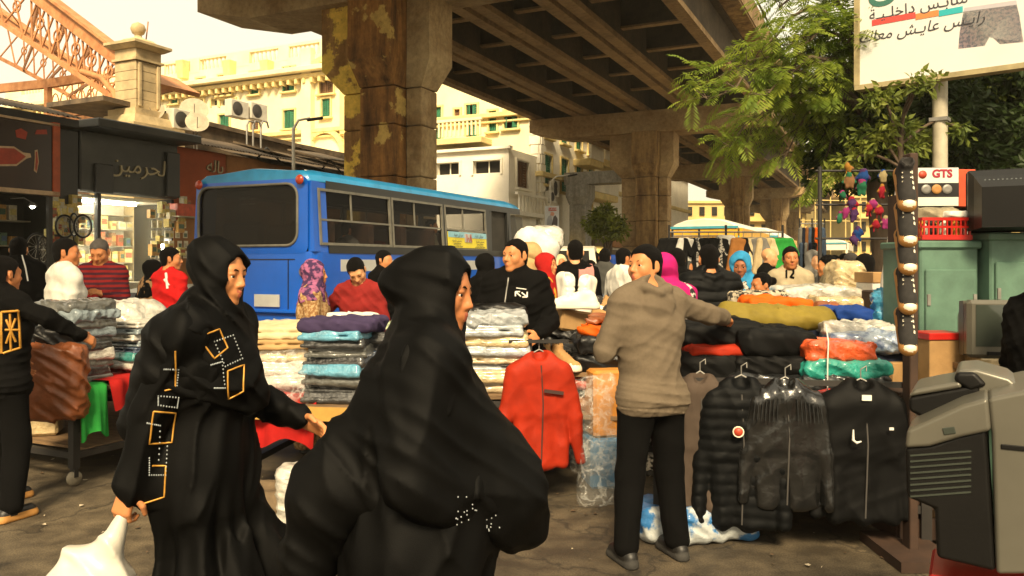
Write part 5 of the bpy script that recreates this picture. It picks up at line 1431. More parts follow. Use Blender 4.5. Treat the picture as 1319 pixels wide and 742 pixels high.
# sprigs in front of the billboard foot
reg = [(P(1190, 105, 10.6), .22), (P(1182, 112, 10.7), .16), (P(1135, 128, 11.2), .28), (P(1150, 170, 11.4), .32), (P(1085, 215, 11.8), .3), (P(1110, 180, 11.6), .3), (P(1175, 180, 11.5), .3), (P(1240, 165, 11.2), .2)]
ficus('young yellow green shoots of a slender tree at the billboard pole', (GX(1160, 11.3), 11.3, 0), reg, 260, 0.13, [M_FICY, M_FICY], 37, 3.4, 'young_tree', 0.06)
# small round tree by the portal frame and ones far down the street
reg = [(P(768, 287, 33), .65), (P(782, 284, 33), .75), (P(796, 288, 33), .6), (P(777, 276, 33.3), .45), (P(788, 277, 33), .4), (P(782, 294, 32.6), .6)]
ficus('small round leafy tree growing beside the grey portal frame', (GX(782, 33), 33, 0), reg, 160, 0.24, [leafmat('street_tree_leaf', (0.24, 0.27, 0.03), (0.05, 0.075, 0.012)), M_FICY], 41, 2.0, 'street_tree', 0.12)

# ------------------------------------------------------------------ billboard
M_BBW = mat('billboard_white', (0.62, 0.62, 0.60), rough=0.5, var=0.06, scale=1)
M_BBF = mat('billboard_frame', (0.33, 0.27, 0.14), rough=0.6, var=0.3, scale=6)
M_POLE = mat('pole_cream', (0.42, 0.38, 0.28), rough=0.6, var=0.3, scale=3, bump=0.1)
bp0 = Vector((GX(1209, 11.2), 11.2, 0))
rzb = math.atan2(-0.645, 0.764)
bb = thing('billboard', 'white billboard advertising underwear on a pale pole', 'billboard', bp0, rzb)
bpy.context.view_layer.update()
xd = Vector((0.764, -0.645, 0)); nb_ = Vector((-0.645, -0.764, 0))
BBo = bp0 + nb_ * 0.20
def bbp(px, py):
    q = plane_hit(px, py, BBo, nb_); return (q - bp0).dot(xd), q.z
xl, zb0 = bbp(1107, 110); xr, zr = bbp(1319, 82)
xr2 = xr + 1.2; zbm = (zb0 + zr) / 2; H = 3.2; zt = zbm + H; cx = (xl + xr2) / 2; wd = xr2 - xl
quick_box('panel', M_BBW, bb, (cx, -0.12, zbm + H / 2), (wd, 0.14, H))
for (c, d) in (((cx, -0.14, zbm - 0.03), (wd + .12, 0.2, 0.07)), ((xl - 0.03, -0.14, zbm + H / 2), (0.07, 0.2, H)), ((xr2 + .03, -0.14, zbm + H / 2), (0.07, 0.2, H)), ((cx, -0.14, zt + .03), (wd + .12, 0.2, 0.07))):
    quick_box('frame', M_BBF, bb, c, d)
MB().tube([(0, 0.08, 0), (0, 0.08, zt - 0.3)], 0.098, 14).build('pole', M_POLE, bb)
quick_box('pole_clamp', M_METAL, bb, (0, 0.08, 3.62), (0.23, 0.23, 0.05))
M_INK = mat('ink_dark', (0.035, 0.035, 0.045), rough=0.6, var=0); M_INKG = mat('ink_green', (0.03, 0.13, 0.10), rough=0.6, var=0)
FY = -0.20
def bbbar(px0, py0, px1, py1, th, mt, nm='colour_bar'):
    a = bbp(px0, py0); b = bbp(px1, py1); z = (a[1] + b[1]) / 2
    MB().prism([(a[0], z - th), (b[0], z - th), (b[0], z + th), (a[0], z + th)], FY + 0.004, FY + 0.011).build(nm, mt, bb)
bbbar(1123, 28, 1179, 21, 0.042, mat('ad_red', (0.52, 0.06, 0.05), var=0, rough=0.5)); bbbar(1179.3, 21, 1209, 17, 0.042, mat('ad_orange', (0.56, 0.20, 0.06), var=0, rough=0.5)); bbbar(1209.3, 17, 1240, 12, 0.042, mat('ad_teal', (0.02, 0.36, 0.40), var=0, rough=0.5))
a = bbp(1181, 11); text('printed_letters', arab('ملابـس داخلـيـة'), 0.205, M_INK, bb, (a[0], FY + 0.006, a[1] + 0.02), (R(90), 0, 0), ext=0.003, sx=1.0)
a = bbp(1186, 36); text('printed_letters', arab('رايـس عايـش معاك'), 0.205, M_INK, bb, (a[0] - 0.02, FY + 0.006, a[1]), (R(90), 0, 0), ext=0.003, shear=0.25, sx=1.0)
a = bbp(1150, -14); text('printed_letters', arab('كـس'), 0.6, M_INKG, bb, (a[0] + 0.25, FY + 0.006, a[1] + 0.12), (R(90), 0, 0), ext=0.003, offset=0.012)
# the printed figure: hips in patterned shorts
M_PSK = mat('print_skin', (0.52, 0.24, 0.15), rough=0.5, var=0.08); M_PBAND = mat('print_band', (0.42, 0.40, 0.44), rough=0.5, var=0.05)
M_PSH = mat('print_shorts', (0.32, 0.24, 0.27), rough=0.5, var=0.3, scale=26, col2=(0.09, 0.10, 0.16), thresh=(0.44, 0.56), detail=2)
def bbpoly(pts, mt, lay, nm='printed_figure'):
    poly = [bbp(x, y) for x, y in pts]; poly = [(x, z) for x, z in poly]
    MB().prism(poly, FY + 0.012 - 0.002 * lay, FY + 0.014 - 0.002 * lay).build(nm, mt, bb)
bbpoly([(1243, -30), (1309, -34), (1309, 8), (1315, 22), (1318, 58), (1317, 75), (1288, 77), (1280, 52), (1275, 49), (1271, 52), (1263, 83), (1237, 84), (1234, 62), (1237, 36), (1241, 15)], M_PSK, 0)
bbpoly([(1241, 14), (1309, 4), (1313, 20), (1318, 54), (1288, 57), (1279, 49), (1274, 48), (1268, 59), (1234, 63), (1236, 40)], M_PSH, 1)
bbpoly([(1241, 15), (1242, 10), (1309, 0), (1310, 6)], M_PBAND, 2)
# ------------------------------------------------------------------ the blue bus
M_BLUE = mat('bus_blue', (0.001, 0.095, 0.54), rough=0.35, var=0.12, scale=2, coat=0.3, bump=0.02, bscale=8)
M_BLUE2 = mat('bus_sky_blue', (0.02, 0.27, 0.55), rough=0.4, var=0.25, scale=3, coat=0.2)
M_BLKP = mat('bus_black_band', (0.012, 0.012, 0.011), rough=0.4, var=0.3, scale=2)
M_SEAL = mat('window_seal', (0.16, 0.15, 0.12), rough=0.55, var=0.3, scale=8)
M_BGL = mat('bus_glass', (0.006, 0.005, 0.004), rough=0.08, var=0, alpha=0.36, spec=0.12)
M_RGL = mat('rear_glass', (0.010, 0.007, 0.004), rough=0.08, var=0.4, scale=1.5, alpha=0.7, spec=0.2)
M_STRP = mat('bus_white_stripe', (0.48, 0.48, 0.46), rough=0.45, var=0.1)
M_LAMPR = mat('lamp_red', (0.40, 0.05, 0.02), rough=0.25, var=0.1); M_LAMPW = mat('lamp_clear', (0.5, 0.42, 0.28), rough=0.25, var=0.1)
M_SEAT = mat('seat_brown', (0.10, 0.05, 0.03), rough=0.8, var=0.3)
BR = Vector((-2.52, 10.24, 0))
def make_bus(name, label, cat, loc, rz, L=6.7, Wd=2.12, Hh=2.86, body=None, roofm=None, detail=True):
    b = thing(name, label, cat, loc, rz)
    body = body or M_BLUE; roofm = roofm or M_BLUE2
    zs, zt = 1.76, 2.66
    def ring(y, inset, z0, z1, prof):
        return [(x, y, z) for x, z in prof]
    # lower body
    lowp = [(-0.10, 0.36), (-0.015, 0.55), (0.0, 1.0), (-0.005, zs), (-Wd + 0.005, zs), (-Wd, 1.0), (-Wd + 0.015, 0.55), (-Wd + 0.10, 0.36)]
    ys = [(0.0, 0.13), (0.03, 0.055), (0.09, 0.015), (0.18, 0.0), (L - 0.35, 0.0), (L - 0.08, 0.05), (L, 0.16)]
    mb = MB(); vs = []; n = len(lowp)
    for y, ins in ys:
        for x, z in lowp: vs.append((x - ins if x > -Wd / 2 else x + ins, y, z))
    fs = []
    for i in range(len(ys) - 1):
        for k in range(n): fs.append((i * n + k, i * n + (k + 1) % n, (i + 1) * n + (k + 1) % n, (i + 1) * n + k))
    fs.append(tuple(range(n))[::-1]); fs.append(tuple((len(ys) - 1) * n + k for k in range(n)))
    fs = [f[::-1] for f in fs]
    mb.add(vs, fs); mb.build('body', body, b)
    # roof
    rp = [(-0.055, zt), (-0.06, zt + 0.03), (-0.09, zt + 0.10), (-0.20, zt + 0.165), (-0.5, Hh - 0.02), (-Wd / 2, Hh + 0.03)]
    rp = rp + [(-Wd - x, z) for x, z in rp[-2::-1]]
    ys = [(-0.005, 0.12, -0.07), (0.04, 0.04, -0.03), (0.20, 0.0, 0.0), (L - 0.7, 0.0, 0.0), (L - 0.3, 0.03, -0.05), (L - 0.08, 0.12, -0.13)]
    vs = []; n = len(rp); fs = []
    for y, ins, dz in ys:
        for x, z in rp:
            f = (x + Wd / 2) / (Wd / 2)
            vs.append((x - ins * f, y, zt + (z - zt) * (1 + dz * 3) if z > zt else z))
    for i in range(len(ys) - 1):
        for k in range(n - 1): fs.append((i * n + k, (i + 1) * n + k, (i + 1) * n + k + 1, i * n + k + 1))
        fs.append((i * n, i * n + n - 1, (i + 1) * n + n - 1, (i + 1) * n))
    fs.append(tuple(range(n))[::-1]); fs.append(tuple((len(ys) - 1) * n + k for k in range(n)))
    o = MB().add(vs, [f[::-1] for f in fs], 0, True).build('roof', roofm, b); m_ = o.modifiers.new('bevel', 'BEVEL'); m_.width = .05; m_.segments = 3; m_.limit_method = 'ANGLE'
    return b
bus = make_bus('blue_bus', 'bright blue minibus with dark windows parked behind the stalls', 'bus', BR, STREET)
bpy.context.view_layer.update()
L = 6.7; Wd = 2.12; zs = 1.76; zt = 2.66
def bp_(px, py):
    q = plane_hit(px, py, BR, NV); d = q - BR; return d.dot(UV), q.z
def side(x): return x
def slab(name, mt, y0, y1, z0, z1, xo=0.0, th=0.05, par=bus, left=False):
    # side panel following the tumblehome
    def xx(z): return -0.005 - 0.055 * max(0, (z - zs) / (zt - zs))
    mb = MB()
    s = -1 if left else 1
    def X(z, o): return (xx(z) + o) if not left else (-Wd - xx(z) - o)
    v = [(X(z0, xo), y0, z0), (X(z0, xo), y1, z0), (X(z1, xo), y1, z1), (X(z1, xo), y0, z1), (X(z0, xo - th), y0, z0), (X(z0, xo - th), y1, z0), (X(z1, xo - th), y1, z1), (X(z1, xo - th), y0, z1)]
    f = [(0, 1, 2, 3), (5, 4, 7, 6), (0, 4, 5, 1), (3, 2, 6, 7), (0, 3, 7, 4), (1, 5, 6, 2)]
    if left: f = [q[::-1] for q in f]
    mb.add(v, f); return mb.build(name, mt, par)
wins = [(bp_(413, 280)[0], bp_(505.5, 280)[0]), (bp_(507, 280)[0], bp_(572.5, 280)[0]), (bp_(575, 280)[0], bp_(628, 280)[0])]
dr = (bp_(634, 280)[0], bp_(657, 280)[0]); qw = (bp_(660, 280)[0], L - 0.12)
wz0, wz1 = 1.845, 2.585
# black band: rails and pillars
for left in (False, True):
    slab('window_rail', M_BLKP, 0.30, L - 0.25, zs - 0.02, wz0 - 0.0, 0.008, 0.06, left=left); slab('window_rail', M_BLKP, 0.30, L - 0.3, wz1, zt + 0.03, 0.008, 0.06, left=left)
    edges = [0.30] + [v for w in wins for v in w] + [dr[0], dr[1], qw[0]]
    pil_ = [(0.30, wins[0][0])] + [(wins[i][1], wins[i + 1][0]) for i in range(2)] + [(wins[2][1], dr[0]), (dr[1], qw[0])]
    for (p0, p1) in pil_:
        if p1 - p0 > 0.01: slab('window_pillar', M_BLKP, p0, p1, wz0, wz1, 0.007, 0.06, left=left)
    slab('corner_pillar', M_BLUE, 0.02, 0.30, zs, zt + 0.01, -0.004, 0.10, left=left)
    for wi, (a, c) in enumerate(wins):
        w = slab('window', M_BGL, a + 0.03, c - 0.03, wz0 + 0.03, wz1 - 0.03, -0.012, 0.01, left=left)
        for (y0, y1, z0, z1) in ((a, c, wz0, wz0 + 0.035), (a, c, wz1 - 0.035, wz1), (a, a + 0.035, wz0 + .035, wz1 - .035), (c - 0.035, c, wz0 + .035, wz1 - .035)):
            slab('window_frame', M_SEAL, y0, y1, z0, z1, 0.016, 0.03, par=w, left=left)
        zm = wz0 + 0.32
        slab('sliding_rail', M_SEAL, a + .035, c - .035, zm, zm + 0.025, 0.004, 0.02, par=w, left=left)
        slab('sliding_rail', M_SEAL, a + (c - a) * 0.42, a + (c - a) * 0.42 + 0.025, zm + .026, wz1 - .036, 0.004, 0.02, par=w, left=left)
    slab('quarter_window', M_BGL, qw[0] + 0.02, qw[1] - 0.05, 1.92, wz1 - 0.05, -0.01, 0.01, left=left)
    slab('stripe', M_STRP, 0.55, dr[0] - 0.03, 1.50, 1.66, 0.004, 0.004, left=left)
    slab('stripe', M_STRP, 0.75, dr[0] - 0.03, 0.95, 1.0, 0.004, 0.004, left=left)
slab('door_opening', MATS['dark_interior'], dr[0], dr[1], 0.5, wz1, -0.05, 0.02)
slab('door_frame', M_BLKP, dr[0], dr[0] + 0.05, 0.5, wz1, 0.012, 0.06); slab('door_frame', M_BLKP, dr[1] - 0.05, dr[1], 0.5, wz1, 0.012, 0.06)
# rear: frame ring round the big window
def rrect(cx, cz, w, h, r, n=5):
    p = []
    for (sx, sz, a0) in ((1, -1, -90), (1, 1, 0), (-1, 1, 90), (-1, -1, 180)):
        for i in range(n + 1):
            a = R(a0 + 90 * i / n); p.append((cx + sx * (w / 2 - r) + r * math.cos(a), cz + sz * (h / 2 - r) + r * math.sin(a)))
    return p
ow = rrect(-Wd / 2, (zs + zt) / 2 + 0.02, Wd - 0.20, zt - zs + 0.10, 0.10); iw = rrect(-Wd / 2 - 0.06, 2.24, 1.72, 0.80, 0.17)
mb = MB(); n = len(ow)
mb.add([(x, -0.002, z) for x, z in ow] + [(x, -0.012, z) for x, z in iw] + [(x, 0.06, z) for x, z in iw], [(i, (i + 1) % n, n + (i + 1) % n, n + i) for i in range(n)] + [(n + i, n + (i + 1) % n, 2 * n + (i + 1) % n, 2 * n + i) for i in range(n)], 0)
mb.build('rear_panel', M_BLUE, bus)
rw = MB().prism(iw, 0.012, 0.022).build('rear_window', M_RGL, bus)
MB().tube([Vector((x, -0.014, z)) for x, z in iw] + [Vector((iw[0][0], -0.014, iw[0][1]))], 0.020, 6, cap=False).build('window_seal', M_SEAL, rw)
for (x, z) in ((-0.19, 2.70), (-Wd + 0.19, 2.70)):
    MB().lathe([(0.0, 0.03), (0.05, 0.025), (0.065, 0.0)], 12, (x, -0.055, z - 0.02), M=Euler((R(90), 0, 0)).to_matrix()).build('marker_lamp', M_LAMPR, bus)
for (x, z, m_, r_) in ((-0.16, 1.50, M_LAMPR, .06), (-0.16, 1.18, M_LAMPW, .065), (-Wd + .16, 1.5, M_LAMPR, .06), (-Wd + .16, 1.18, M_LAMPW, .065)):
    MB().lathe([(0.0, 0.03), (r_ * .8, 0.025), (r_, 0.0)], 14, (x, -0.008, z), M=Euler((R(90), 0, 0)).to_matrix()).build('tail_lamp', m_, bus)
    MB().lathe([(r_ + .012, 0.0), (r_ + .01, 0.02), (r_ - .005, 0.02)], 14, (x, -0.004, z), M=Euler((R(90), 0, 0)).to_matrix()).build('lamp_bezel', M_SEAL, bus)
quick_box('bumper', M_BLKP, bus, (-Wd / 2, -0.10, 0.62), (Wd - 0.1, 0.18, 0.26), bev=0.05)
quick_box('rear_step', M_BLUE, bus, (-Wd / 2, -0.03, 0.98), (Wd - 0.35, 0.06, 0.06), bev=0.02)
quick_box('tail_gate_line', M_BLKP, bus, (-Wd / 2, -0.003, 1.66), (1.5, 0.012, 0.012)); 
for x in (-0.42, -1.70): quick_box('tail_gate_line', M_BLKP, bus, (x, -0.003, 1.33), (0.012, 0.012, 0.66))
np_ = quick_box('number_plate', M_STRP, bus, (-Wd / 2 + 0.3, -0.02, 1.12), (0.42, 0.02, 0.16))
# reversing stickers and a thing behind the rear glass
for k in range(4): quick_box('sticker', M_STRP, bus, (-1.22 + 0.16 * (k % 2), 0.03, 2.47 - 0.07 * (k // 2)), (0.12, 0.004, 0.018))
# wheels
def bwheel(x, y):
    w = bpy.data.objects.new('wheel', None); COL.objects.link(w); w.parent = bus; w.location = (x, y, 0.40)
    Mx = Euler((0, R(90), 0)).to_matrix()
    MB().lathe([(0.24, -0.11), (0.37, -0.12), (0.40, -0.07), (0.40, 0.07), (0.37, 0.12), (0.24, 0.11)], 24, M=Mx).build('tyre', M_TYRE, w)
    MB().lathe([(0.0, 0.06), (0.10, 0.06), (0.12, 0.02), (0.20, 0.03), (0.24, 0.10)], 20, M=Mx).build('rim', M_METAL, w)
for y in (1.5, 5.35):
    for x in (-0.14, -Wd + 0.14): bwheel(x, y)
# ad panel on the last window
aw = wins[2]
adp = slab('route_panel', mat('ad_yellow', (0.72, 0.60, 0.03), rough=0.5, var=0.1), aw[0] + 0.06, aw[1] - 0.05, wz0 + 0.03, wz0 + 0.30, 0.022, 0.012)
slab('panel_header', mat('ad_lightblue', (0.25, 0.50, 0.60), rough=0.5, var=0.15), aw[0] + 0.06, aw[1] - 0.05, wz0 + 0.205, wz0 + 0.30, 0.026, 0.003, par=adp)
yc = (aw[0] + aw[1]) / 2
slab('number_panel', M_STRP, yc - 0.13, yc + 0.13, wz0 + 0.13, wz0 + 0.275, 0.030, 0.003, par=adp)
RS = (R(90), 0, R(90))
text('route_number', '١٠٨', 0.19, M_REDP, adp, (0.026, yc, wz0 + 0.195), RS, ext=0.001, offset=0.004)
for zz, s_ in ((0.15, 'رمسيس عباسية'), (0.105, 'مدينة نصر'), (0.06, 'سيدة عتبة رمسيس')):
    for e in (-1, 1): text('route_text', arab(s_), 0.05, M_INK, adp, (0.022, yc + e * 0.42, wz0 + zz), RS, ext=0.001)
for e in (-1, 1): text('route_text', arab('ميدان عتبة'), 0.07, M_INK, adp, (0.026, yc + e * 0.38, wz0 + 0.245), RS, ext=0.001)
# mirror and front
MB().tube([(0.0, L - 0.25, 1.95), (0.22, L + 0.05, 1.98), (0.30, L + 0.1, 1.8)], 0.025, 6).build('mirror_arm', M_BLKP, bus)
MB().box((0.30, L + 0.1, 1.68), (0.2, 0.08, 0.34), bev=0.03).build('mirror', M_BLKP, bus)
MB().add([(-0.16, L - .02, zs), (-Wd + .16, L - .02, zs), (-Wd + .22, L - 0.22, zt), (-0.22, L - 0.22, zt)], [(0, 1, 2, 3)]).build('windscreen', M_BGL, bus)
# seats inside
for y in (0.75, 1.65, 2.5, 3.35, 4.2):
    for x in (-0.45, -Wd + 0.45):
        quick_box('seat', M_SEAT, bus, (x, y, 1.775 - 0.22), (0.75, 0.42, 0.4), bev=0.04); quick_box('seat_back', M_SEAT, bus, (x, y - 0.24, 1.98), (0.75, 0.12, 0.42), bev=0.05)
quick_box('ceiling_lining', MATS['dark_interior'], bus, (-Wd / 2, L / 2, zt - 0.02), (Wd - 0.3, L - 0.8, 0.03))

# ------------------------------------------------------------------ other buses and vans down the street
M_VWH = mat('van_white', (0.72, 0.68, 0.56), rough=0.4, var=0.12, scale=2, coat=0.2); M_VYE = mat('van_yellow', (0.68, 0.36, 0.02), rough=0.45, var=0.2, coat=0.2)
M_TEAL = mat('van_teal', (0.05, 0.30, 0.38), rough=0.45, var=0.2)
def small_bus(label, px, Y, L=6.0, Hh=2.8, yellow=True):
    b = make_bus('white_bus', label, 'bus', (GX(px, Y), Y, 0), STREET, L, 2.1, Hh, M_VYE if yellow else M_VWH, M_VWH)
    z0, z1 = 1.76, 2.66
    q = MB()
    for x in (-0.01, -2.09): q.box((x, L / 2, 2.50), (0.08, L - .5, 0.33), m=0)
    q.box((-1.05, 0.05, 2.50), (1.95, 0.1, 0.33)); q.build('fascia', M_VYE if yellow else M_VWH, b)
    MB().box((-1.05, 0.03, 2.69), (1.98, 0.14, 0.07)).build('roof_edge', M_TEAL, b)
    for i in range(5):
        y = 0.35 + i * (L - .6) / 5
        for x in (-0.012, -2.088): quick_box('window', M_BGL, b, (x, y + (L - .6) / 10, 2.04), (0.02, (L - .6) / 5 - 0.12, 0.52))
        for x in (-0.03, -2.07): quick_box('pillar', M_VWH, b, (x, y - 0.04, 2.05), (0.05, 0.08, 0.6))
    quick_box('rear_window', M_BGL, b, (-1.05, 0.02, 2.04), (1.6, 0.02, 0.5))
    for x in (-0.06, -2.04): quick_box('pillar', M_VWH, b, (x, 0.08, 2.05), (0.1, 0.12, 0.62))
    for y in (1.3, L - 1.3):
        for x in (-0.12, -1.98):
            MB().lathe([(0.18, -0.1), (0.34, -0.1), (0.36, 0), (0.34, 0.1), (0.18, 0.1)], 16, (x, y, 0.36), M=Euler((0, R(90), 0)).to_matrix()).build('wheel', M_TYRE, b)
    return b
small_bus('white roofed bus with yellow fascia and teal edge behind the clothes rail', 953, 23.5, 6.5, 2.95)
small_bus('white bus standing just beyond the yellow fascia bus', 1004, 31.5, 6.5, 3.05)
small_bus('plain white bus far down the street past the stalls', 1092, 42, 6.5, 2.9, False)
# white estate car / van behind the shoe stall
def car(label, loc, rz, body, L=4.4, Wd=1.72, Hh=1.62, van=False):
    c = thing('parked_car', label, 'car', loc, rz)
    zb = 0.95
    prof = [(0.0, 0.35), (0.02, 0.8), (0.12, zb), (0.45 if not van else 0.2, Hh - 0.06), (0.8, Hh), (2.55, Hh), (2.95, Hh - 0.12), (3.45, zb + 0.03), (4.25, 0.84), (4.4, 0.6), (4.38, 0.35)]
    prof = [(a * L / 4.4, b) for a, b in prof]
    mb = MB(); n = len(prof); vs = []
    for x, sc in ((-Wd / 2, 1), (Wd / 2, 1)):
        for (y, z) in prof: vs.append((x * (1 - 0.16 * max(0, (z - zb)) / (Hh - zb)), y, z))
    fs = [tuple(range(n)), tuple(range(n, 2 * n))[::-1]] + [(i, n + i, n + (i + 1) % n, (i + 1) % n) for i in range(n)]
    mb.add(vs, fs); mb.build('body', body, c)
    def gl(pts, nm='window'):
        mb = MB(); mb.add(pts, [tuple(range(len(pts)))]); mb.build(nm, MATS['dark_pane'], c)
    for s in (-1, 1):
        for (y0, y1, y2, y3) in ((0.35, 1.35, 1.35, 0.62), (1.45, 2.45, 2.4, 1.45), (2.55, 3.2, 2.75, 2.5)):
            k = L / 4.4
            x0 = s * (Wd / 2 * (1 - 0.16 * 0.08) + 0.006); x1 = s * (Wd / 2 * (1 - 0.16 * 0.85) + 0.006)
            p = [(x0, y0 * k, zb + 0.06), (x0, y1 * k, zb + 0.06), (x1, y2 * k, Hh - 0.1), (x1, y3 * k, Hh - 0.1)]
            gl(p if s > 0 else p[::-1])
    gl([(-Wd * .4, 0.105 * L / 4.4 - .008, zb + .08), (Wd * .4, 0.105 * L / 4.4 - .008, zb + .08), (Wd * .37, (.40 if not van else .18) * L / 4.4 - 0.008, Hh - .1), (-Wd * .37, (.40 if not van else .18) * L / 4.4 - .008, Hh - .1)], 'rear_window')
    quick_box('bumper', M_BLKP, c, (0, -0.02, 0.45), (Wd * .96, 0.14, 0.18), bev=0.04); quick_box('number_plate', M_STRP, c, (0, -0.01, 0.72), (0.5, 0.03, 0.13))
    for s in (-1, 1):
        quick_box('tail_light', M_LAMPR, c, (s * Wd * .42, 0.02, 0.80), (0.2, 0.06, 0.16), bev=0.02)
        for y in (0.85 * L / 4.4, 3.5 * L / 4.4):
            MB().lathe([(0.16, -0.09), (0.30, -0.09), (0.32, 0), (0.30, 0.09), (0.16, 0.09), (0.05, 0.07), (0, 0.07)], 18, (s * (Wd / 2 - 0.08), y, 0.32), M=Euler((0, R(90 * s), 0)).to_matrix()).build('wheel', M_TYRE, c)
    return c
car('white van parked beyond the man with the pink towel', (GX(712, 15.0), 15.0, 0), STREET + R(18), M_VWH, 4.6, 1.8, 1.95, True)
car('white car parked in front of the lit shop', (GX(176, 11.2), 11.2, 0), STREET, M_VWH, 4.0, 1.5, 1.28)
car('pale car far off under the flyover beside the small tree', (GX(800, 27), 27, 0), STREET, M_AC, 4.3)

# ------------------------------------------------------------------ far street
M_HAZ = mat('far_hazed_yellow', (0.60, 0.44, 0.16), rough=0.9, var=0.15, scale=0.3)  # distant haze is put into the base colour of walls and scaffold
def far_block(label, px0, px1, y0, Y, depth, fl, cols, mt):
    X0, X1 = GX(px0, Y), GX(px1, Y); H = P(0, y0, Y).z
    b = thing('far_building', label, 'building', ((X0 + X1) / 2, Y, 0), 0); w = X1 - X0
    quick_box('wall', mt, b, (0, depth / 2, H / 2), (w, depth, H)); quick_box('cornice', mt, b, (0, depth / 2, H + 0.2), (w + .8, depth + .8, 0.4))
    wm = MB().box((0, 0, 0), (w / cols * 0.42, 0.3, H / fl * 0.5)).mesh('window', M_PANE)
    for i in range(fl):
        for j in range(cols): link('window', wm, b, (-w / 2 + (j + .5) * w / cols, -0.06, (i + .55) * H / fl))
    for i in range(1, fl): quick_box('balcony', mt, b, (0, -0.5, i * H / fl), (w * 0.8, 1.0, 0.25))
    return b
far_block('hazy yellow apartment block closing the far end of the street', 1026, 1072, 232, 120, 14, 6, 5, M_HAZ)
far_block('hazy pale tower block beyond the palm end of the street', 1066, 1106, 222, 150, 14, 8, 4, M_HAZ)
far_block('low ochre building behind the hanging toys stall', 1096, 1150, 255, 95, 12, 4, 5, M_HAZ)
far_block('ochre block far behind the flyover piers', 880, 1024, 262, 135, 14, 4, 9, M_HAZ)
far_block('yellow block far behind the ficus tree', 1150, 1420, 215, 110, 12, 6, 12, M_HAZ)
# minaret like tower
tw_ = thing('slender_tower', 'slender yellow tower in the haze at the far end of the street', 'tower', (GX(1054, 118), 118, 0))
quick_box('shaft', M_HAZ, tw_, (0, 0, 7), (2.6, 2.6, 14)); MB().lathe([(1.9, 14.01), (1.9, 14.6), (1.0, 14.8), (1.0, 16.4), (1.3, 16.6), (0.6, 17.6), (0.05, 18.4)], 12).build('top', M_HAZ, tw_)
# scaffold under the flyover end
sc_ = thing('scaffold', 'thin steel scaffold frame beside the far flyover piers', 'scaffold', (GX(1030, 70), 70, 0), 0.3)
for i in range(5):
    MB().tube([(i * 1.6, 0, 0), (i * 1.6, 0, 9)], 0.06, 5).build('post', M_HAZ, sc_)
    MB().tube([(0, 0, 1.8 * (i + 1)), (6.4, 0, 1.8 * (i + 1))], 0.05, 5).build('ledger', M_HAZ, sc_)
# lit shop fronts and the portrait sign along the white facade
M_GLOW = mat('lit_shop_window', (0.7, 0.45, 0.1), emit=(1.0, 0.62, 0.12), estr=1.6, var=0.5, scale=1.2)
def front(label, t, w, mt, sign):
    s = thing('street_shop', label, 'shop', W(t, -6.70, 0.13), ROWZ)
    quick_box('window', mt, s, (0, 0.0, 1.3), (w * .8, 0.12, 2.2)); quick_box('sign', sign, s, (0, -0.1, 2.85), (w, 0.3, 0.6), bev=0.03)
    for x in (-w / 2, w / 2): quick_box('pillar', M_TIN, s, (x, -0.05, 1.5), (0.2, 0.25, 3.0))
    for k in range(5): quick_box('display_item', GOODC[k], s, (-w * .3 + k * w * .15, -0.12, 0.4 + 0.35 * (k % 3)), (w * .11, 0.1, 0.5), bev=0.01)
front('small shop with glowing yellow window beside the portrait sign', 25.5, 2.2, M_GLOW, MATS['green_shutter'])
front('shop with amber glowing window behind the portal column', 29.5, 2.4, M_GLOW, M_ORNG)
front('shop with warm lit window behind the small tree', 33.0, 2.6, M_GLOW, M_TIN)
front('dim shop with tin sign past the small tree', 36.5, 2.6, MATS['dark_pane'], M_ORN2)
q = P(711, 281, 24)
ps = thing('portrait_sign', 'upright white poster sign with a dark figure and red heading', 'sign', (q.x, q.y, 0), R(-6))
quick_box('panel', M_STRP, ps, (0, 0, q.z), (0.40 * 1.05, 0.12, 0.72)); quick_box('heading', M_REDP, ps, (0.02, -0.068, q.z + 0.26), (0.24, 0.012, 0.10))
text('heading_text', 'GAVA', 0.10, M_STRP, ps, (0.02, -0.078, q.z + 0.26), (R(90), 0, 0), ext=0.002)
def psil(pts, mt, l): MB().prism([(x, q.z + z) for x, z in pts], -0.066 - l, -0.061 - l).build('printed_figure', mt, ps)
psil([(-.05, -.33), (.16, -.33), (.17, -.02), (.11, .08), (.05, .04), (.02, -.1)], M_SIGNK, 0); psil([(-.14, -.33), (-.04, -.33), (.02, -.08), (-.02, .08), (-.1, .06), (-.15, -.05)], mat('print_grey', (.3, .3, .3), var=.2), 0.002); psil([(-.05, .08), (.05, .06), (.08, .13), (.04, .18), (-.03, .17)], M_PSK, 0.004)
MB().tube([(0, 0.02, 0), (0, 0.02, q.z - .35)], 0.04, 8).build('post', M_METAL, ps)
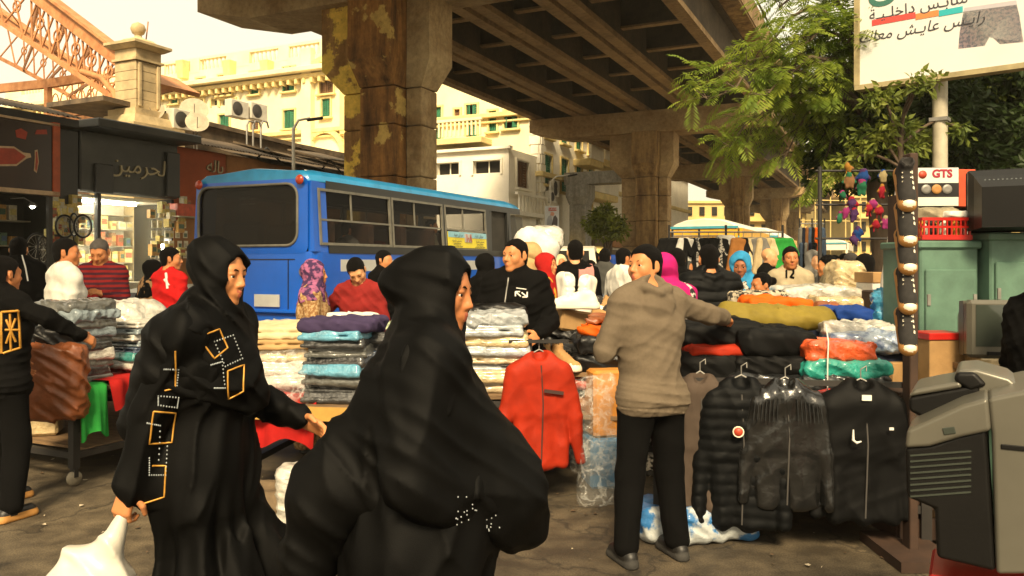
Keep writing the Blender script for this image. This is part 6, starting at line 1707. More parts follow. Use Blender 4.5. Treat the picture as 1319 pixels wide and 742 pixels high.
# ------------------------------------------------------------------ goods: helpers
def wrapm(name, col, **kw):
    a = dict(rough=0.45, var=0.35, scale=10, bump=0.9, bscale=26, coat=0.9, spec=0.5); a.update(kw)
    return mat('wrapped_' + name, col, **a)
_bl = {}
def blob_mesh(dims, seed, amp=0.012, vox=0.014, rad=0.3, mats=None, roll=False, freq=16):
    s = SDF(); x, y, z = [d / 2 for d in dims]; r = min(x, y, z) * (0.85 if rad > 0.5 else 0.6)
    if roll:
        s.cone((-x + z, 0, 0), (x - z, 0, 0), z * 0.95, z * 0.85, 0, 0.02)
        s.cone((-x + z, y * .45, -z * .3), (x - z, y * .45, -z * .3), z * .7, z * .6, 0, 0.03); s.cone((-x + z, -y * .45, -z * .3), (x - z, -y * .45, -z * .3), z * .7, z * .7, 0, 0.03)
    else:
        s.box((0, 0, 0), (x - r, y - r, z - r), r, 0, 0)
    s.disp(lambda X, Y, Z: 0.016 * wob(X, Y, Z, 8, seed)); s.disp(crinkle(amp * .4, freq, seed)); s.disp(crease(amp * 1.1, 16, 12, 26, seed)); s.disp(crease(amp * .8, -14, 26, -16, seed + 2))
    return s.mesh('cloth', mats, vox)
def heap(label, cat, loc, dims, mt, seed=0, rz=0.0, rot=None, amp=0.014, vox=0.013, roll=False, freq=16, group=None, name='folded_garment', rad=0.3):
    """a soft thing whose base rests at loc"""
    me = blob_mesh(dims, seed, amp, vox, rad, mt, roll, freq)
    o = link(name, me, None, Vector(loc) + Vector((0, 0, dims[2] / 2)), rz, rot)
    return tag(o, label, cat, group)
_fold = {}
def fold_mesh(w, d, h, var, mt):
    """garment folded flat: soft rounded fold to the front, layers showing at the side"""
    k = (w, d, h, var, mt.name)
    if k in _fold: return _fold[k]
    kb = (w, d, h, var)
    if kb not in _fold:
        s = SDF(); r = h * 0.20
        s.box((0, 0.0, h * 0.24), (w / 2 - r, d / 2 - r, h * 0.20 - r * .6), r, 0, 0)
        s.box((0.008, 0.007, h * 0.72), (w / 2 - r - .012, d / 2 - r - .010, h * 0.20 - r * .6), r, 0, 0.002)
        s.disp(crease(h * 0.07, 20, 18, 14, var * 3 + 1)); s.disp(lambda X, Y, Z: 0.010 * wob(X, Y, Z * 0, 7, var) + 0.005 * wob(X, Y, Z * 0, 17, var + 1))
        _fold[kb] = s.mesh('folded', [mt], 0.010 if h < 0.08 else 0.013)
    me = _fold[kb].copy(); me.materials.clear(); me.materials.append(mt); _fold[k] = me
    return me
def stack(labels, cat, base, mats, w=0.30, d=0.36, h=0.05, rz=0.0, group=None, seed=0, name='folded_garment', jit=0.02):
    rnd = random.Random(seed); z = base[2]
    for i, mt in enumerate(mats):
        hh = h * rnd.choice((0.85, 1.0, 1.15))
        hh = round(hh, 3)
        o = link(name, fold_mesh(w, d, hh, rnd.randrange(3), mt), None, (base[0] + rnd.uniform(-jit, jit), base[1] + rnd.uniform(-jit, jit), z), rz + rnd.uniform(-0.08, 0.08))
        tag(o, labels[i] if isinstance(labels, (list, tuple)) else labels, cat, group)
        z += hh * 0.90
    return z
M_FRAME = mat('stall_iron', (0.018, 0.015, 0.013), rough=0.6, var=0.4, scale=6)
M_PLANK = mat('stall_plank', (0.20, 0.12, 0.055), rough=0.85, var=0.45, scale=4, bump=0.3, stretch=(1, 6, 6))
M_CASTER = mat('caster', (0.28, 0.24, 0.17), rough=0.6)
def table(label, loc, rz, Lx, Ly, h, planks=True, casters=False, shelf=None, cloth_m=None, group=None):
    """corner at loc; local +x, +y"""
    t = thing('market_table', label, 'table', loc, rz, group)
    for (x, y) in ((0.03, 0.03), (Lx - 0.03, 0.03), (Lx - 0.03, Ly - 0.03), (0.03, Ly - 0.03)):
        z0 = 0.13 if casters else 0.0
        quick_box('leg', M_FRAME, t, (x, y, (h - 0.05 + z0) / 2), (0.055, 0.055, h - 0.05 - z0))
        if casters:
            w = MB().lathe([(0.0, -0.02), (0.05, -0.02), (0.055, 0), (0.05, 0.02), (0.0, 0.02)], 12, (x, y, 0.056), M=Euler((0, R(90), 0)).to_matrix()).build('caster_wheel', M_CASTER, t)
            MB().box((x, y, 0.10), (0.055, 0.03, 0.07)).build('fork', M_FRAME, w)
    for z in ((0.22, h - 0.07) if shelf is None else (0.22, shelf, h - 0.07)):
        for (c, d) in (((Lx / 2, 0.03), (Lx - 0.12, 0.04)), ((Lx / 2, Ly - 0.03), (Lx - 0.12, 0.04))): quick_box('rail', M_FRAME, t, (c[0], c[1], z), (d[0], d[1], 0.045))
        for (c, d) in (((0.03, Ly / 2), (0.04, Ly - 0.12)), ((Lx - 0.03, Ly / 2), (0.04, Ly - 0.12))): quick_box('rail', M_FRAME, t, (c[0], c[1], z - 0.001), (d[0], d[1], 0.045))
    n = max(3, int(Ly / 0.16)); w = Ly / n
    for i in range(n): quick_box('plank', M_PLANK, t, (Lx / 2, (i + .5) * w, h - 0.02), (Lx + 0.04, w - 0.008, 0.035), bev=0.004)
    return t
# ------------------------------------------------------------------ left table
GA = Vector((-3.14, 5.75, 0)); rzA = ROWZ - R(90) + R(0)
# local x = n (towards camera right), local y = u ; corner leg nearest the camera is at x=Lx,y=0
tA_L, tA_W = 2.3, 1.7
tA = table('long iron table on casters at the left, loaded with wrapped jeans', GA - NV * tA_L, STREET, tA_L, tA_W, 0.70, casters=True)
def TA(x, y, z=0.70): return GA - NV * (tA_L - x) + UV * y + Vector((0, 0, z))
M_JG = wrapm('grey_denim', (0.085, 0.085, 0.075)); M_JK = wrapm('black_denim', (0.022, 0.022, 0.022)); M_JB = wrapm('blue_denim', (0.035, 0.055, 0.095)); M_JL = wrapm('light_denim', (0.18, 0.22, 0.24))
M_WP = wrapm('white_shirt', (0.50, 0.48, 0.42)); M_TEALW = wrapm('teal_shirt', (0.03, 0.20, 0.18)); M_REDW = wrapm('red_shirt', (0.35, 0.015, 0.012)); M_CRM = wrapm('cream', (0.50, 0.38, 0.20))
M_CB = wrapm('sky_blue', (0.10, 0.30, 0.42))
st1 = [M_JG, M_JK, M_JG, M_WP, M_JK, M_JG, M_JL, M_JG]
p = TA(1.98, 0.25); z1 = stack('grey denim in clear wrap, stacked at the iron table corner', 'folded jeans', p, st1, 0.40, 0.36, 0.068, STREET, 'wrapped grey jeans stack', 3)
for k in range(2):
    heap(('pale grey jacket in clear wrap crowning the jeans stack', 'loosely wrapped grey trousers on the jeans stack')[k], 'folded clothes', (p.x + 0.02 - 0.03 * k, p.y + .03, z1 + 0.055 * k), (0.44 - .04 * k, 0.40, 0.075), M_JL if k == 0 else M_JG, 7 + k, STREET)
st2 = [M_REDW, M_WP, M_TEALW, M_JB, M_JL, M_WP, M_JL, M_WP]
p = TA(2.02, 0.78); z1 = stack(['red shirt at the bottom of the mixed wrapped stack', 'white shirt above the red one in the mixed stack', 'teal shirt in the mixed wrapped stack', 'blue denim above the teal shirt', 'pale denim wrapped above the blue denim', 'white shirt pressed in the middle of the mixed stack', 'pale denim near the top of the mixed stack', 'white shirt on top of the mixed wrapped stack'], 'folded clothes', p, st2, 0.42, 0.38, 0.066, STREET, None, 5)
heap('white bundle in clear plastic heaped behind the jeans', 'bundle', TA(1.75, 0.95), (0.5, 0.5, 0.58), M_WP, 12, STREET, amp=0.016, vox=0.018, name='wrapped_bundle')
p = TA(2.02, 1.35); stack('pale wrapped shirt in the far stack on the iron table', 'folded clothes', p, [M_WP, M_JL, M_WP, M_CRM, M_WP, M_JL, M_WP], 0.42, 0.4, 0.07, STREET, 'pale shirts in the far stack', 8)
M_PAT = mat('cloth_yellow_pattern', (0.55, 0.36, 0.07), rough=0.9, col2=(0.28, 0.10, 0.03), scale=30, thresh=(0.45, 0.55), bump=0.2)
heap('yellow patterned cloth spread on the iron table', 'cloth', TA(1.55, 0.32), (0.55, 0.6, 0.07), M_PAT, 2, STREET, name='patterned_cloth')
heap('flat white parcel lying on the yellow patterned cloth', 'parcel', TA(1.55, 0.55, 0.77), (0.3, 0.3, 0.05), M_CRM, 3, STREET, name='parcel')
heap('dark blue wrapped trousers at the back of the iron table', 'folded clothes', TA(1.05, 1.1), (0.5, 0.4, 0.22), M_JB, 4, STREET)
def drape(label, cat, pts, w, mt, seed=0, name='hanging_cloth', axis=None, th=0.012, wave=0.03):
    """cloth following a polyline (hung over an edge), width w along axis, real thickness"""
    ax = (axis or NV).normalized(); n = 14; m = 10
    rnd = random.Random(seed); ph = [rnd.uniform(0, 6) for _ in range(4)]
    pts = [Vector(p) for p in pts]
    seg = [0]
    for a, b in zip(pts[:-1], pts[1:]): seg.append(seg[-1] + (b - a).length)
    out = ax.cross(Vector((0, 0, 1)))
    def f(u, v, o=0):
        s = v * seg[-1]; i = 0
        while i < len(seg) - 2 and s > seg[i + 1]: i += 1
        q = pts[i].lerp(pts[i + 1], (s - seg[i]) / max(1e-6, seg[i + 1] - seg[i]))
        wv = wave * min(1, v * 1.5) * (math.sin(u * 9 + ph[0] + v * 2) + 0.5 * math.sin(u * 19 + ph[1]))
        q = q + ax * ((u - .5) * w * (1 + 0.08 * math.sin(v * 3 + ph[3]))) + out * (wv + o)
        if v > 0.95: q.z += 0.035 * math.sin(u * 7 + ph[2])
        return q
    mb = MB().sheet(lambda u, v: f(u, v), n, m).sheet(lambda u, v: f(1 - u, v, -th), n, m)
    o = mb.build(name, mt); return tag(o, label, cat)
C_GREEN = cloth('bright_green', (0.03, 0.30, 0.05)); C_RED = cloth('red_jersey', (0.34, 0.012, 0.010)); C_LEAF = cloth('leaf_green', (0.05, 0.22, 0.03))
e = TA(2.33, 0.30, 0.74)
drape('bright green cloth hanging over the edge of the iron table', 'cloth', [TA(2.0, .15, .715), TA(2.335, .15, .725), TA(2.36, .15, .35)], 0.26, C_GREEN, 1, axis=UV)
drape('second green cloth hanging below the red one', 'cloth', [TA(2.0, .62, .715), TA(2.345, .62, .725), TA(2.375, .62, .30)], 0.22, C_LEAF, 4, axis=UV)
drape('red cloth hanging over the iron table beside the green', 'cloth', [TA(2.0, .50, .73), TA(2.375, .50, .74), TA(2.40, .50, .50)], 0.5, C_RED, 2, axis=UV)
M_RUSTL = mat('rust_leather', (0.24, 0.07, 0.02), rough=0.45, var=0.4, scale=6, bump=0.3, bscale=30)
M_BLKL = mat('black_leather', (0.005, 0.0047, 0.0045), rough=0.4, spec=0.3, var=0.4, scale=6, bump=0.25, bscale=30)
heap('rust leather jacket slumped over the end of the iron table', 'jacket', (GX(72, 5.75), 5.72, 0.50), (0.42, 0.22, 0.52), M_RUSTL, 15, 0.2, amp=0.02, name='leather_jacket')
heap('black leather jacket lying over the rust one on the iron table', 'jacket', (GX(62, 5.85), 5.86, 0.86), (0.40, 0.26, 0.28), M_BLKL, 16, 0.3, amp=0.022, name='leather_jacket')
tag(MB().box((0, 0, 0.12), (0.3, 0.25, 0.24), bev=0.02).build('plastic_tub', M_CRM, None, (GX(52, 6.4), 6.4, 0.25), 0.3), 'pale plastic tub on the lower rail of the iron table', 'tub')
quick_box('lower_board', M_PLANK, tA, (1.2, 0.9, 0.235), (2.1, 1.5, 0.02))
# ------------------------------------------------------------------ centre table behind the women
TB0 = Vector((-1.95, 4.95, 0))
tB = table('wooden table of folded shirts between the bus and the two women', TB0, R(-8), 1.45, 1.9, 0.74)
bpy.context.view_layer.update()
def TBp(px, Y, z=0.745): return Vector((GX(px, Y), Y, z))
C_TAN = cloth('tan_jersey', (0.42, 0.27, 0.12)); C_CREAM = cloth('cream_jersey', (0.58, 0.47, 0.28)); C_PURP = cloth('dark_purple', (0.045, 0.032, 0.075)); C_WHITE = cloth('white_cotton', (0.62, 0.60, 0.54))
p = TBp(437, 5.12); z1 = stack(['black shirts in wrap at the foot of the blue topped stack', 'black shirt in wrap, second from the table in the blue topped stack', 'dark trousers in wrap under the sky blue shirt', 'sky blue shirt in the middle of the dark stack', 'black jersey above the sky blue shirt', 'charcoal jersey in the blue topped stack', 'black jersey folded under the upper blue shirt', 'sky blue shirt near the top of the dark stack'],
      'folded clothes', p, [M_JK, M_JK, M_JG, M_CB, M_JK, M_JG, M_JK, M_CB], 0.40, 0.36, 0.062, R(-6), None, 9)
heap('dark purple top spread over the blue topped stack', 'folded clothes', (p.x + .02, p.y + .05, z1), (0.46, 0.42, 0.06), C_PURP, 5, R(-5))
p = TBp(486, 5.3); stack('dark wrapped jersey in the stack next to the blue topped one', 'folded clothes', p, [M_JK, M_JG, M_JK, M_JG, M_JB, M_JK, M_JK], 0.36, 0.36, 0.064, 0, 'dark jersey stack', 10)
p = TBp(360, 5.35); z1 = stack('cream jersey piled on the shirt table', 'folded clothes', p, [C_RED, M_WP, M_WP, M_CRM, C_CREAM, C_TAN, C_CREAM], 0.5, 0.42, 0.068, 0.1, 'cream jerseys on the shirt table', 12) if False else None
lab = ['red cloth at the bottom of the cream pile', 'white bundle in film on the red cloth', 'white shirt in film under the cream jerseys', 'cream shirt in film below the tan jersey', 'tan jersey with a rounded fold', 'cream jersey on top of the rounded tan fold']
p = TBp(358, 5.3); z = stack(lab, 'folded clothes', p, [C_RED, M_WP, M_WP, M_CRM, C_TAN, C_CREAM], 0.50, 0.42, 0.085, 0.1, None, 13)
drape('red cloth hanging off the front of the shirt table', 'cloth', [(p.x + .12, 5.3, .755), (p.x + .12, 4.93, .76), (p.x + .13, 4.90, .50)], 0.42, C_RED, 7, axis=Vector((1, 0, 0)))
for i, (px, Y, d, m_, lb) in enumerate(((330, 6.0, (0.52, .5, .10), M_WP, 'white printed shirts in film at the back of the shirt table'), (375, 5.95, (0.50, .45, .09), C_GREEN, 'green shirt with dark print lying at the back of the shirt table'),
                                       (425, 6.05, (0.5, .45, .09), C_TAN, 'tan shirt lying next to the green one'), (480, 6.05, (0.5, .45, .09), wrapm('pale_green', (.42, .5, .32)), 'pale green shirt in film at the corner of the shirt table'), (385, 6.45, (.6, .35, .08), M_WP, 'white shirt stretched behind the green one'), (300, 6.1, (.5, .5, .1), M_CRM, 'cream bundle at the far end of the shirt table'))):
    for k in range(3):
        heap(lb if k == 2 else 'flattened pile of shirts under the green and tan ones', 'folded clothes', (GX(px, Y) + 0.02 * k, Y, 0.745 + k * 0.125), (d[0], d[1], 0.135 if k < 2 else d[2] + 0.06), m_ if k == 2 else (M_JK, M_CRM)[k], i * 3 + k, 0.1 * (i % 3 - 1), vox=0.016, group=None if k == 2 else 'flattened shirt piles')
# white crumpled cloth behind
heap('crumpled white cloth at the back of the shirt table', 'cloth', (GX(455, 6.55), 6.55, 0.745), (0.5, 0.3, 0.44), C_WHITE, 44, 0, amp=0.02, vox=0.018, name='crumpled_cloth')
quick_box('front_board', mat('yellow_plank', (0.45, 0.25, 0.05), rough=0.8), tB, (0.75, -0.02, 0.70), (1.5, 0.03, 0.08))
FILM = film_mat('clear_film', (0.85, 0.85, 0.80), 0.10)
s = SDF().box((0, 0, 0), (0.12, 0.05, 0.10), 0.05).disp(crinkle(0.03, 18, 3)); tag(s.build('plastic_bag', FILM, None, 0.012, (GX(366, 4.98), 4.96, 0.90)), 'crumpled clear plastic over the cream pile front', 'plastic bag')
heap('brown sack lying on the ground under the shirt table', 'sack', (GX(352, 4.75), 4.85, 0), (0.5, 0.35, 0.28), mat('sackcloth', (0.16, 0.11, 0.06), rough=0.9, var=.4), 51, 0.2, amp=0.015, vox=0.018, name='sack')
heap('white plastic bag slumped under the shirt table', 'plastic bag', (GX(383, 4.8), 4.75, 0.0), (0.20, 0.2, 0.42), M_WP, 52, 0.2, amp=0.012, vox=0.014, name='plastic_bag')
# ------------------------------------------------------------------ small table of wrapped shirts in front of the jacket man
tC = table('small table carrying silvery wrapped shirts', (-0.46, 5.28, 0), R(4), 0.62, 0.55, 0.74)
M_SILVW = wrapm('silver_grey', (0.34, 0.36, 0.37)); M_BEIW = wrapm('beige', (0.42, 0.33, 0.20))
lab = ['beige shirt in film at the bottom of the silvery stack', 'cream shirt in film low in the silvery stack', 'grey shirt in film low in the silvery stack', 'beige shirt in film above the low grey one', 'grey shirt in film in the middle of the silvery stack', 'cream shirt in film below the topmost grey ones', 'pale grey shirt in film second from the top of the silvery stack']
p = Vector((GX(636, 5.5), 5.52, 0.745)); z = stack(lab, 'folded clothes', p, [M_BEIW, M_CRM, M_SILVW, M_BEIW, M_SILVW, M_CRM, M_SILVW], 0.44, 0.38, 0.066, 0.05, None, 20)
heap('silvery shirt in film crowning the stack before the jacket man', 'folded clothes', (p.x, p.y, z), (0.40, 0.36, 0.075), M_SILVW, 61, 0.2)
heap('black bag lying behind the silvery stack', 'bag', (p.x + .02, p.y + .18, z + .02), (0.42, 0.16, 0.10), M_BLKL, 62, 0.0, name='black_bag')
def jacket(label, loc, w, h, mt, rz=0.0, seed=0, style='plain', th=0.11, spread=0.09, collar=True, vox=0.011, zipm=None, name='hanging_jacket', sleeve=None, group=None, extra=None, cat='jacket'):
    """empty jacket hung by its collar; loc is the collar, front faces local -Y"""
    r = thing(name, label, cat, loc, rz, group); t = th / 2
    s = SDF(); hw = w / 2
    s.box((0, 0, -h * .52), (hw * .68 - t * .5, t * .25, h * .44), t * .75, 0, 0.03)
    s.cone((-hw * .62, 0, -h * .13), (hw * .62, 0, -h * .13), t * .95, t * .95, 0, 0.04); s.cone((-hw * .3, 0, -h * .04), (hw * .3, 0, -h * .04), t, t, 0, 0.05)
    s.box((0, 0, -h * .30), (hw * .60, t * .3, h * .18), t * .7, 0, 0.04)
    sl = sleeve or h * 0.80
    for e in (-1, 1):
        s.cone((e * hw * .68, 0, -h * .14), (e * (hw * .80 + spread * .5), -0.01, -h * .14 - sl * .5), t * 1.05, t * .9, 0, 0.03); s.cone((e * (hw * .80 + spread * .5), -0.01, -h * .14 - sl * .5), (e * (hw * .80 + spread), -0.035, -h * .14 - sl), t * .9, t * .65, 0, 0.02)
    if collar:
        s.cone((-hw * .22, 0.01, 0.01), (hw * .22, 0.01, 0.01), t * .8, t * .8, 0, 0.02); s.sub((0, -t * .4, 0.05), (hw * .20, t * .8, 0.06), 0.015)
    if style == 'quilt': s.disp(quilt(0.008, h / 13.0))
    s.disp(crinkle(0.004, 13, seed, 0.6)); s.disp(crease(0.007, 18, 6, 4, seed)); s.disp(crease(0.004, -16, 8, 20, seed + 3))
    s.disp(lambda X, Y, Z: -0.010 * np.sin(X * 38 + 2 * wob(X, Y, Z, 6, seed)) * ss(-h * .3, -h, Z))
    b = s.build('shell', mt, r, vox)
    zp = zipm or MATS['ac_grille']
    MB().tube([(0.0, -t * 1.1, -h * .05), (0.012, -t * 1.25, -h * .4), (0.0, -t * 1.15, -h * .96)], 0.005, 6).build('zip', zp, r)
    MB().tube([(-hw * .45, 0.02, 0.0), (0, 0.02, 0.06), (hw * .45, 0.02, 0.0)], 0.006, 5).build('hanger', M_METAL, r)
    MB().tube([(0, 0.02, 0.06), (0, 0.02, 0.11), (0.03, 0.02, 0.13), (0.03, 0.02, 0.10)], 0.004, 5).build('hook', M_METAL, r)
    return r
C_ORJ = cloth('orange_red_nylon', (0.33, 0.024, 0.008), rough=0.55)
oj = jacket('orange red jacket hanging from the small table beside the jacket man', (GX(695, 5.35), 5.34, 0.97), 0.50, 0.72, C_ORJ, R(8), 4, 'plain', 0.11, 0.07, zipm=mat('zip_dark', (.05, .02, .015)))
quick_box('rail', M_FRAME, tC, (0.64, 0.02, 1.085), (0.40, 0.022, 0.022)); quick_box('upright', M_FRAME, tC, (0.585, 0.05, 0.9), (0.025, 0.025, 0.40))
MB().box((0.08, -0.085, -0.21), (0.13, 0.012, 0.022), rot=(0, 0.15, 0)).build('pocket_zip', MATS['zip_dark'], oj)
# ------------------------------------------------------------------ shoe and leather stall
tE = table('wooden stall table piled with shoes and leather jackets', (GX(690, 6.1), 6.15, 0), R(-12), 1.5, 2.6, 0.80)
def sneaker_mesh(up, sole, toe, lace, key, high=False):
    s = SDF()
    s.cone((0, -0.085, 0.030), (0, 0.085, 0.026), 0.036, 0.040, 0, 0.02); s.cone((0, -0.09, 0.05), (0, -0.075, 0.13 if high else 0.085), 0.034, 0.036, 0, 0.02)
    s.cone((0, -0.04, 0.075), (0, 0.06, 0.04), 0.034, 0.034, 0, 0.03); s.ell((0, 0.112, 0.030), (0.036, 0.034, 0.030), 2, 0.006)
    s.cone((0, -0.10, 0.010), (0, 0.105, 0.010), 0.041, 0.046, 1, 0.004)
    for i in range(5):
        y = 0.066 - i * 0.024; s.cone((-0.022, y, 0.060 + i * .010), (0.022, y, 0.060 + i * .010), 0.0085, 0.0085, 3, 0.002)
    s.sub((0, -0.078, 0.15 if high else 0.105), (0.025, 0.030, 0.035), 0.006)
    s.cut(lambda X, Y, Z: -0.004 - Z)
    return s.mesh('sneaker', [up, sole, toe, lace], 0.0085)
M_CANV = mat('black_canvas', (0.018, 0.016, 0.015), rough=0.9, var=.3, scale=40); M_GUM = mat('gum_sole', (0.42, 0.20, 0.05), rough=0.6, var=.2); M_WTOE = mat('white_rubber', (0.72, 0.66, 0.52), rough=0.5, var=.1); M_TANB = mat('tan_suede', (0.40, 0.22, 0.08), rough=0.9, var=.3)
M_WSH = mat('white_leather', (0.68, 0.66, 0.60), rough=0.5, var=.12)
SN = {'w': sneaker_mesh(M_WSH, M_WTOE, M_WSH, M_WTOE, 'w'), 't': sneaker_mesh(M_TANB, M_WTOE, M_TANB, M_GUM, 't', True), 'k': sneaker_mesh(M_CANV, M_SOLEW, M_CANV, M_WTOE, 'k'), 'c': sneaker_mesh(M_CANV, M_GUM, M_WTOE, M_WTOE, 'c', True)}
def shoe(label, kind, loc, rz, rot=None, sc=1.12, group=None):
    o = link('sneaker', SN[kind], None, loc, rz, rot, (sc, sc, sc)); return tag(o, label, 'shoe', group)
C_BRN = cloth('rust_brown', (0.22, 0.09, 0.03)); C_ORG = cloth('bright_orange', (0.62, 0.10, 0.006), rough=0.6)
base = [(705, 6.3, .42, M_BLKL), (745, 6.35, .46, M_BLKL), (785, 6.4, .44, M_BLKL)]
for i, (px, Y, w, m_) in enumerate(base):
    heap('black leather jacket pressed low in the stall pile', 'jacket', (GX(px, Y), Y, 0.815), (w, 0.42, 0.16), m_, 70 + i, 0.1 * i, name='leather_jacket', group='leather jackets low in the pile')
for i, (px, Y, z, d, m_, lb, rl) in enumerate(((757, 5.98, .66, (.46, .3, .13), C_ORJ, 'orange red trousers rolled at the front of the shoe stall', True), (748, 6.02, .52, (.44, .3, .12), C_BRN, 'rust brown roll under the orange red one', True), (770, 6.05, .80, (.40, .34, .12), M_BLKL, 'black leather sleeve hanging over the stall front', False),
                                             (775, 6.1, .93, (.4, .4, .13), M_BLKL, 'glossy black leather jacket near the hoodie man', False), (786, 6.2, 1.06, (.44, .42, .07), C_ORG, 'orange lined jacket spread on the leather pile', False), (790, 6.3, 1.13, (.4, .35, .06), M_RUSTL, 'rust leather jacket on the orange lined one', False))):
    heap(lb, 'jacket', (GX(px, Y), Y, z), d, m_, 80 + i, -0.25 if i > 3 else 0.0, name='folded_garment', roll=rl)
quick_box('front_shelf', M_PLANK, tE, (0.75, -0.16, 0.50), (1.5, 0.3, 0.03)); quick_box('front_shelf', M_PLANK, tE, (0.30, -0.10, 0.79), (0.6, 0.22, 0.03)); 
M_KRAFT = mat('kraft_paper', (0.36, 0.21, 0.08), rough=0.85, var=.25, scale=5, bump=.1)
zS = 1.0
heap('heap of dark shoes and bags filling the back of the shoe stall', 'heap', (GX(735, 7.4), 7.4, 0.815), (1.3, 1.5, 0.26), M_BLKL, 90, R(-12), amp=0.05, vox=0.03, name='dark_heap')
tag(MB().box((0, 0, 0.09), (0.32, 0.2, 0.18), bev=0.02, rot=(0, 0.15, 0)).build('kraft_bag', M_KRAFT, None, (GX(741, 6.75), 6.75, 1.03), 0.3), 'crumpled brown paper bag under the white sneakers', 'paper bag')
rnd = random.Random(77)
shoe('white sneaker standing upright on the paper bag', 'w', (GX(727, 6.8), 6.8, 1.33), 0, (R(-70), 0, R(200)), 1.5)
shoe('white sneaker lying flat beside the paper bag', 'w', (GX(742, 6.62), 6.6, 1.235), R(80), None, 1.4)
shoe('white sneaker leaning on its heel at the shoe heap', 'w', (GX(757, 7.0), 7.0, 1.30), 0, (R(-60), 0, R(150)), 1.5)
shoe('white sneaker sunk in the dark shoe heap', 'w', (GX(722, 6.9), 6.9, 1.10), R(60), None, 1.3)
for i, px in enumerate((692, 708, 727)): shoe(('tan boot beside the jacket man', 'tan boot between two others on the shelf', 'tan boot with pale sole at the shelf end')[i], 't', (GX(px, 6.0), 6.0, 0.815), R(190 + 10 * i), None, 1.25)
for i in range(26):
    px = rnd.uniform(690, 800); Y = rnd.uniform(6.9, 8.3); k = rnd.choice('kktkwk')
    shoe({'k': 'black sneaker jumbled in the dark shoe heap', 't': 'tan boot jumbled in the dark shoe heap', 'w': 'white trainer jumbled in the dark shoe heap'}[k], k, (GX(px, Y), Y, 1.08 + rnd.uniform(0, .05)), rnd.uniform(0, 6.3), (rnd.uniform(-.6, .3), rnd.uniform(-.5, .5), rnd.uniform(0, 6.3)), 1.25, 'shoes in the dark heap')
for i, (px, Y, d, m_, lb) in enumerate(((713, 8.3, (.45, .4, .2), M_JB, 'blue jeans piled behind the shoe heap'), (770, 8.5, (.5, .4, .2), C_PURP, 'dark purple cloth behind the shoes'), (790, 8.1, (.4, .3, .16), wrapm('pink', (.5, .2, .22)), 'pink wrapped top at the edge of the shoe heap'))): heap(lb, 'folded clothes', (GX(px, Y), Y, 1.03), d, m_, 100 + i, .2)
# plastic film hanging in front of the stall
def film_bag(label, loc, w, h, seed, th=0.10, mt=None):
    s = SDF().box((0, 0, -h * .5), (w * .32, th * .3, h * .40), 0.04).box((0.03, 0, -h * .8), (w * .42, th * .4, h * .14), 0.05, 0, 0.05)
    s.disp(crinkle(0.030, 15, seed)); o = s.build('plastic_sheet', mt or FILM, None, 0.012, loc); return tag(o, label, 'plastic sheet')
film_bag('clear plastic sheeting hanging beside the hoodie man', (GX(762, 5.55), 5.55, 0.86), 0.34, 0.72, 5)
film_bag('torn end of clear plastic sheeting trailing to the ground', (GX(772, 5.3), 5.35, 0.42), 0.26, 0.40, 8)
tag(MB().box((0, 0, 0.24), (0.3, 0.25, 0.48), bev=0.02).build('orange_sack', mat('orange_sack', (.55, .22, .03), rough=.7, var=.3), None, (GX(784, 5.85), 5.85, 0.36), 0.2), 'orange printed sack behind the clear plastic', 'sack')
tag(MB().box((0, 0, 0.18), (0.34, 0.3, 0.36), bev=0.02).build('blue_box', mat('blue_carton', (.03, .16, .32), rough=.6, var=.3), None, (GX(784, 5.85), 5.86, 0.0), 0.15), 'blue carton on the ground under the orange sack', 'box')
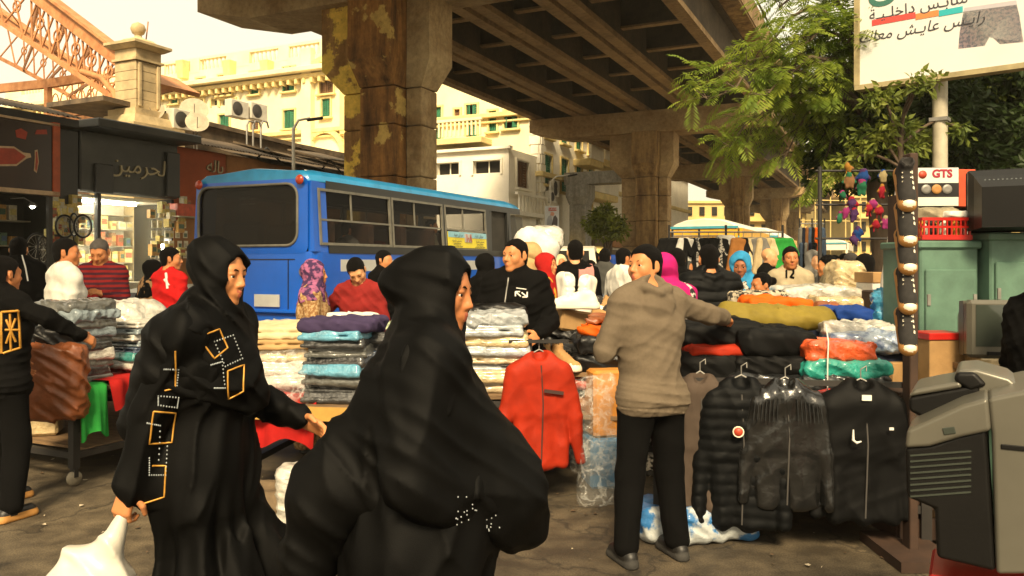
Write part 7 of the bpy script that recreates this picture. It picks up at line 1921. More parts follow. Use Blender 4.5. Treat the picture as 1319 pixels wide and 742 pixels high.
# ------------------------------------------------------------------ big jacket stall on the right
tD = table('big stall table heaped with jackets behind the hoodie man', (1.02, 4.72, 0), R(-10), 1.35, 3.2, 0.82)
C_OLIV = cloth('olive_nylon', (0.20, 0.15, 0.025), rough=0.6); C_BLKN = cloth('black_nylon', (0.0028, 0.0028, 0.0028), rough=0.6, spec=0.14); C_BLUE = cloth('royal_blue', (0.012, 0.045, 0.22), rough=0.6); C_NAVY = cloth('navy', (0.012, 0.016, 0.03))
M_BLKW = wrapm('black_jacket', (0.010, 0.011, 0.012), coat=1.0); M_ORW = wrapm('orange_jacket', (0.62, 0.09, 0.02)); M_TLW = wrapm('teal_jacket', (0.02, 0.28, 0.22)); M_PRW = wrapm('blue_print', (0.30, 0.36, 0.44), col2=(0.08, 0.12, 0.22), scale=14, thresh=(.42, .56))
D = [ # px, Y, z, dims, mat, label, roll, rz
 (915, 5.0, .835, (.5, .5, .24), C_BLKN, 'black jackets flattened under the hoodie man\'s arm', False, 0),
 (925, 4.95, 1.05, (.46, .4, .07), C_ORJ, 'dark orange folded jacket below the hoodie man\'s elbow', False, .1),
 (915, 5.1, 1.10, (.5, .5, .14), C_BLKN, 'black puffy jacket the hoodie man rests his arm on', False, .1),
 (985, 4.85, .835, (.50, .42, .10), M_BLKW, 'black jacket in shiny film at the stall front', False, -.05),
 (985, 4.95, .93, (.50, .46, .13), C_BLKN, 'folded black jacket above the shiny wrapped one', False, 0),
 (985, 5.0, 1.05, (.48, .48, .15), C_BLKN, 'padded black jacket heaped in the middle of the stall', False, .15),
 (1000, 5.45, .835, (1.0, .5, .34), C_NAVY, 'dark folded jackets filling the middle of the stall', False, 0),
 (998, 5.35, 1.17, (.78, .24, .17), C_OLIV, 'olive quilted jacket rolled across the stall', True, -.06),
 (1072, 4.85, .835, (.52, .42, .11), M_BLKW, 'dark jacket in film under the teal one', False, .05),
 (1074, 4.86, .94, (.50, .42, .09), M_TLW, 'teal jacket in clear film', False, .06),
 (1066, 4.88, 1.03, (.42, .40, .11), M_ORW, 'orange jacket in clear film tied with white string', False, .12),
 (1105, 5.15, .835, (.5, .45, .25), C_NAVY, 'navy bundle under the printed shirts', False, .1),
 (1110, 5.12, 1.08, (.46, .42, .08), M_PRW, 'blue printed shirts in film sliding off the stall corner', False, -.2),
 (1098, 5.25, 1.16, (.44, .42, .06), M_WP, 'white printed shirts in film above the blue printed ones', False, -.15),
 (1062, 4.66, .80, (.20, .10, .07), wrapm('scarlet', (.5, .02, .01)), 'small scarlet bundle at the stall front', False, 0),
 (990, 5.75, .835, (.9, .4, .42), C_BLKN, 'black coats heaped behind the olive roll', False, 0),
 (1000, 5.72, 1.25, (.46, .3, .11), C_ORG, 'bright orange jacket lying behind the olive roll', False, .05),
 (975, 5.78, 1.25, (.22, .3, .12), C_ORG, 'second bright orange jacket behind the black sleeve', False, -.3),
 (1090, 5.75, .835, (.6, .45, .36), C_NAVY, 'navy coats heaped under the royal blue jacket', False, 0),
 (1090, 5.7, 1.19, (.32, .3, .11), C_BLUE, 'royal blue jacket behind the printed shirts', False, .1),
 (955, 6.2, .835, (.6, .5, .44), C_BLKN, 'black coats piled at the left of the stall', False, 0),
 (975, 6.25, 1.27, (.36, .3, .12), mat('leopard_print', (.42, .36, .26), rough=.9, col2=(.02, .018, .015), scale=26, thresh=(.44, .5), detail=2), 'leopard patterned top on the black coats', False, .5),
 (1040, 6.3, .835, (.7, .5, .36), M_BLKW, 'dark wrapped coats under the pale folded shirts', False, 0),
 (1030, 6.35, 1.19, (.4, .35, .10), M_CRM, 'pale folded shirts with a red purse on them', False, .1),
 (1078, 6.35, 1.19, (.42, .38, .15), M_CRM, 'cream folded shirts stacked behind the orange jackets', False, -.1),
 (1065, 6.1, 1.20, (.18, .12, .10), M_RUSTL, 'red brown leather purse on the pale shirts', False, .1),
 (1050, 7.3, .835, (1.1, .9, .45), M_CRM, 'large pale wrapped pile at the back of the stall', False, 0),
 (1045, 7.35, 1.27, (.85, .75, .12), M_WP, 'white shirts in film spread on the large pale pile', False, .1),
 (1088, 7.6, 1.27, (.32, .3, .36), M_CRM, 'upright pale bundle at the back of the stall', False, .2)]
for i, (px, Y, z, d, m_, lb, rl, rz) in enumerate(D):
    heap(lb, 'folded clothes', (GX(px, Y), Y, z), d, m_, 120 + i, rz, amp=0.016 if 'film' in lb or 'pale' in lb else 0.012, roll=rl, vox=0.013 if d[0] < .6 else 0.02)
tag(MB().tube([P(1066, 425, 4.72) + Vector((0, .03, .03)), P(1067, 440, 4.64), P(1066, 470, 4.6), P(1066, 503, 4.58)], 0.004, 5).build('string', C_WHITE), 'white string tied round the orange jacket bundle', 'string')
for (px, py, z, d, lb) in ((910, 0, 0.0, (.5, .4, .22), 'blue and white printed sack on the ground under the jacket stall'), (860, 0, 0, (.4, .35, .2), 'white sack with blue stripe beside the hoodie man\'s feet')):
    heap(lb, 'sack', (GX(px, 4.75), 4.75, z), d, mat('printed_sack', (.42, .45, .45), rough=.6, col2=(.02, .14, .36), scale=3, thresh=(.48, .52), coat=.5, bump=.5, bscale=20), 150 + px, .2, amp=.014, vox=.016, name='printed_sack')
# jackets hung along the stall front
quick_box('front_rail', M_FRAME, tD, (0.62, -0.07, 0.93), (1.62, 0.03, 0.03))
for x in (-0.17, 1.41): quick_box('rail_post', M_FRAME, tD, (x, -0.07, 0.46), (0.035, 0.035, 0.92))
C_TAUP = cloth('grey_taupe', (0.075, 0.055, 0.042)); C_PUF = cloth('black_puffer', (0.0026, 0.003, 0.0033), rough=0.6, spec=0.14)
jacket('grey taupe coat hanging behind the hoodie man\'s legs', P(902, 492, 4.62), 0.40, 0.74, C_TAUP, R(-10), 30, 'plain', 0.10, 0.02)
jk = jacket('black quilted jacket with round badge hanging from the stall', P(955, 497, 4.55), 0.50, 0.80, C_PUF, R(-14), 31, 'quilt', 0.11, 0.03)
bad = bpy.data.objects.new('badge', None)
MB().lathe([(0, 0.006), (0.022, 0.006), (0.024, 0)], 14, (-0.02, -0.112, -0.24), M=Euler((R(90), 0, 0)).to_matrix()).build('badge', M_REDP, jk); MB().lathe([(0.024, 0.0), (0.026, 0.008), (0.031, 0.008), (0.032, 0)], 14, (-0.02, -0.110, -0.24), M=Euler((R(90), 0, 0)).to_matrix()).build('badge_ring', M_WTOE, jk)
M_SHINY = mat('shiny_black_leather', (0.008, 0.008, 0.008), rough=0.22, var=.4, scale=8, bump=.35, bscale=18, spec=.6, coat=.3)
lj = jacket('shiny black leather jacket with ribbed shoulders hanging from the stall', P(1012, 500, 4.48), 0.48, 0.66, M_SHINY, R(-12), 32, 'plain', 0.11, 0.03)
for k in range(7):
    for e in (-1, 1): MB().tube([(e * (0.05 + 0.02 * k), -0.085, -0.05 - 0.004 * k), (e * (0.055 + .021 * k), -0.10, -0.17)], 0.004, 5).build('rib', M_SHINY, lj)
nj = jacket('matt black jacket with white logo hanging at the stall corner', P(1110, 502, 4.45), 0.52, 0.72, C_BLKN, R(-8), 33, 'plain', 0.12, 0.03)
MB().tube([(-0.075, -0.115, -0.20), (-0.078, -0.12, -0.255), (-0.06, -0.122, -0.27), (-0.035, -0.118, -0.262)], [0.004, .008, .008, .004], 6).build('logo', M_WSH, nj); quick_box('label', M_WSH, nj, (0.0, -0.092, -0.03), (0.05, 0.008, 0.03)); quick_box('small_logo', M_WSH, nj, (0.12, -0.115, -0.19), (0.022, .008, .014))
# ------------------------------------------------------------------ right edge: shoe board, cabinets, television sets
M_BOARD = mat('dark_brown_board', (0.045, 0.022, 0.012), rough=0.8, var=.4, scale=6)
bd = thing('shoe_display_board', 'tall dark wooden board with sneakers hung down its edge', 'display board', (GX(1176, 4.35), 4.35, 0))
quick_box('board', M_BOARD, bd, (0, 0.03, 1.10), (0.045, 0.09, 2.20), bev=0.005); quick_box('foot', M_BOARD, bd, (0, 0.05, 0.03), (0.32, 0.5, 0.055))
for k, py in enumerate((236, 281, 316, 366, 418)):
    q = P(1165 if k else 1164, py, 4.28)
    shoe('black high sneaker with white toe hung on the board, %s' % ('topmost of the column', 'second from the top', 'in the middle of the column', 'fourth from the top', 'lowest of the column')[k], 'c', q + Vector((-0.0, 0.0, -0.035)), 0, (R(-56), 0, R(168)), 1.02)
    MB().tube([(-0.045, 0.05, q.z + 0.02), (0.0, 0.03, q.z + 0.06)], 0.006, 5).build('peg', M_FRAME, bd)
M_CABG = mat('green_cabinet_paint', (0.085, 0.165, 0.12), rough=0.55, metal=0.0, var=.35, scale=3.5, bump=.15, bscale=9)
def cabinet(label, x, y, w, d, h, rz=0.0):
    c = thing('metal_cabinet', label, 'cabinet', (x, y, 0), rz)
    quick_box('body', M_CABG, c, (0, d / 2, h / 2 + .02), (w, d, h - .04), bev=0.01); quick_box('top_lid', M_CABG, c, (0, d / 2 - 0.005, h), (w + .03, d + .03, 0.05), bev=0.01)
    quick_box('door', M_CABG, c, (0, -0.012, h * .48), (w - .05, 0.02, h * .86), bev=0.006); quick_box('handle', M_METAL, c, (w * .33, -0.04, h * .62), (0.02, 0.03, 0.12), bev=0.004)
    for x_ in (-w / 2 + .04, w / 2 - .04): quick_box('hinge', M_METAL, c, (x_ if x_ < 0 else x_ + 5e-4, -0.025, h * .8), (0.02, 0.012, 0.07))
    return c
cabinet('green painted metal cabinet with the red basket on top', GX(1223, 5.05), 5.05, 0.38, 0.45, 1.72, R(4)); cabinet('green painted metal cabinet carrying the black television', GX(1318, 5.0), 5.0, 0.42, 0.45, 1.77, R(2))
zc = 1.748
M_REDPL = mat('red_plastic', (0.42, 0.015, 0.01), rough=0.35, var=.15)
bk = thing('red_basket', 'red plastic basket of bits and bottles on the green cabinet', 'basket', (GX(1214, 5.1), 5.16, zc), R(4))
quick_box('base', M_REDPL, bk, (0, 0, 0.006), (0.32, 0.2, 0.01))
for (c, d) in (((0, -.1, .135), (.33, .012, .02)), ((0, .1, .135), (.33, .012, .02)), ((-.16, 0, .135), (.012, .2, .02)), ((.16, 0, .135), (.012, .2, .02)), ((0, -.1, .02), (.33, .012, .03)), ((0, -.1, .085), (.33, .010, .014))): quick_box('rim', M_REDPL, bk, c, d)
for i in range(11):
    quick_box('slat', M_REDPL, bk, (-.15 + .03 * i, -.1, .075), (.009, .008, .11)); quick_box('slat', M_REDPL, bk, (-.15 + .03 * i, .1, .075), (.009, .008, .11))
for i in range(6):
    for x_ in (-.16, .16): quick_box('slat', M_REDPL, bk, (x_, -.08 + .032 * i, .075), (.008, .009, .11))
for i in range(8): tag(MB().lathe([(0.024, 0), (.026, .01), (.026, .09), (.012, .11), (.011, .13), (0, .131)], 9).build('jar', [mat('amber_jar', (.5, .24, .03), rough=.25), M_WTOE, M_CANV][i % 3], None, (GX(1214, 5.1) - .13 + .037 * i, 5.12 + .05 * (i % 2), zc + .014)), 'small jar standing in the red basket', 'jar', 'jars in the red basket')
heap('grey cable and rags piled in the red basket', 'rags', (GX(1212, 5.12), 5.2, zc + .10), (.28, .12, .10), mat('grey_rag', (.26, .22, .14), rough=.9, var=.5, scale=14), 170, 0, amp=.015, vox=.009, name='rag_bundle')
heap('pale plastic casing lying on the red basket', 'casing', (GX(1233, 5.1), 5.13, zc + .142), (.15, .10, .06), M_WSH, 171, .2, amp=.004, vox=.008, name='plastic_casing')
# shelf with boxes behind the basket
sh_ = thing('goods_rack', 'dark rack of boxed goods behind the green cabinets', 'rack', (GX(1212, 5.7), 5.7, 0))
for x_ in (-.24, .36): quick_box('post', M_BOARD, sh_, (x_, 0.1, 1.05), (.04, .3, 2.1))
for z_ in (1.72, 1.98): quick_box('shelf', M_BOARD, sh_, (.06, 0.1, z_), (.62, .34, .025))
M_GTSW = mat('gts_white', (.62, .60, .54), rough=.4, var=.06); M_GTSK = mat('gts_black', (.018, .016, .016), rough=.35, var=.2)
gts = thing('boxed_disc_set', 'white and black GTS carton on the rack beside the shoe board', 'box', (GX(1206, 5.55), 5.6, 1.995), R(-4))
quick_box('carton', M_GTSK, gts, (0, 0, .135), (.30, .12, .27)); quick_box('white_band', M_GTSW, gts, (0.002, -.0625, .215), (.285, .006, .105)); quick_box('white_foot', M_GTSW, gts, (0.002, -.0625, .035), (.285, .006, .06))
text('carton_text', 'GTS', .075, mat('gts_red', (.28, .01, .03), var=0), gts, (.035, -.068, .225), (R(90), 0, 0), ext=.001, offset=.003); MB().lathe([(0, .004), (.028, .004), (.028, 0)], 12, (-.095, -.066, .222), M=Euler((R(90), 0, 0)).to_matrix()).build('emblem', M_REDP, gts)
for x_ in (-.07, .0, .07): MB().lathe([(.012, .004), (.030, .006), (.034, 0)], 14, (x_, -.064, .12), M=Euler((R(90), 0, 0)).to_matrix()).build('disc_picture', [M_METAL, M_GUM, M_METAL][int((x_ + .08) / .07)], gts)
for k, (dz, m_, lb) in enumerate(((1.735, M_GTSK, 'flat black carton under the GTS carton'), (1.80, M_GTSW, 'flat white carton under the GTS carton'), (1.87, M_GTSK, 'dark carton right below the GTS shelf'))): tag(MB().box((0, 0, .03), (.33, .2, .06), bev=.004).build('flat_carton', m_, None, (GX(1208, 5.6), 5.62, dz), R(3 * k - 3)), lb, 'box')
tag(MB().box((0, 0, .13), (.14, .12, .26), bev=.005).build('red_carton', M_REDBOX, None, (GX(1240, 5.6), 5.62, 1.995), R(8)), 'red carton next to the GTS carton', 'box')
# television sets
M_TVK = mat('tv_black_plastic', (.006, .0055, .005), rough=.45, spec=.2, var=.2, bump=.03, bscale=80); M_TVS = mat('tv_silver_plastic', (.115, .108, .085), rough=.35, metal=.25, var=.12, scale=3); M_SCR = mat('tv_screen', (.035, .042, .034), rough=.12, var=.1)
def crt(label, loc, rz, w, h, d, front_m, back_m, rot=None, screen=True):
    t = thing('television', label, 'television', loc, rz, rot=rot)
    quick_box('front_bezel', front_m, t, (0, 0.04, h / 2), (w, 0.08, h), bev=0.02)
    mb = MB()
    def rect(y, sx, z0, z1): return [(-w / 2 * sx, y, z0), (w / 2 * sx, y, z0), (w / 2 * sx, y, z1), (-w / 2 * sx, y, z1)]
    lv = [rect(.081, .97, h * .02, h * .98), rect(d * .45, .94, h * .02, h * .96), rect(d * .62, .80, h * .03, h * .86), rect(d, .62, h * .05, h * .66)]
    vs = [v for r_ in lv for v in r_]; fs = []
    for i in range(3):
        for k in range(4): fs.append((i * 4 + k, (i + 1) * 4 + k, (i + 1) * 4 + (k + 1) % 4, i * 4 + (k + 1) % 4))
    fs.append((12, 15, 14, 13)); fs.append((0, 1, 2, 3))
    mb.add(vs, [f[::-1] for f in fs]); mb.build('back_shell', back_m, t)
    for i in range(12): quick_box('vent_slot', M_SCR, t, (-w * .28 + i * w * .05, d * .72, h * .80), (w * .02, d * .14, .004), rot=(R(-24), 0, 0))
    if screen:
        n = 8
        mb = MB().sheet(lambda u, v: Vector(((u - .5) * w * .80, -.004 - .018 * (1 - (2 * u - 1) ** 2) * (1 - (2 * v - 1) ** 2), h * .56 + (v - .5) * h * .72)), n, n); mb.build('screen', M_SCR, t)
        quick_box('control_strip', M_TVK, t, (0, -.003, h * .08), (w * .5, .01, .02))
    return t
crt('black television set on the green cabinet, its rounded back showing', (GX(1300, 5.1), 5.12, 1.80), R(150), .46, .40, .40, M_TVK, M_TVK)
tag(MB().box((0, 0, .17), (.2, .24, .34), bev=.03).build('wooden_loudspeaker', mat('tan_wood', (.30, .17, .06), rough=.5, var=.3, stretch=(1, 1, 8)), None, (GX(1345, 5.0), 4.98, 1.80), R(10)), 'tan wooden loudspeaker box beside the black television', 'loudspeaker')
stn = thing('wooden_stand', 'low wooden stand holding the silver television', 'stand', (GX(1300, 4.5), 4.5, 0))
quick_box('top', M_PLANK, stn, (0, .2, 1.02), (.5, .5, .03)); 
for x_ in (-.22, .22):
    for y_ in (-.02, .42): quick_box('leg', M_PLANK, stn, (x_, y_, .5), (.05, .05, 1.0))
crt('silver television set with dark screen facing the street', (GX(1297, 4.42), 4.42, 1.08), R(-8), .40, .32, .34, M_TVS, M_TVS)
tag(MB().box((0, 0, .021), (.34, .3, .042), bev=.006).build('video_player', M_CRM, None, (GX(1297, 4.5), 4.56, 1.036), R(-6)), 'flat cream video player under the silver television', 'video player')
tag(MB().box((0, 0, .14), (.22, .2, .28), bev=.004).build('cardboard_box', M_KRAFT, None, (GX(1209, 4.7), 4.72, .88), R(6)), 'orange brown cardboard box before the green cabinet', 'box')
tag(MB().box((0, 0, .02), (.235, .215, .04), bev=.004).build('red_tray', M_REDPL, None, (GX(1209, 4.7), 4.72, 1.162), R(6)), 'red tray on the orange brown cardboard box', 'tray')
tag(MB().box((0, 0, .2), (.16, .2, .40), bev=.004).build('cardboard_box', M_KRAFT, None, (GX(1150, 4.95), 4.98, .60), R(20)), 'tall cardboard box between the stall and the shoe board', 'box')
crate = thing('wooden_crate', 'dark wooden crate under the cardboard box', 'crate', (GX(1185, 4.75), 4.75, 0), R(5))
for k in range(5):
    for y_ in (-.2, .2): quick_box('slat', M_BOARD, crate, (0, y_, .1 + .17 * k), (.5, .02, .12))
    for x_ in (-.25, .25): quick_box('slat', M_BOARD, crate, (x_, 0, .1 + .17 * k), (.02, .38, .12))
quick_box('lid', M_BOARD, crate, (0, 0, .865), (.52, .44, .025))
quick_box('shelf', M_BOARD, crate, (-.18, .25, .585), (.3, .3, .025))
# foreground television on a red stool
_frz_ = R(-30)
fs_ = thing('plastic_stool', 'red plastic stool under the big silver and black television', 'stool', (GX(1276, 2.68), 2.74, 0), _frz_)
quick_box('seat', M_REDPL, fs_, (0, 0, .545), (.30, .30, .035), bev=.01)
for x_ in (-.12, .12):
    for y_ in (-.12, .12): MB().box((x_ * 1.08, y_ * 1.08, .264), (.05, .05, .527), taper=(.8, .8)).build('leg', M_REDPL, fs_)
for y_ in (-.145, .145): quick_box('skirt', M_REDPL, fs_, (0, y_, .49), (.28, .012, .075))
for x_ in (-.145, .145): quick_box('skirt', M_REDPL, fs_, (x_, 0, .49), (.012, .28, .075))
_O = Vector((GX(1270, 2.6), 2.60, .563)); _fn = Vector((-_O.x, -_O.y, 0)).normalized(); _fx = Vector((-_fn.y, _fn.x, 0)); _fx = _fx if _fx.x > 0 else -_fx; _frz = math.atan2(_fx.y, _fx.x)
ft_ = thing('large_television', 'big silver and black television turned sideways on the red stool', 'television', _O, _frz)
def fp(px, py, o=None):
    o = o or _O; q = plane_hit(px, py, o + _fn * .08, _fn) - o; return (q.dot(_fx), q.z)
sil = [fp(1283, 738), fp(1277, 556), fp(1272, 512), fp(1330, 500), fp(1400, 520), fp(1400, 738)]
MB().prism(sil, -.10, .42).build('front_bezel', M_TVS, ft_)
blk = [fp(1207, 718), fp(1204, 655), fp(1168, 640), fp(1166, 575), fp(1200, 572), fp(1235, 560), fp(1271, 552), fp(1283, 736)]
MB().prism(blk, -.09, .40).build('back_shell', M_TVK, ft_)
cow = [fp(1166, 576), fp(1169, 552), fp(1196, 540), fp(1240, 520), fp(1273, 511), fp(1277, 554), fp(1238, 562), fp(1198, 574)]
MB().prism(cow, -.105, .41).build('top_cowl', M_TVS, ft_)
vt = MB()
for r_ in range(8):
    a = fp(1172, 586 + 7.5 * r_); b = fp(1252, 580 + 7.5 * r_); vt.box(((a[0] + b[0]) / 2, -.0915, (a[1] + b[1]) / 2), (b[0] - a[0], .005, .006), rot=(0, -math.atan2(b[1] - a[1], b[0] - a[0]), 0))
tag(vt.build('vent_louvres', M_SCR, ft_), None, None, kind='stuff')
a = fp(1223, 553); quick_box('label', MATS['tv_screen'], ft_, (a[0], -.107, a[1]), (.035, .004, .022), rot=(0, -.25, 0))
a = fp(1306, 575); quick_box('slot', M_TVK, ft_, (a[0], -.102, a[1]), (.07, .006, .016))
_O2 = Vector((GX(1230, 2.8), 2.80, 1.02))
t2 = thing('small_television', 'small silver topped television lying on the big one', 'television', _O2, _frz)
def fp2(px, py): return fp(px, py, _O2)
MB().prism([fp2(1170, 530), fp2(1200, 545), fp2(1262, 520), fp2(1262, 495), fp2(1236, 500), fp2(1170, 512)], -.07, .25).build('lower_shell', M_TVK, t2)
MB().prism([fp2(1169, 512), fp2(1176, 503), fp2(1205, 497), fp2(1236, 492), fp2(1240, 500)], -.075, .255).build('silver_lid', M_TVS, t2)
MB().prism([fp2(1228, 490), fp2(1232, 478), fp2(1258, 476), fp2(1300, 488), fp2(1318, 502), fp2(1262, 512)], -.06, .25).build('silver_hood', M_TVS, t2)
MB().prism([fp2(1228, 491), fp2(1231, 480), fp2(1256, 480), fp2(1272, 497), fp2(1250, 505)], -.075, .252).build('dark_hood', M_TVK, t2)
for _o in list(ft_.children) + list(t2.children):
    if 'vent' not in _o.name: _m = _o.modifiers.new('bevel', 'BEVEL'); _m.width = .014; _m.segments = 4; _m.limit_method = 'ANGLE'; _o.data.polygons.foreach_set('use_smooth', [True] * len(_o.data.polygons)); _w = _o.modifiers.new('normals', 'WEIGHTED_NORMAL')
heap('crumpled white paper between the two televisions', 'paper', (GX(1262, 2.75), 2.75, 1.085), (.36, .26, .03), C_WHITE, 180, 0, rot=(0, R(-10), R(-30)), amp=.008, vox=.010, name='white_paper')
# ------------------------------------------------------------------ boxes, banner and toys behind the shoe board
tF = table('far trestle with cardboard boxes behind the jacket stall', (GX(1106, 6.7), 6.7, 0), R(-6), .75, .8, 1.28)
for k, (px, py, w, h, m_, lb) in enumerate(((1135, 373, .36, .08, M_KRAFT, 'flat kraft box lowest on the trestle'), (1134, 362, .34, .07, M_WSH, 'flat white box between two kraft boxes'), (1137, 350, .36, .09, M_KRAFT, 'kraft box on top of the flat white box'))):
    tag(MB().box((0, 0, h / 2), (w, .35, h), bev=.004).build('flat_box', m_, None, (GX(1137, 7.0), 6.98, 1.285 + (0, .082, .154)[k]), R(-6 + 4 * k)), lb, 'box')
bn = thing('banner_roll', 'white banner roll with red script standing behind the shoe board', 'banner', P(1144, 372, 6.0) - Vector((0, 0, 0)), rot=(0, R(9), 0))
MB().lathe([(.055, 0), (.06, .05), (.058, .76), (.05, .78)], 14).build('roll', M_WSH, bn)
text('red_script', 'Barbie', .19, mat('script_red', (.5, .01, .03), var=0), bn, (0.0, -.064, .42), (R(90), R(-90), 0), ext=.002, shear=.25)
tag(MB().box((0, 0, .7), (.3, .3, 1.4), bev=.01).build('wooden_pedestal', M_BOARD, None, (GX(1146, 6.05), 6.05, 0), 0), 'dark wooden pedestal under the banner roll', 'pedestal')
heap('sky blue plastic bag hanging by the cardboard boxes', 'plastic bag', P(1141, 432, 5.6), (.17, .14, .32), wrapm('bag_blue', (.05, .30, .50)), 190, .2, amp=.02, vox=.012, name='plastic_bag')
heap('pink bag beside the sky blue plastic bag', 'plastic bag', P(1153, 425, 5.65), (.07, .12, .30), wrapm('bag_pink', (.5, .18, .16)), 191, .2, amp=.015, vox=.012, name='plastic_bag')
tag(MB().box((0, 0, .44), (.3, .3, .88), bev=.01).build('wooden_pedestal', M_BOARD, None, (GX(1147, 5.68), 5.68, 0), 0), 'dark wooden pedestal under the sky blue bag', 'pedestal')
tst = thing('toy_stall', 'stall frame hung with coloured toys under the trees', 'stall', (GX(1105, 9.5), 9.5, 0))
for x_ in (-.45, .55): MB().tube([(x_, 0, 0), (x_, 0, 2.75)], .025, 6).build('post', M_FRAME, tst)
for z_ in (1.9, 2.3, 2.7): MB().tube([(-.5, 0, z_), (.6, 0, z_)], .015, 6).build('rail', M_FRAME, tst)
TOYC = [cloth('toy_%d' % i, c) for i, c in enumerate([(.22, .01, .02), (.015, .10, .05), (.01, .04, .15), (.25, .12, .02), (.20, .02, .10), (.05, .02, .07), (.18, .09, .04), (.25, .2, .1)])]
rnd = random.Random(99)
for i, (px, py, sz, ci) in enumerate([(1092, 215, .14, 3), (1094, 232, .18, 6), (1111, 228, .20, 2), (1110, 240, .18, 1), (1085, 252, .14, 1), (1097, 262, .16, 5), (1090, 272, .14, 4), (1082, 278, .12, 1), (1100, 275, .15, 5), (1119, 268, .16, 0), (1125, 262, .14, 4), (1132, 272, .15, 0), (1105, 300, .16, 2), (1100, 308, .14, 5), (1136, 245, .16, 0), (1138, 225, .14, 7), (1128, 290, .15, 0), (1140, 285, .14, 4)]):
    q = P(px, py, 9.4)
    sz *= .62; s = SDF().ell((0, 0, 0), (sz * .5, sz * .35, sz * .5), 0, 0).ell((0, 0, sz * .55), (sz * .3, sz * .28, sz * .28), 1, .03).cone((-sz * .3, 0, .1 * sz), (-sz * .65, 0, -.2 * sz), sz * .16, sz * .12, 1, .02).cone((sz * .3, 0, .1 * sz), (sz * .65, 0, -.2 * sz), sz * .16, sz * .12, 1, .02).cone((-sz * .2, 0, -.4 * sz), (-sz * .25, 0, -.9 * sz), sz * .17, sz * .14, 0, .02).cone((sz * .2, 0, -.4 * sz), (sz * .25, 0, -.9 * sz), sz * .17, sz * .14, 0, .02)
    s.disp(crinkle(.012, 34, i)); o = s.build('soft_toy', [TOYC[ci], TOYC[(ci + 3) % 8]], None, .016, q, rnd.uniform(-.5, .5)); tag(o, 'coloured soft toy hung on the stall frame under the trees', 'toy', 'soft toys on the stall frame')
# ------------------------------------------------------------------ clothes rails further down the street
def tee_mesh(kind, mt):
    k = ('tee', kind)
    if k not in _fold:
        s = SDF(); L = {'tee': .68, 'trouser': .95, 'coat': .9}[kind]
        if kind == 'trouser':
            for e in (-1, 1): s.cone((e * .09, 0, -.05), (e * .10, 0, -L), .085, .07, 0, .02, (1, .4, 1))
            s.box((0, 0, -.06), (.12, .012, .06), .02, 0, .02)
        else:
            s.box((0, 0, -L * .52), (.20, .018, L * .42), .03, 0, 0); s.cone((-.2, 0, -.06), (.2, 0, -.06), .045, .045, 0, .03)
            for e in (-1, 1): s.cone((e * .2, 0, -.07), (e * .29, 0, -.30 if kind == 'tee' else -.6), .05, .045, 0, .02)
            s.sub((0, -.02, .0), (.07, .05, .05), .01)
        s.disp(crinkle(.010, 16, 3, .5)); _fold[k] = s.mesh('garment', [mt], .020)
    me = _fold[k].copy(); me.materials.clear(); me.materials.append(mt); return me
def rail(label, px0, px1, py, Y, items, depth=0.0):
    a = P(px0, py, Y); b = P(px1, py, Y + depth); r = thing('clothes_rail', label, 'clothes rail', (a.x, a.y, 0), math.atan2(b.y - a.y, b.x - a.x)); L = math.hypot(b.x - a.x, b.y - a.y); h = a.z
    for x_ in (0, L * .5, L): MB().tube([(x_, 0, 0), (x_, 0, h + .12)], .02, 6).build('post', M_FRAME, r)
    for z_ in (h,): MB().tube([(0, 0, z_), (L, 0, z_)], .016, 6).build('rail', M_METAL, r)
    for x_ in (0, L): MB().box((x_, 0, .02), (.05, .5, .035)).build('foot', M_FRAME, r)
    dx = L / len(items)
    for i, (kd, mt, lb, yaw) in enumerate(items):
        p = a.lerp(b, (i + .5) / len(items)); p.z = h - .075
        o = link('hanging_garment', tee_mesh(kd, mt), None, p, math.atan2(b.y - a.y, b.x - a.x) + R(yaw)); tag(o, lb, 'garment')
        MB().tube([(p.x, p.y, p.z + .0), (p.x, p.y, h + .016)], .008, 4)
        hk = MB().tube([(0, 0, -.02), (0, 0, .06), (.02, 0, .09)], .006, 4).tube([(-.14, 0, -.03), (0, 0, -.012), (.14, 0, -.03)], .006, 4).build('hanger', M_METAL, o)
    return r
C_CHK = mat('check_cotton', (.45, .42, .36), rough=.9, col2=(.03, .03, .03), scale=22, thresh=(.46, .52), detail=1)
C_GREY = cloth('grey_fleece', (.18, .17, .15)); C_STR = C_WHITE
items = []
sq = [('tee', C_BLACK_ := cloth('tee_black', (.008, .008, .008)), 'black'), ('tee', C_BLACK_, 'black'), ('tee', C_WHITE, 'white'), ('tee', C_BLACK_, 'black'), ('tee', C_CHK, 'checked'), ('tee', C_BLACK_, 'black'), ('trouser', C_WHITE, 'white'), ('tee', C_BLACK_, 'black'), ('coat', cloth('camel', (.36, .15, .04)), 'camel brown'), ('tee', C_GREY, 'grey'), ('tee', C_CREAM, 'cream'), ('coat', cloth('beige_coat', (.46, .36, .20)), 'beige'), ('tee', C_GREEN, 'green')]
for i, (k, m_, c) in enumerate(sq): items.append((k, m_, '%s %s hung on the long rail behind the market crowd%s' % (c, {'tee': 'top', 'trouser': 'trousers', 'coat': 'coat'}[k], {0: ' at its outer end', 1: ' left of the white top', 3: ' right of the white top', 5: ' beside the white trousers', 7: ' beside the camel coat'}.get(i, '')), 18 * ((i % 3) - 1)))
rail('long clothes rail of black tops and coats behind the market crowd', 862, 1008, 299, 13.5, items)
items = [('tee', (C_BLACK_, C_WHITE)[i % 2], '%s top, %s on the rail behind the black tops' % (('black', 'white')[i % 2], ('first', 'second', 'third', 'fourth', 'fifth', 'last')[i]), 30) for i in range(6)]
rail('second clothes rail standing behind the black tops', 866, 935, 304, 14.6, items)
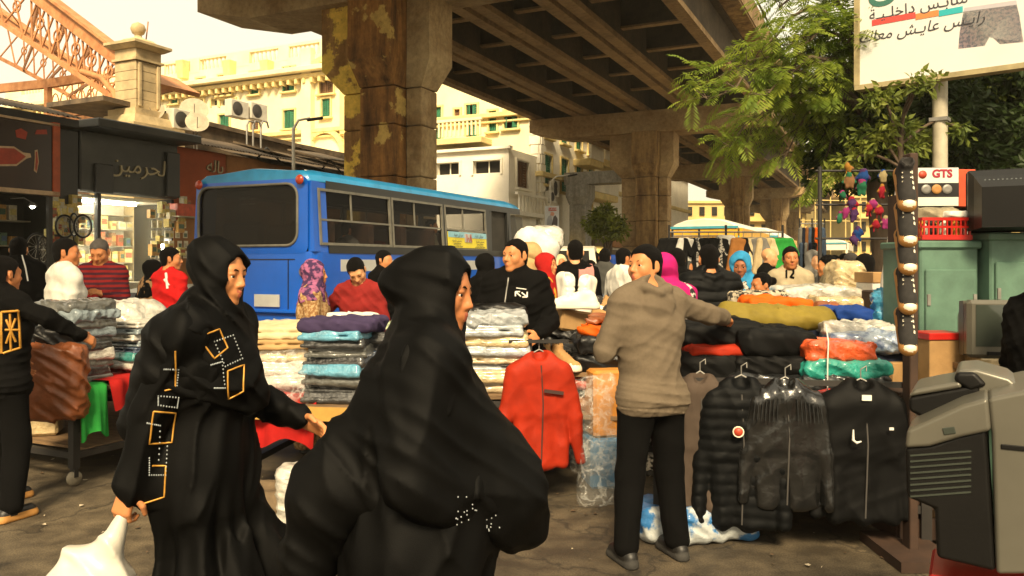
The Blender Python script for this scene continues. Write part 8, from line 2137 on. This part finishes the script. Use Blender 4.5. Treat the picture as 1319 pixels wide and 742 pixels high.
items = [('coat', (C_GREY, C_NAVY, C_BRN, C_JN := cloth('jean_blue', (.06, .09, .14)), C_BLACK_, C_ORG, C_GREY, C_JN)[i], ('grey', 'navy', 'brown', 'jean blue', 'black', 'orange', 'pale grey', 'faded blue')[i] + ' jacket on the high rail near the toy stall', 65) for i in range(8)]
rail('high rail of jackets near the toy stall', 1030, 1062, 288, 18.5, items)
items = [('trouser', (C_JN, C_GREY, C_NAVY, C_BLACK_, C_JN)[i], ('blue', 'grey', 'navy', 'black', 'faded')[i] + ' trousers on the low rail below the jackets', 60) for i in range(5)]
rail('low rail of trousers below the high rail of jackets', 1030, 1060, 310, 18.3, items)
# far tables with heaps
for i, (px, Y, w, d, m_, lb) in enumerate(((770, 10.2, 1.4, .8, M_WP, 'pale heap of clothes on the stall before the man in the grey jacket'), (830, 10.5, 1.2, .9, M_JB, 'dark denim heap on the stall behind the hoodie man'), (940, 9.3, 1.3, .9, C_NAVY, 'navy heap on the stall behind the black puffer man'), (1000, 10.4, 1.5, .9, M_CRM, 'cream heap on the stall below the camel coats'), (1080, 10.6, 1.2, .8, C_RED, 'red heap on the stall below the toys'))):
    table('far stall table under the %s' % lb.split(' on ')[0], (GX(px, Y) - w / 2, Y, 0), 0, w, d, .8)
    heap(lb, 'heap', (GX(px, Y), Y + d / 2, .80), (w * .95, d * .9, .34), m_, 200 + i, 0, amp=.05, vox=.035, name='clothes_heap')
# sacks behind the jacket man
for i, (px, py, Y, d, m_, lb) in enumerate(((690, 318, 9.0, (.5, .4, .34), C_WHITE, 'big white sack on the handcart behind the jacket man'), (678, 330, 8.8, (.34, .34, .26), C_TAN, 'tan sack under the big white one'), (702, 308, 9.15, (.42, .35, .30), M_WP, 'second white sack topping the handcart'), (676, 343, 8.75, (.3, .3, .24), C_TAN, 'small tan sack low on the handcart'))):
    q = P(px, py, Y); heap(lb, 'sack', (q.x, q.y, q.z - d[2] / 2), d, m_, 210 + i, .3, amp=.012, vox=.02, name='sack', rad=.6, rot=(0, .5 if i == 0 else 0, 0))
hc = thing('handcart', 'handcart loaded with sacks behind the jacket man', 'handcart', (GX(690, 9.0), 9.0, 0))
quick_box('bed', M_PLANK, hc, (0, 0, 1.40), (.8, .8, .04)); quick_box('load_board', M_PLANK, hc, (0, .1, 1.0), (.7, .6, .78))
for x_ in (-.42, .42): MB().lathe([(.05, -.03), (.36, -.03), (.38, 0), (.36, .03), (.05, .03)], 18, (x_, 0, .38), M=Euler((0, R(90), 0)).to_matrix()).build('wheel', M_TYRE, hc)
# ------------------------------------------------------------------ the people in front
C_BLACK = cloth('black_crepe', (0.0016, 0.0015, 0.0013), rough=0.6, spec=0.10, var=0.3, scale=5)
C_BLACK2 = cloth('black_cotton', (0.0035, 0.0033, 0.0032), rough=0.9, spec=0.08)
C_BROWNB = cloth('brown_black', (0.0065, 0.0050, 0.0032), rough=0.85, spec=0.08)
C_GREYB = cloth('washed_black', (0.012, 0.0125, 0.013), rough=0.8)
C_HOOD = cloth('taupe_fleece', (0.155, 0.120, 0.082), rough=0.95, bump=0.5, bscale=420, var=0.10, scale=60)
M_GOLD = mat('gold_thread', (0.55, 0.27, 0.04), rough=0.45, metal=0.3, var=0.3, scale=80)
M_SILV = mat('silver_beads', (0.42, 0.46, 0.48), rough=0.35, metal=0.4, var=0.4, scale=120)

w1 = person('woman in black abaya with gold squares on sleeve, carrying a white bag', GX(262, 2.85), 2.85, 1.70, face=262, skin='warm',
            scarfm=C_BLACK, top='robe', topm=C_BLACK, bottom=None, vox=0.0075, bvox=0.0055, build=0.80, seed=3, cape=0.26, drapes=[((0.02, 0.05, 1.36), (-0.02, 0.20, 1.18), 0.085, 0.05), ((0.10, 0.0, 1.38), (0.06, 0.14, 1.22), 0.05, 0.04), ((0.05, -0.10, 1.38), (0.06, -0.20, 1.05), 0.07, 0.05), ((0.12, -0.06, 1.36), (0.17, -0.14, 1.08), 0.07, 0.06)],
            arms=(((0.03, -0.075, -0.27), (0.05, -0.04, -0.255)), ((0.05, 0.06, -0.265), (-0.02, 0.235, -0.075))), lean=4, head=(-3, -6, 0), fine=True,
            legs={1: ((0.0, 0.05), (-0.02, -0.17)), -1: ((0.0, 0.16), (0.0, 0.26))}, curl=(1.0, 0.5), robe_front=0.0, folds=1.25)
w2 = person('large woman wrapped in black headscarf and long black robe', GX(532, 2.20), 2.25, 1.655, face=280, skin='tan',
            scarfm=C_BLACK, scarf='bun', top='robe', topm=C_BLACK, bottom=None, vox=0.0085, seed=5, cape=0.42, bvox=0.0055, build=1.22, belly=0.05, drapes=[((0.0, 0.07, 1.31), (0.04, 0.24, 1.02), 0.09, 0.11), ((0.10, 0.04, 1.32), (0.10, 0.26, 1.0), 0.08, 0.09), ((0.04, 0.24, 1.02), (0.04, 0.33, 0.90), 0.10, 0.05), ((0.14, 0.0, 1.33), (0.20, 0.02, 1.06), 0.075, 0.085), ((0.04, -0.09, 1.32), (0.06, -0.24, 1.05), 0.07, 0.10), ((0.06, -0.22, 1.06), (0.05, -0.30, 0.86), 0.10, 0.08)],
            arms=(((0.06, -0.03, -0.27), (-0.06, 0.20, -0.08)), 'low'), lean=5, head=(-4, -26, 0), folds=1.25)
m3 = person('man in taupe hoodie and black trousers looking back over his shoulder', GX(838, 4.35), 4.35, 1.72, face=22, skin='warm', hair='short',
            top='hoodie', topm=C_HOOD, botm=C_BLACK2, vox=0.0085, seed=9, hood=True, head=(0, 108, 4), lean=4,
            arms=(((0.255, 0.03, -0.075), (0.19, 0.13, -0.02)), ((0.10, 0.03, -0.26), (-0.10, 0.19, 0.07))), hem=0.86, build=0.94, folds=0.75,
            legs={1: ((0.03, 0.0), (0.05, 0.0)), -1: ((-0.02, 0.0), (-0.06, 0.0))})
m4 = person('man in black zip jacket standing behind the folded shirts', GX(664, 5.95), 5.95, 1.80, face=176, skin='warm', hair='crop',
            top='jacket', topm=C_BLACK2, botm=C_BLACK2, vox=0.009, seed=12, head=(0, -36, 0), arms=('table', 'table'), hood=True)

# embroidery on the abaya
def stitch(par, surf, pts, mt, r, nm='embroidery', closed=False, n=6, dots=False):
    q = snap(surf, subdiv(pts, n, closed), 0.002)
    if len(q) < 3: return
    mb = MB()
    if dots:
        for a in q[::1]: mb.lathe([(0.001, -r), (r, 0), (0.001, r)], 5, a)
    else:
        mb.tube(q, r, 5)
    o = mb.build(nm, mt, par)
    if dots: o['kind'] = 'stuff'
R1 = w1['root']; T1 = w1['top']; S1_ = w1['scarf']
def squares(surf, gold, silver):
    for g in gold: stitch(R1, surf, g, M_GOLD, 0.0032)
    for g in silver: stitch(R1, surf, g, M_SILV, 0.0030, 'beadwork', dots=True, n=7)
squares(T1, [[(226, 452), (226, 500), (212, 503)], [(198, 530), (226, 532), (222, 570), (192, 572), (198, 530)], [(196, 600), (214, 600), (212, 640), (186, 648)]],
        [[(204, 510), (230, 512), (228, 525), (204, 522), (204, 510)], [(212, 476), (230, 476), (228, 500)], [(190, 545), (206, 548), (204, 600)], [(216, 575), (214, 612), (192, 612), (192, 590)]])
squares(S1_, [[(266, 430), (282, 424), (293, 448), (276, 462), (264, 446)], [(293, 478), (314, 470), (313, 504), (294, 514), (293, 478)]], [[(276, 440), (300, 432), (312, 462), (290, 472), (276, 440)], [(272, 470), (286, 466), (290, 500), (276, 500)]])
rnd = random.Random(8)
for k in range(1):
    pts = [(rnd.gauss(612, 16), rnd.gauss(668, 12)) for _ in range(70)]
    q = snap(w2['scarf'], pts, 0.002); mb = MB()
    for a in q: mb.lathe([(0.0008, -0.002), (0.0022, 0), (0.0008, 0.002)], 5, a)
    o = mb.build('beadwork', M_SILV, w2['root']); o['kind'] = 'stuff'
# white carrier bag in her hand
bpy.context.view_layer.update()
wq = R1.matrix_world @ (Vector(w1['wr'][1]) * w1['S'])
cb = thing('carrier_bag', 'white plastic carrier bag held by the woman in the embroidered abaya', 'carrier bag', wq + Vector((-0.02, -0.01, -0.13)), 0.2)
s = SDF().cone((0, 0, 0.03), (-0.06, 0, -0.14), 0.022, 0.07, 0, 0.05).box((-0.10, 0.0, -0.28), (0.09, 0.03, 0.10), 0.05, 0, 0.08).box((-0.11, 0.0, -0.12), (0.05, 0.012, 0.05), 0.02, 0, 0.06).disp(crinkle(0.010, 18, 5)).disp(crease(0.009, 16, 8, 10, 4))
s.build('bag_body', mat('bag_white', (0.52, 0.49, 0.42), rough=0.4, var=0.1, coat=0.3), cb, 0.008)
MB().tube([(0.0, 0.0, 0.02), (0.015, 0, 0.06), (0.03, 0, 0.02)], 0.006, 6).build('handle', MATS['bag_white'], cb)
# front zip and print on the black jacket
R4 = w = m4['root']
def zipline(pp, pts, mt, r, nm): stitch(pp['root'], pp['top'], pts, mt, r, nm, n=8)
zipline(m4, [(655, 358), (651, 385), (647, 412)], M_METAL, 0.006, 'zip')
for g in ([(664, 376), (670, 376)], [(664, 376), (664, 382)], [(664, 376), (671, 382)], [(679, 383), (673, 383)], [(679, 383), (679, 376)], [(679, 383), (672, 377)]): stitch(m4['root'], m4['top'], g, M_WSH, 0.006, 'printed_arrow', n=4)
stitch(m4['root'], m4['top'], [(665, 371), (678, 373)], M_WSH, 0.004, 'printed_line', n=5)
s = SDF().cone((-0.11, 0.045, 1.475), (0.11, 0.045, 1.475), 0.03, 0.03).cone((-0.11, 0.04, 1.475), (-0.05, -0.09, 1.49), 0.035, 0.035, 0, .03).cone((0.11, 0.04, 1.475), (0.05, -0.09, 1.49), 0.035, 0.035, 0, .03).disp(crinkle(0.008, 60, 4)); s.build('fur_collar', cloth('tan_fleece', (0.24, 0.16, 0.08)), m4['root'], 0.010)
# ------------------------------------------------------------------ the crowd
def striped(name, c1, c2, sc=9.0):
    m = bpy.data.materials.new(name); m.use_nodes = True; nt = m.node_tree; b = nt.nodes['Principled BSDF']; tc = _n(nt, 'ShaderNodeTexCoord'); wv = _n(nt, 'ShaderNodeTexWave'); wv.bands_direction = 'Z'; wv.inputs['Scale'].default_value = sc; wv.inputs['Distortion'].default_value = 0.6
    nt.links.new(tc.outputs['Object'], wv.inputs['Vector']); rp = _n(nt, 'ShaderNodeValToRGB'); rp.color_ramp.elements[0].position = .45; rp.color_ramp.elements[1].position = .55; rp.color_ramp.elements[0].color = c4(c1); rp.color_ramp.elements[1].color = c4(c2)
    nt.links.new(wv.outputs[0], rp.inputs[0]); nt.links.new(rp.outputs[0], b.inputs['Base Color']); b.inputs['Roughness'].default_value = .9; b.inputs['Specular IOR Level'].default_value = .1; return m
def printed(name, c1, c2, sc): return mat(name, c1, rough=.9, col2=c2, scale=sc, thresh=(.44, .56), detail=2, spec=.1)
C_WSW = cloth('white_sweat', (.60, .58, .52)); C_SAGE = cloth('sage_trousers', (.20, .24, .14)); C_MAR = cloth('maroon', (.22, .018, .016)); C_REDT = cloth('red_tee', (.50, .012, .012)); C_CAMEL = cloth('camel_robe', (.26, .15, .07)); C_PINK = cloth('magenta', (.42, .012, .13)); C_SKY = cloth('sky_scarf', (.03, .22, .42)); C_OLV = cloth('olive_hood', (.14, .12, .075)); C_STONE = cloth('stone_sweat', (.34, .28, .18)); C_GRJ = cloth('grey_jacket', (.055, .055, .05)); C_MUST = cloth('mustard', (.45, .24, .03))
F_FLO = printed('floral_scarf', (.30, .10, .20), (.05, .025, .07), 17); F_BEI = printed('beige_brocade', (.36, .24, .12), (.20, .10, .04), 40); F_BW = printed('black_white_print', (.50, .46, .40), (.02, .02, .02), 24)
K = C_BLACK2
CR = [  # label, px, head-top row, depth, options
 ('man in black hoodie with gold print on his back at the iron table', 4, 326, 5.15, dict(face=335, top='hoodie', topm=K, botm=K, hood=True, arms=(((.22, .06, -.09), (.05, .20, -.12)), 'low'), vox=.010, hem=.84, legs={1: ((.03, .0), (.10, -.06)), -1: ((-.05, .1), (-.12, .2))}, shoem=[M_SHOE, M_GUM], skin='tan')),
 ('man in white sweatshirt and sage trousers behind the iron table', 84, 304, 7.2, dict(face=318, head=(0, -30, 0), top='sweater', topm=C_WSW, botm=C_SAGE, arms=('down', 'low'), vox=.011, hem=.88)),
 ('man in maroon striped jumper looking at his phone', 129, 305, 8.0, dict(face=186, head=(-26, 0, 0), top='sweater', topm=striped('maroon_stripes', (.16, .012, .012), (.04, .012, .02), 7), botm=K, hair='grey', arms=('phone', 'phone'), vox=.012, build=1.1)),
 ('person in dark jacket with pale sleeve stripe at the hardware shop', 24, 303, 8.8, dict(face=20, top='jacket', topm=K, botm=K, vox=.015)),
 ('man in bright red t-shirt standing by the car', 219, 316, 8.6, dict(face=330, head=(0, -40, 0), top='tshirt', topm=C_REDT, botm=C_GRJ, arms=('down', 'low'), vox=.013)),
 ('woman in camel robe and black scarf next to the red t-shirt', 188, 332, 9.0, dict(face=300, scarfm=K, top='robe', topm=C_CAMEL, bottom=None, arms=('low', 'low'), lean=6, vox=.015)),
 ('woman in purple flowered headscarf and beige brocade', 404, 331, 6.9, dict(face=277, scarfm=F_FLO, top='robe', topm=F_BEI, bottom=None, arms=('low', 'low'), vox=.010, cape=.10)),
 ('man in maroon jumper bending over the shirt table', 470, 326, 7.3, dict(face=165, head=(-28, 18, 0), top='sweater', topm=C_MAR, botm=K, arms=(((.20, .08, -.20), (.10, .16, -.14)), 'low'), lean=14, vox=.011)),
 ('man with dark hair seen behind the maroon jumper', 494, 320, 9.6, dict(face=250, top='jacket', topm=K, botm=K, vox=.018)),
 ('woman all in black passing the bus door', 625, 324, 8.8, dict(face=300, scarfm=K, top='robe', topm=K, bottom=None, vox=.016)),
 ('child in red headscarf and mustard top by the sacks', 703, 322, 8.2, dict(face=245, scarfm=C_RED, top='robe', topm=C_MUST, bottom=None, vox=.014)),
 ('man in black with a pink towel on his shoulder', 741, 306, 8.4, dict(face=4, hair='crop', top='tshirt', topm=K, botm=K, vox=.012, arms=('low', 'low'))),
 ('man in grey jacket behind the pale heap', 779, 318, 11.6, dict(face=350, top='jacket', topm=C_GRJ, botm=K, vox=.018, build=1.15)),
 ('balding man in white robe beside the shoe stall', 803, 317, 9.4, dict(face=300, hair='crop', top='robe', topm=C_WHITE, bottom=None, vox=.016)),
 ('woman in magenta headscarf behind the hoodie man', 857, 322, 6.1, dict(face=340, scarfm=C_PINK, top='robe', topm=F_BW, bottom=None, vox=.011, cape=.12)),
 ('man in dark jacket behind the magenta headscarf', 872, 317, 8.2, dict(face=10, top='jacket', topm=K, botm=K, vox=.016)),
 ('man in black puffer jacket with his back turned', 913, 311, 6.6, dict(face=4, hair='crop', top='puffer', topm=C_PUF, botm=K, vox=.011, build=1.15, arms=('low', 'low'), hood=True)),
 ('woman in sky blue headscarf and printed dress', 954, 321, 7.3, dict(face=160, skin='deep', scarfm=C_SKY, top='robe', topm=F_BW, bottom=None, vox=.011, head=(-8, 0, 0), cape=.14)),
 ('girl with black hair in a bun bending over the coats', 982, 348, 7.0, dict(face=100, hair='bun', top='jacket', topm=K, botm=K, vox=.012, head=(-8, 0, 0), skin='tan')),
 ('bald man in black beside the camel coat', 990, 317, 10.8, dict(face=235, hair='bald', top='sweater', topm=K, botm=K, vox=.018)),
 ('young man in stone sweatshirt with number twelve', 1018, 315, 8.8, dict(face=172, top='sweater', topm=C_STONE, botm=K, vox=.013, arms=('chest', 'low'), skin='tan')),
 ('woman in pale grey headscarf next to the stone sweatshirt', 1047, 320, 9.8, dict(face=185, scarfm=C_GREY, top='robe', topm=C_GRJ, bottom=None, vox=.017, skin='fair')),
 ('boy in olive hooded top behind the pale pile', 1067, 326, 8.7, dict(face=70, top='hoodie', topm=C_OLV, botm=K, vox=.013, hood=True)),
 ('person in red top with covered head below the toys', 1096, 323, 10.2, dict(face=20, hair='grey', top='sweater', topm=C_MAR, botm=K, vox=.018)),
 ('man in white shirt with his back to the cardboard boxes', 1114, 324, 7.9, dict(face=25, top='tshirt', topm=C_WHITE, botm=K, vox=.014)),
 ('man in dark coat among the far stalls near the street tree', 768, 324, 15.5, dict(face=10, top='jacket', topm=K, botm=K, vox=.022)),
 ('man in brown coat among the far stalls by the second pier', 822, 320, 14, dict(face=180, top='jacket', topm=C_CAMEL, botm=K, vox=.022)),
 ('man in blue top walking beyond the black tops rail', 1075, 327, 13.5, dict(face=200, top='tshirt', topm=C_BLUE, botm=K, vox=.022)),
 ('woman in white headscarf walking past the far buses', 1120, 330, 14.5, dict(face=160, scarfm=C_WHITE, top='robe', topm=C_GRJ, bottom=None, vox=.022)),
 ('woman in beige headscarf beyond the towel man', 722, 326, 12.5, dict(face=190, scarfm=C_CREAM, top='robe', topm=C_CAMEL, bottom=None, vox=.022)),
 ('man in black leather jacket beside the silver television', 1352, 318, 3.95, dict(face=110, top='jacket', topm=K, botm=K, vox=.012)),
]
PEO = {}
for i, (lb, px, py, Y, o) in enumerate(CR):
    h = CAMH + (HOR - py) / FPX * Y; o = dict(o)
    if not o.get('scarfm'): h -= .01
    o.setdefault('skin', ('warm', 'tan', 'warm', 'fair')[i % 4])
    PEO[px] = person(lb, GX(px, Y), Y, h - (.02 if o.get('scarfm') else 0), seed=i * 2 + 1, fine=Y < 9.2, curl=(.6, .6), group=None, **{k: v for k, v in o.items() if k not in ('seed',)})
rnd = random.Random(63)
TC = [('grey', C_GRJ), ('black', K), ('maroon', C_MAR), ('camel', C_CAMEL), ('white', C_WHITE), ('olive', C_OLV), ('blue', C_BLUE)]
for i in range(14):
    Y = 11.0 + i * .62; px = (690, 835, 1055, 760, 885, 1088, 1010, 715, 940, 1125, 790, 1040, 865, 1070)[i]; c = TC[i % 7]; wm = i % 3 == 1; h = rnd.uniform(1.66, 1.82)
    person('%s in %s %s' % ('woman' if wm else 'man', c[0], ('walking past the grey portal frame', 'near the second flyover pier', 'behind the high rail of jackets', 'between the small tree and the shoe stall', 'behind the long clothes rail', 'beyond the toy stall', 'between the far buses', 'walking beside the white van', 'behind the black tops in the distance', 'under the far trees', 'near the glowing shop windows', 'in the far crowd beside the scaffold', 'in the shade of the flyover', 'in the far crowd by the low ochre building')[i]), GX(px, Y), Y, h, face=rnd.uniform(0, 360), scarfm=TC[(i + 3) % 7][1] if wm else None, top='robe' if wm else 'jacket', topm=c[1], bottom=None if wm else 'trousers', botm=K, vox=.026, fine=False, seed=i, skin=('warm', 'tan')[i % 2])
# passengers behind the bus glass
for i, (t_, a_, hz, sk) in enumerate(((1.35, -.5, 2.22, 'warm'), (.75, -.55, 2.18, 'tan'), (3.35, -.28, 2.36, 'warm'), (2.3, -.6, 2.2, 'deep'))):
    q = BR + UV * t_ + NV * a_; h = 1.72
    person(('passenger in grey top in the rear side window of the bus', 'passenger by the rear corner inside the bus', 'balding passenger leaning at the open middle window', 'passenger in dark red in the first side window')[i], q.x, q.y, h, face=math.degrees(STREET) + (-60 if i == 2 else -15), skin=sk, hair='crop', top='sweater', topm=(C_GREY, C_GRJ, C_STONE, C_MAR)[i], botm=K, seated=True, z=hz - h, vox=.016, seed=i, fine=False, arms=('low', 'low'))
# details on the crowd
p5 = PEO[4]; stitch_ok = [[(2, 402), (2, 455)], [(2, 402), (24, 400)], [(24, 400), (26, 448)], [(4, 455), (26, 448)], [(8, 412), (20, 440)], [(20, 410), (8, 442)], [(6, 425), (24, 425)], [(13, 404), (14, 452)]]
for g in stitch_ok: stitch(p5['root'], p5['top'], g, M_GOLD, .008, 'gold_print', n=6)
for g in ([(214, 352), (216, 372)], [(212, 360), (218, 368)]): stitch(PEO[219]['root'], PEO[219]['top'], g, M_WSH, .014, 'back_print', n=4)
for g in ([(1013, 346), (1013, 358)], [(1018, 347), (1022, 347), (1022, 352), (1018, 357), (1023, 358)]): stitch(PEO[1018]['root'], PEO[1018]['top'], g, K, .012, 'number_print', n=4)
stitch(PEO[24]['root'], PEO[24]['top'], [(27, 325), (33, 345), (36, 362)], M_WSH, .008, 'sleeve_stripe', n=5)
bpy.context.view_layer.update()
q = PEO[741]; tw2 = [q['root'].matrix_world @ (Vector(v) * q['S']) for v in ((.09, .10, 1.36), (.09, .05, 1.47), (.09, -.02, 1.505), (.09, -.13, 1.44), (.085, -.15, 1.12))]
drape('pink towel over the shoulder of the man in black', 'towel', tw2, .17, cloth('pink_towel', (.42, .19, .17)), 3, 'towel', axis=Vector((1, 0, 0)), th=.02, wave=.008)
# ------------------------------------------------------------------ dusty air
def haze_box(dens):
    m = bpy.data.materials.new('dusty_air'); m.use_nodes = True; nt = m.node_tree; nt.nodes.remove(nt.nodes['Principled BSDF'])
    v = _n(nt, 'ShaderNodeVolumePrincipled'); v.inputs['Color'].default_value = (1.0, 0.93, 0.76, 1); v.inputs['Density'].default_value = dens; v.inputs['Anisotropy'].default_value = 0.2
    nt.links.new(v.outputs[0], nt.nodes['Material Output'].inputs['Volume'])
    o = MB().box((0, 140, 19), (484, 404, 40)).build('haze', m); o['kind'] = 'stuff'; o['label'] = 'pale dusty haze over the street'; return o
haze_box(0.0007)
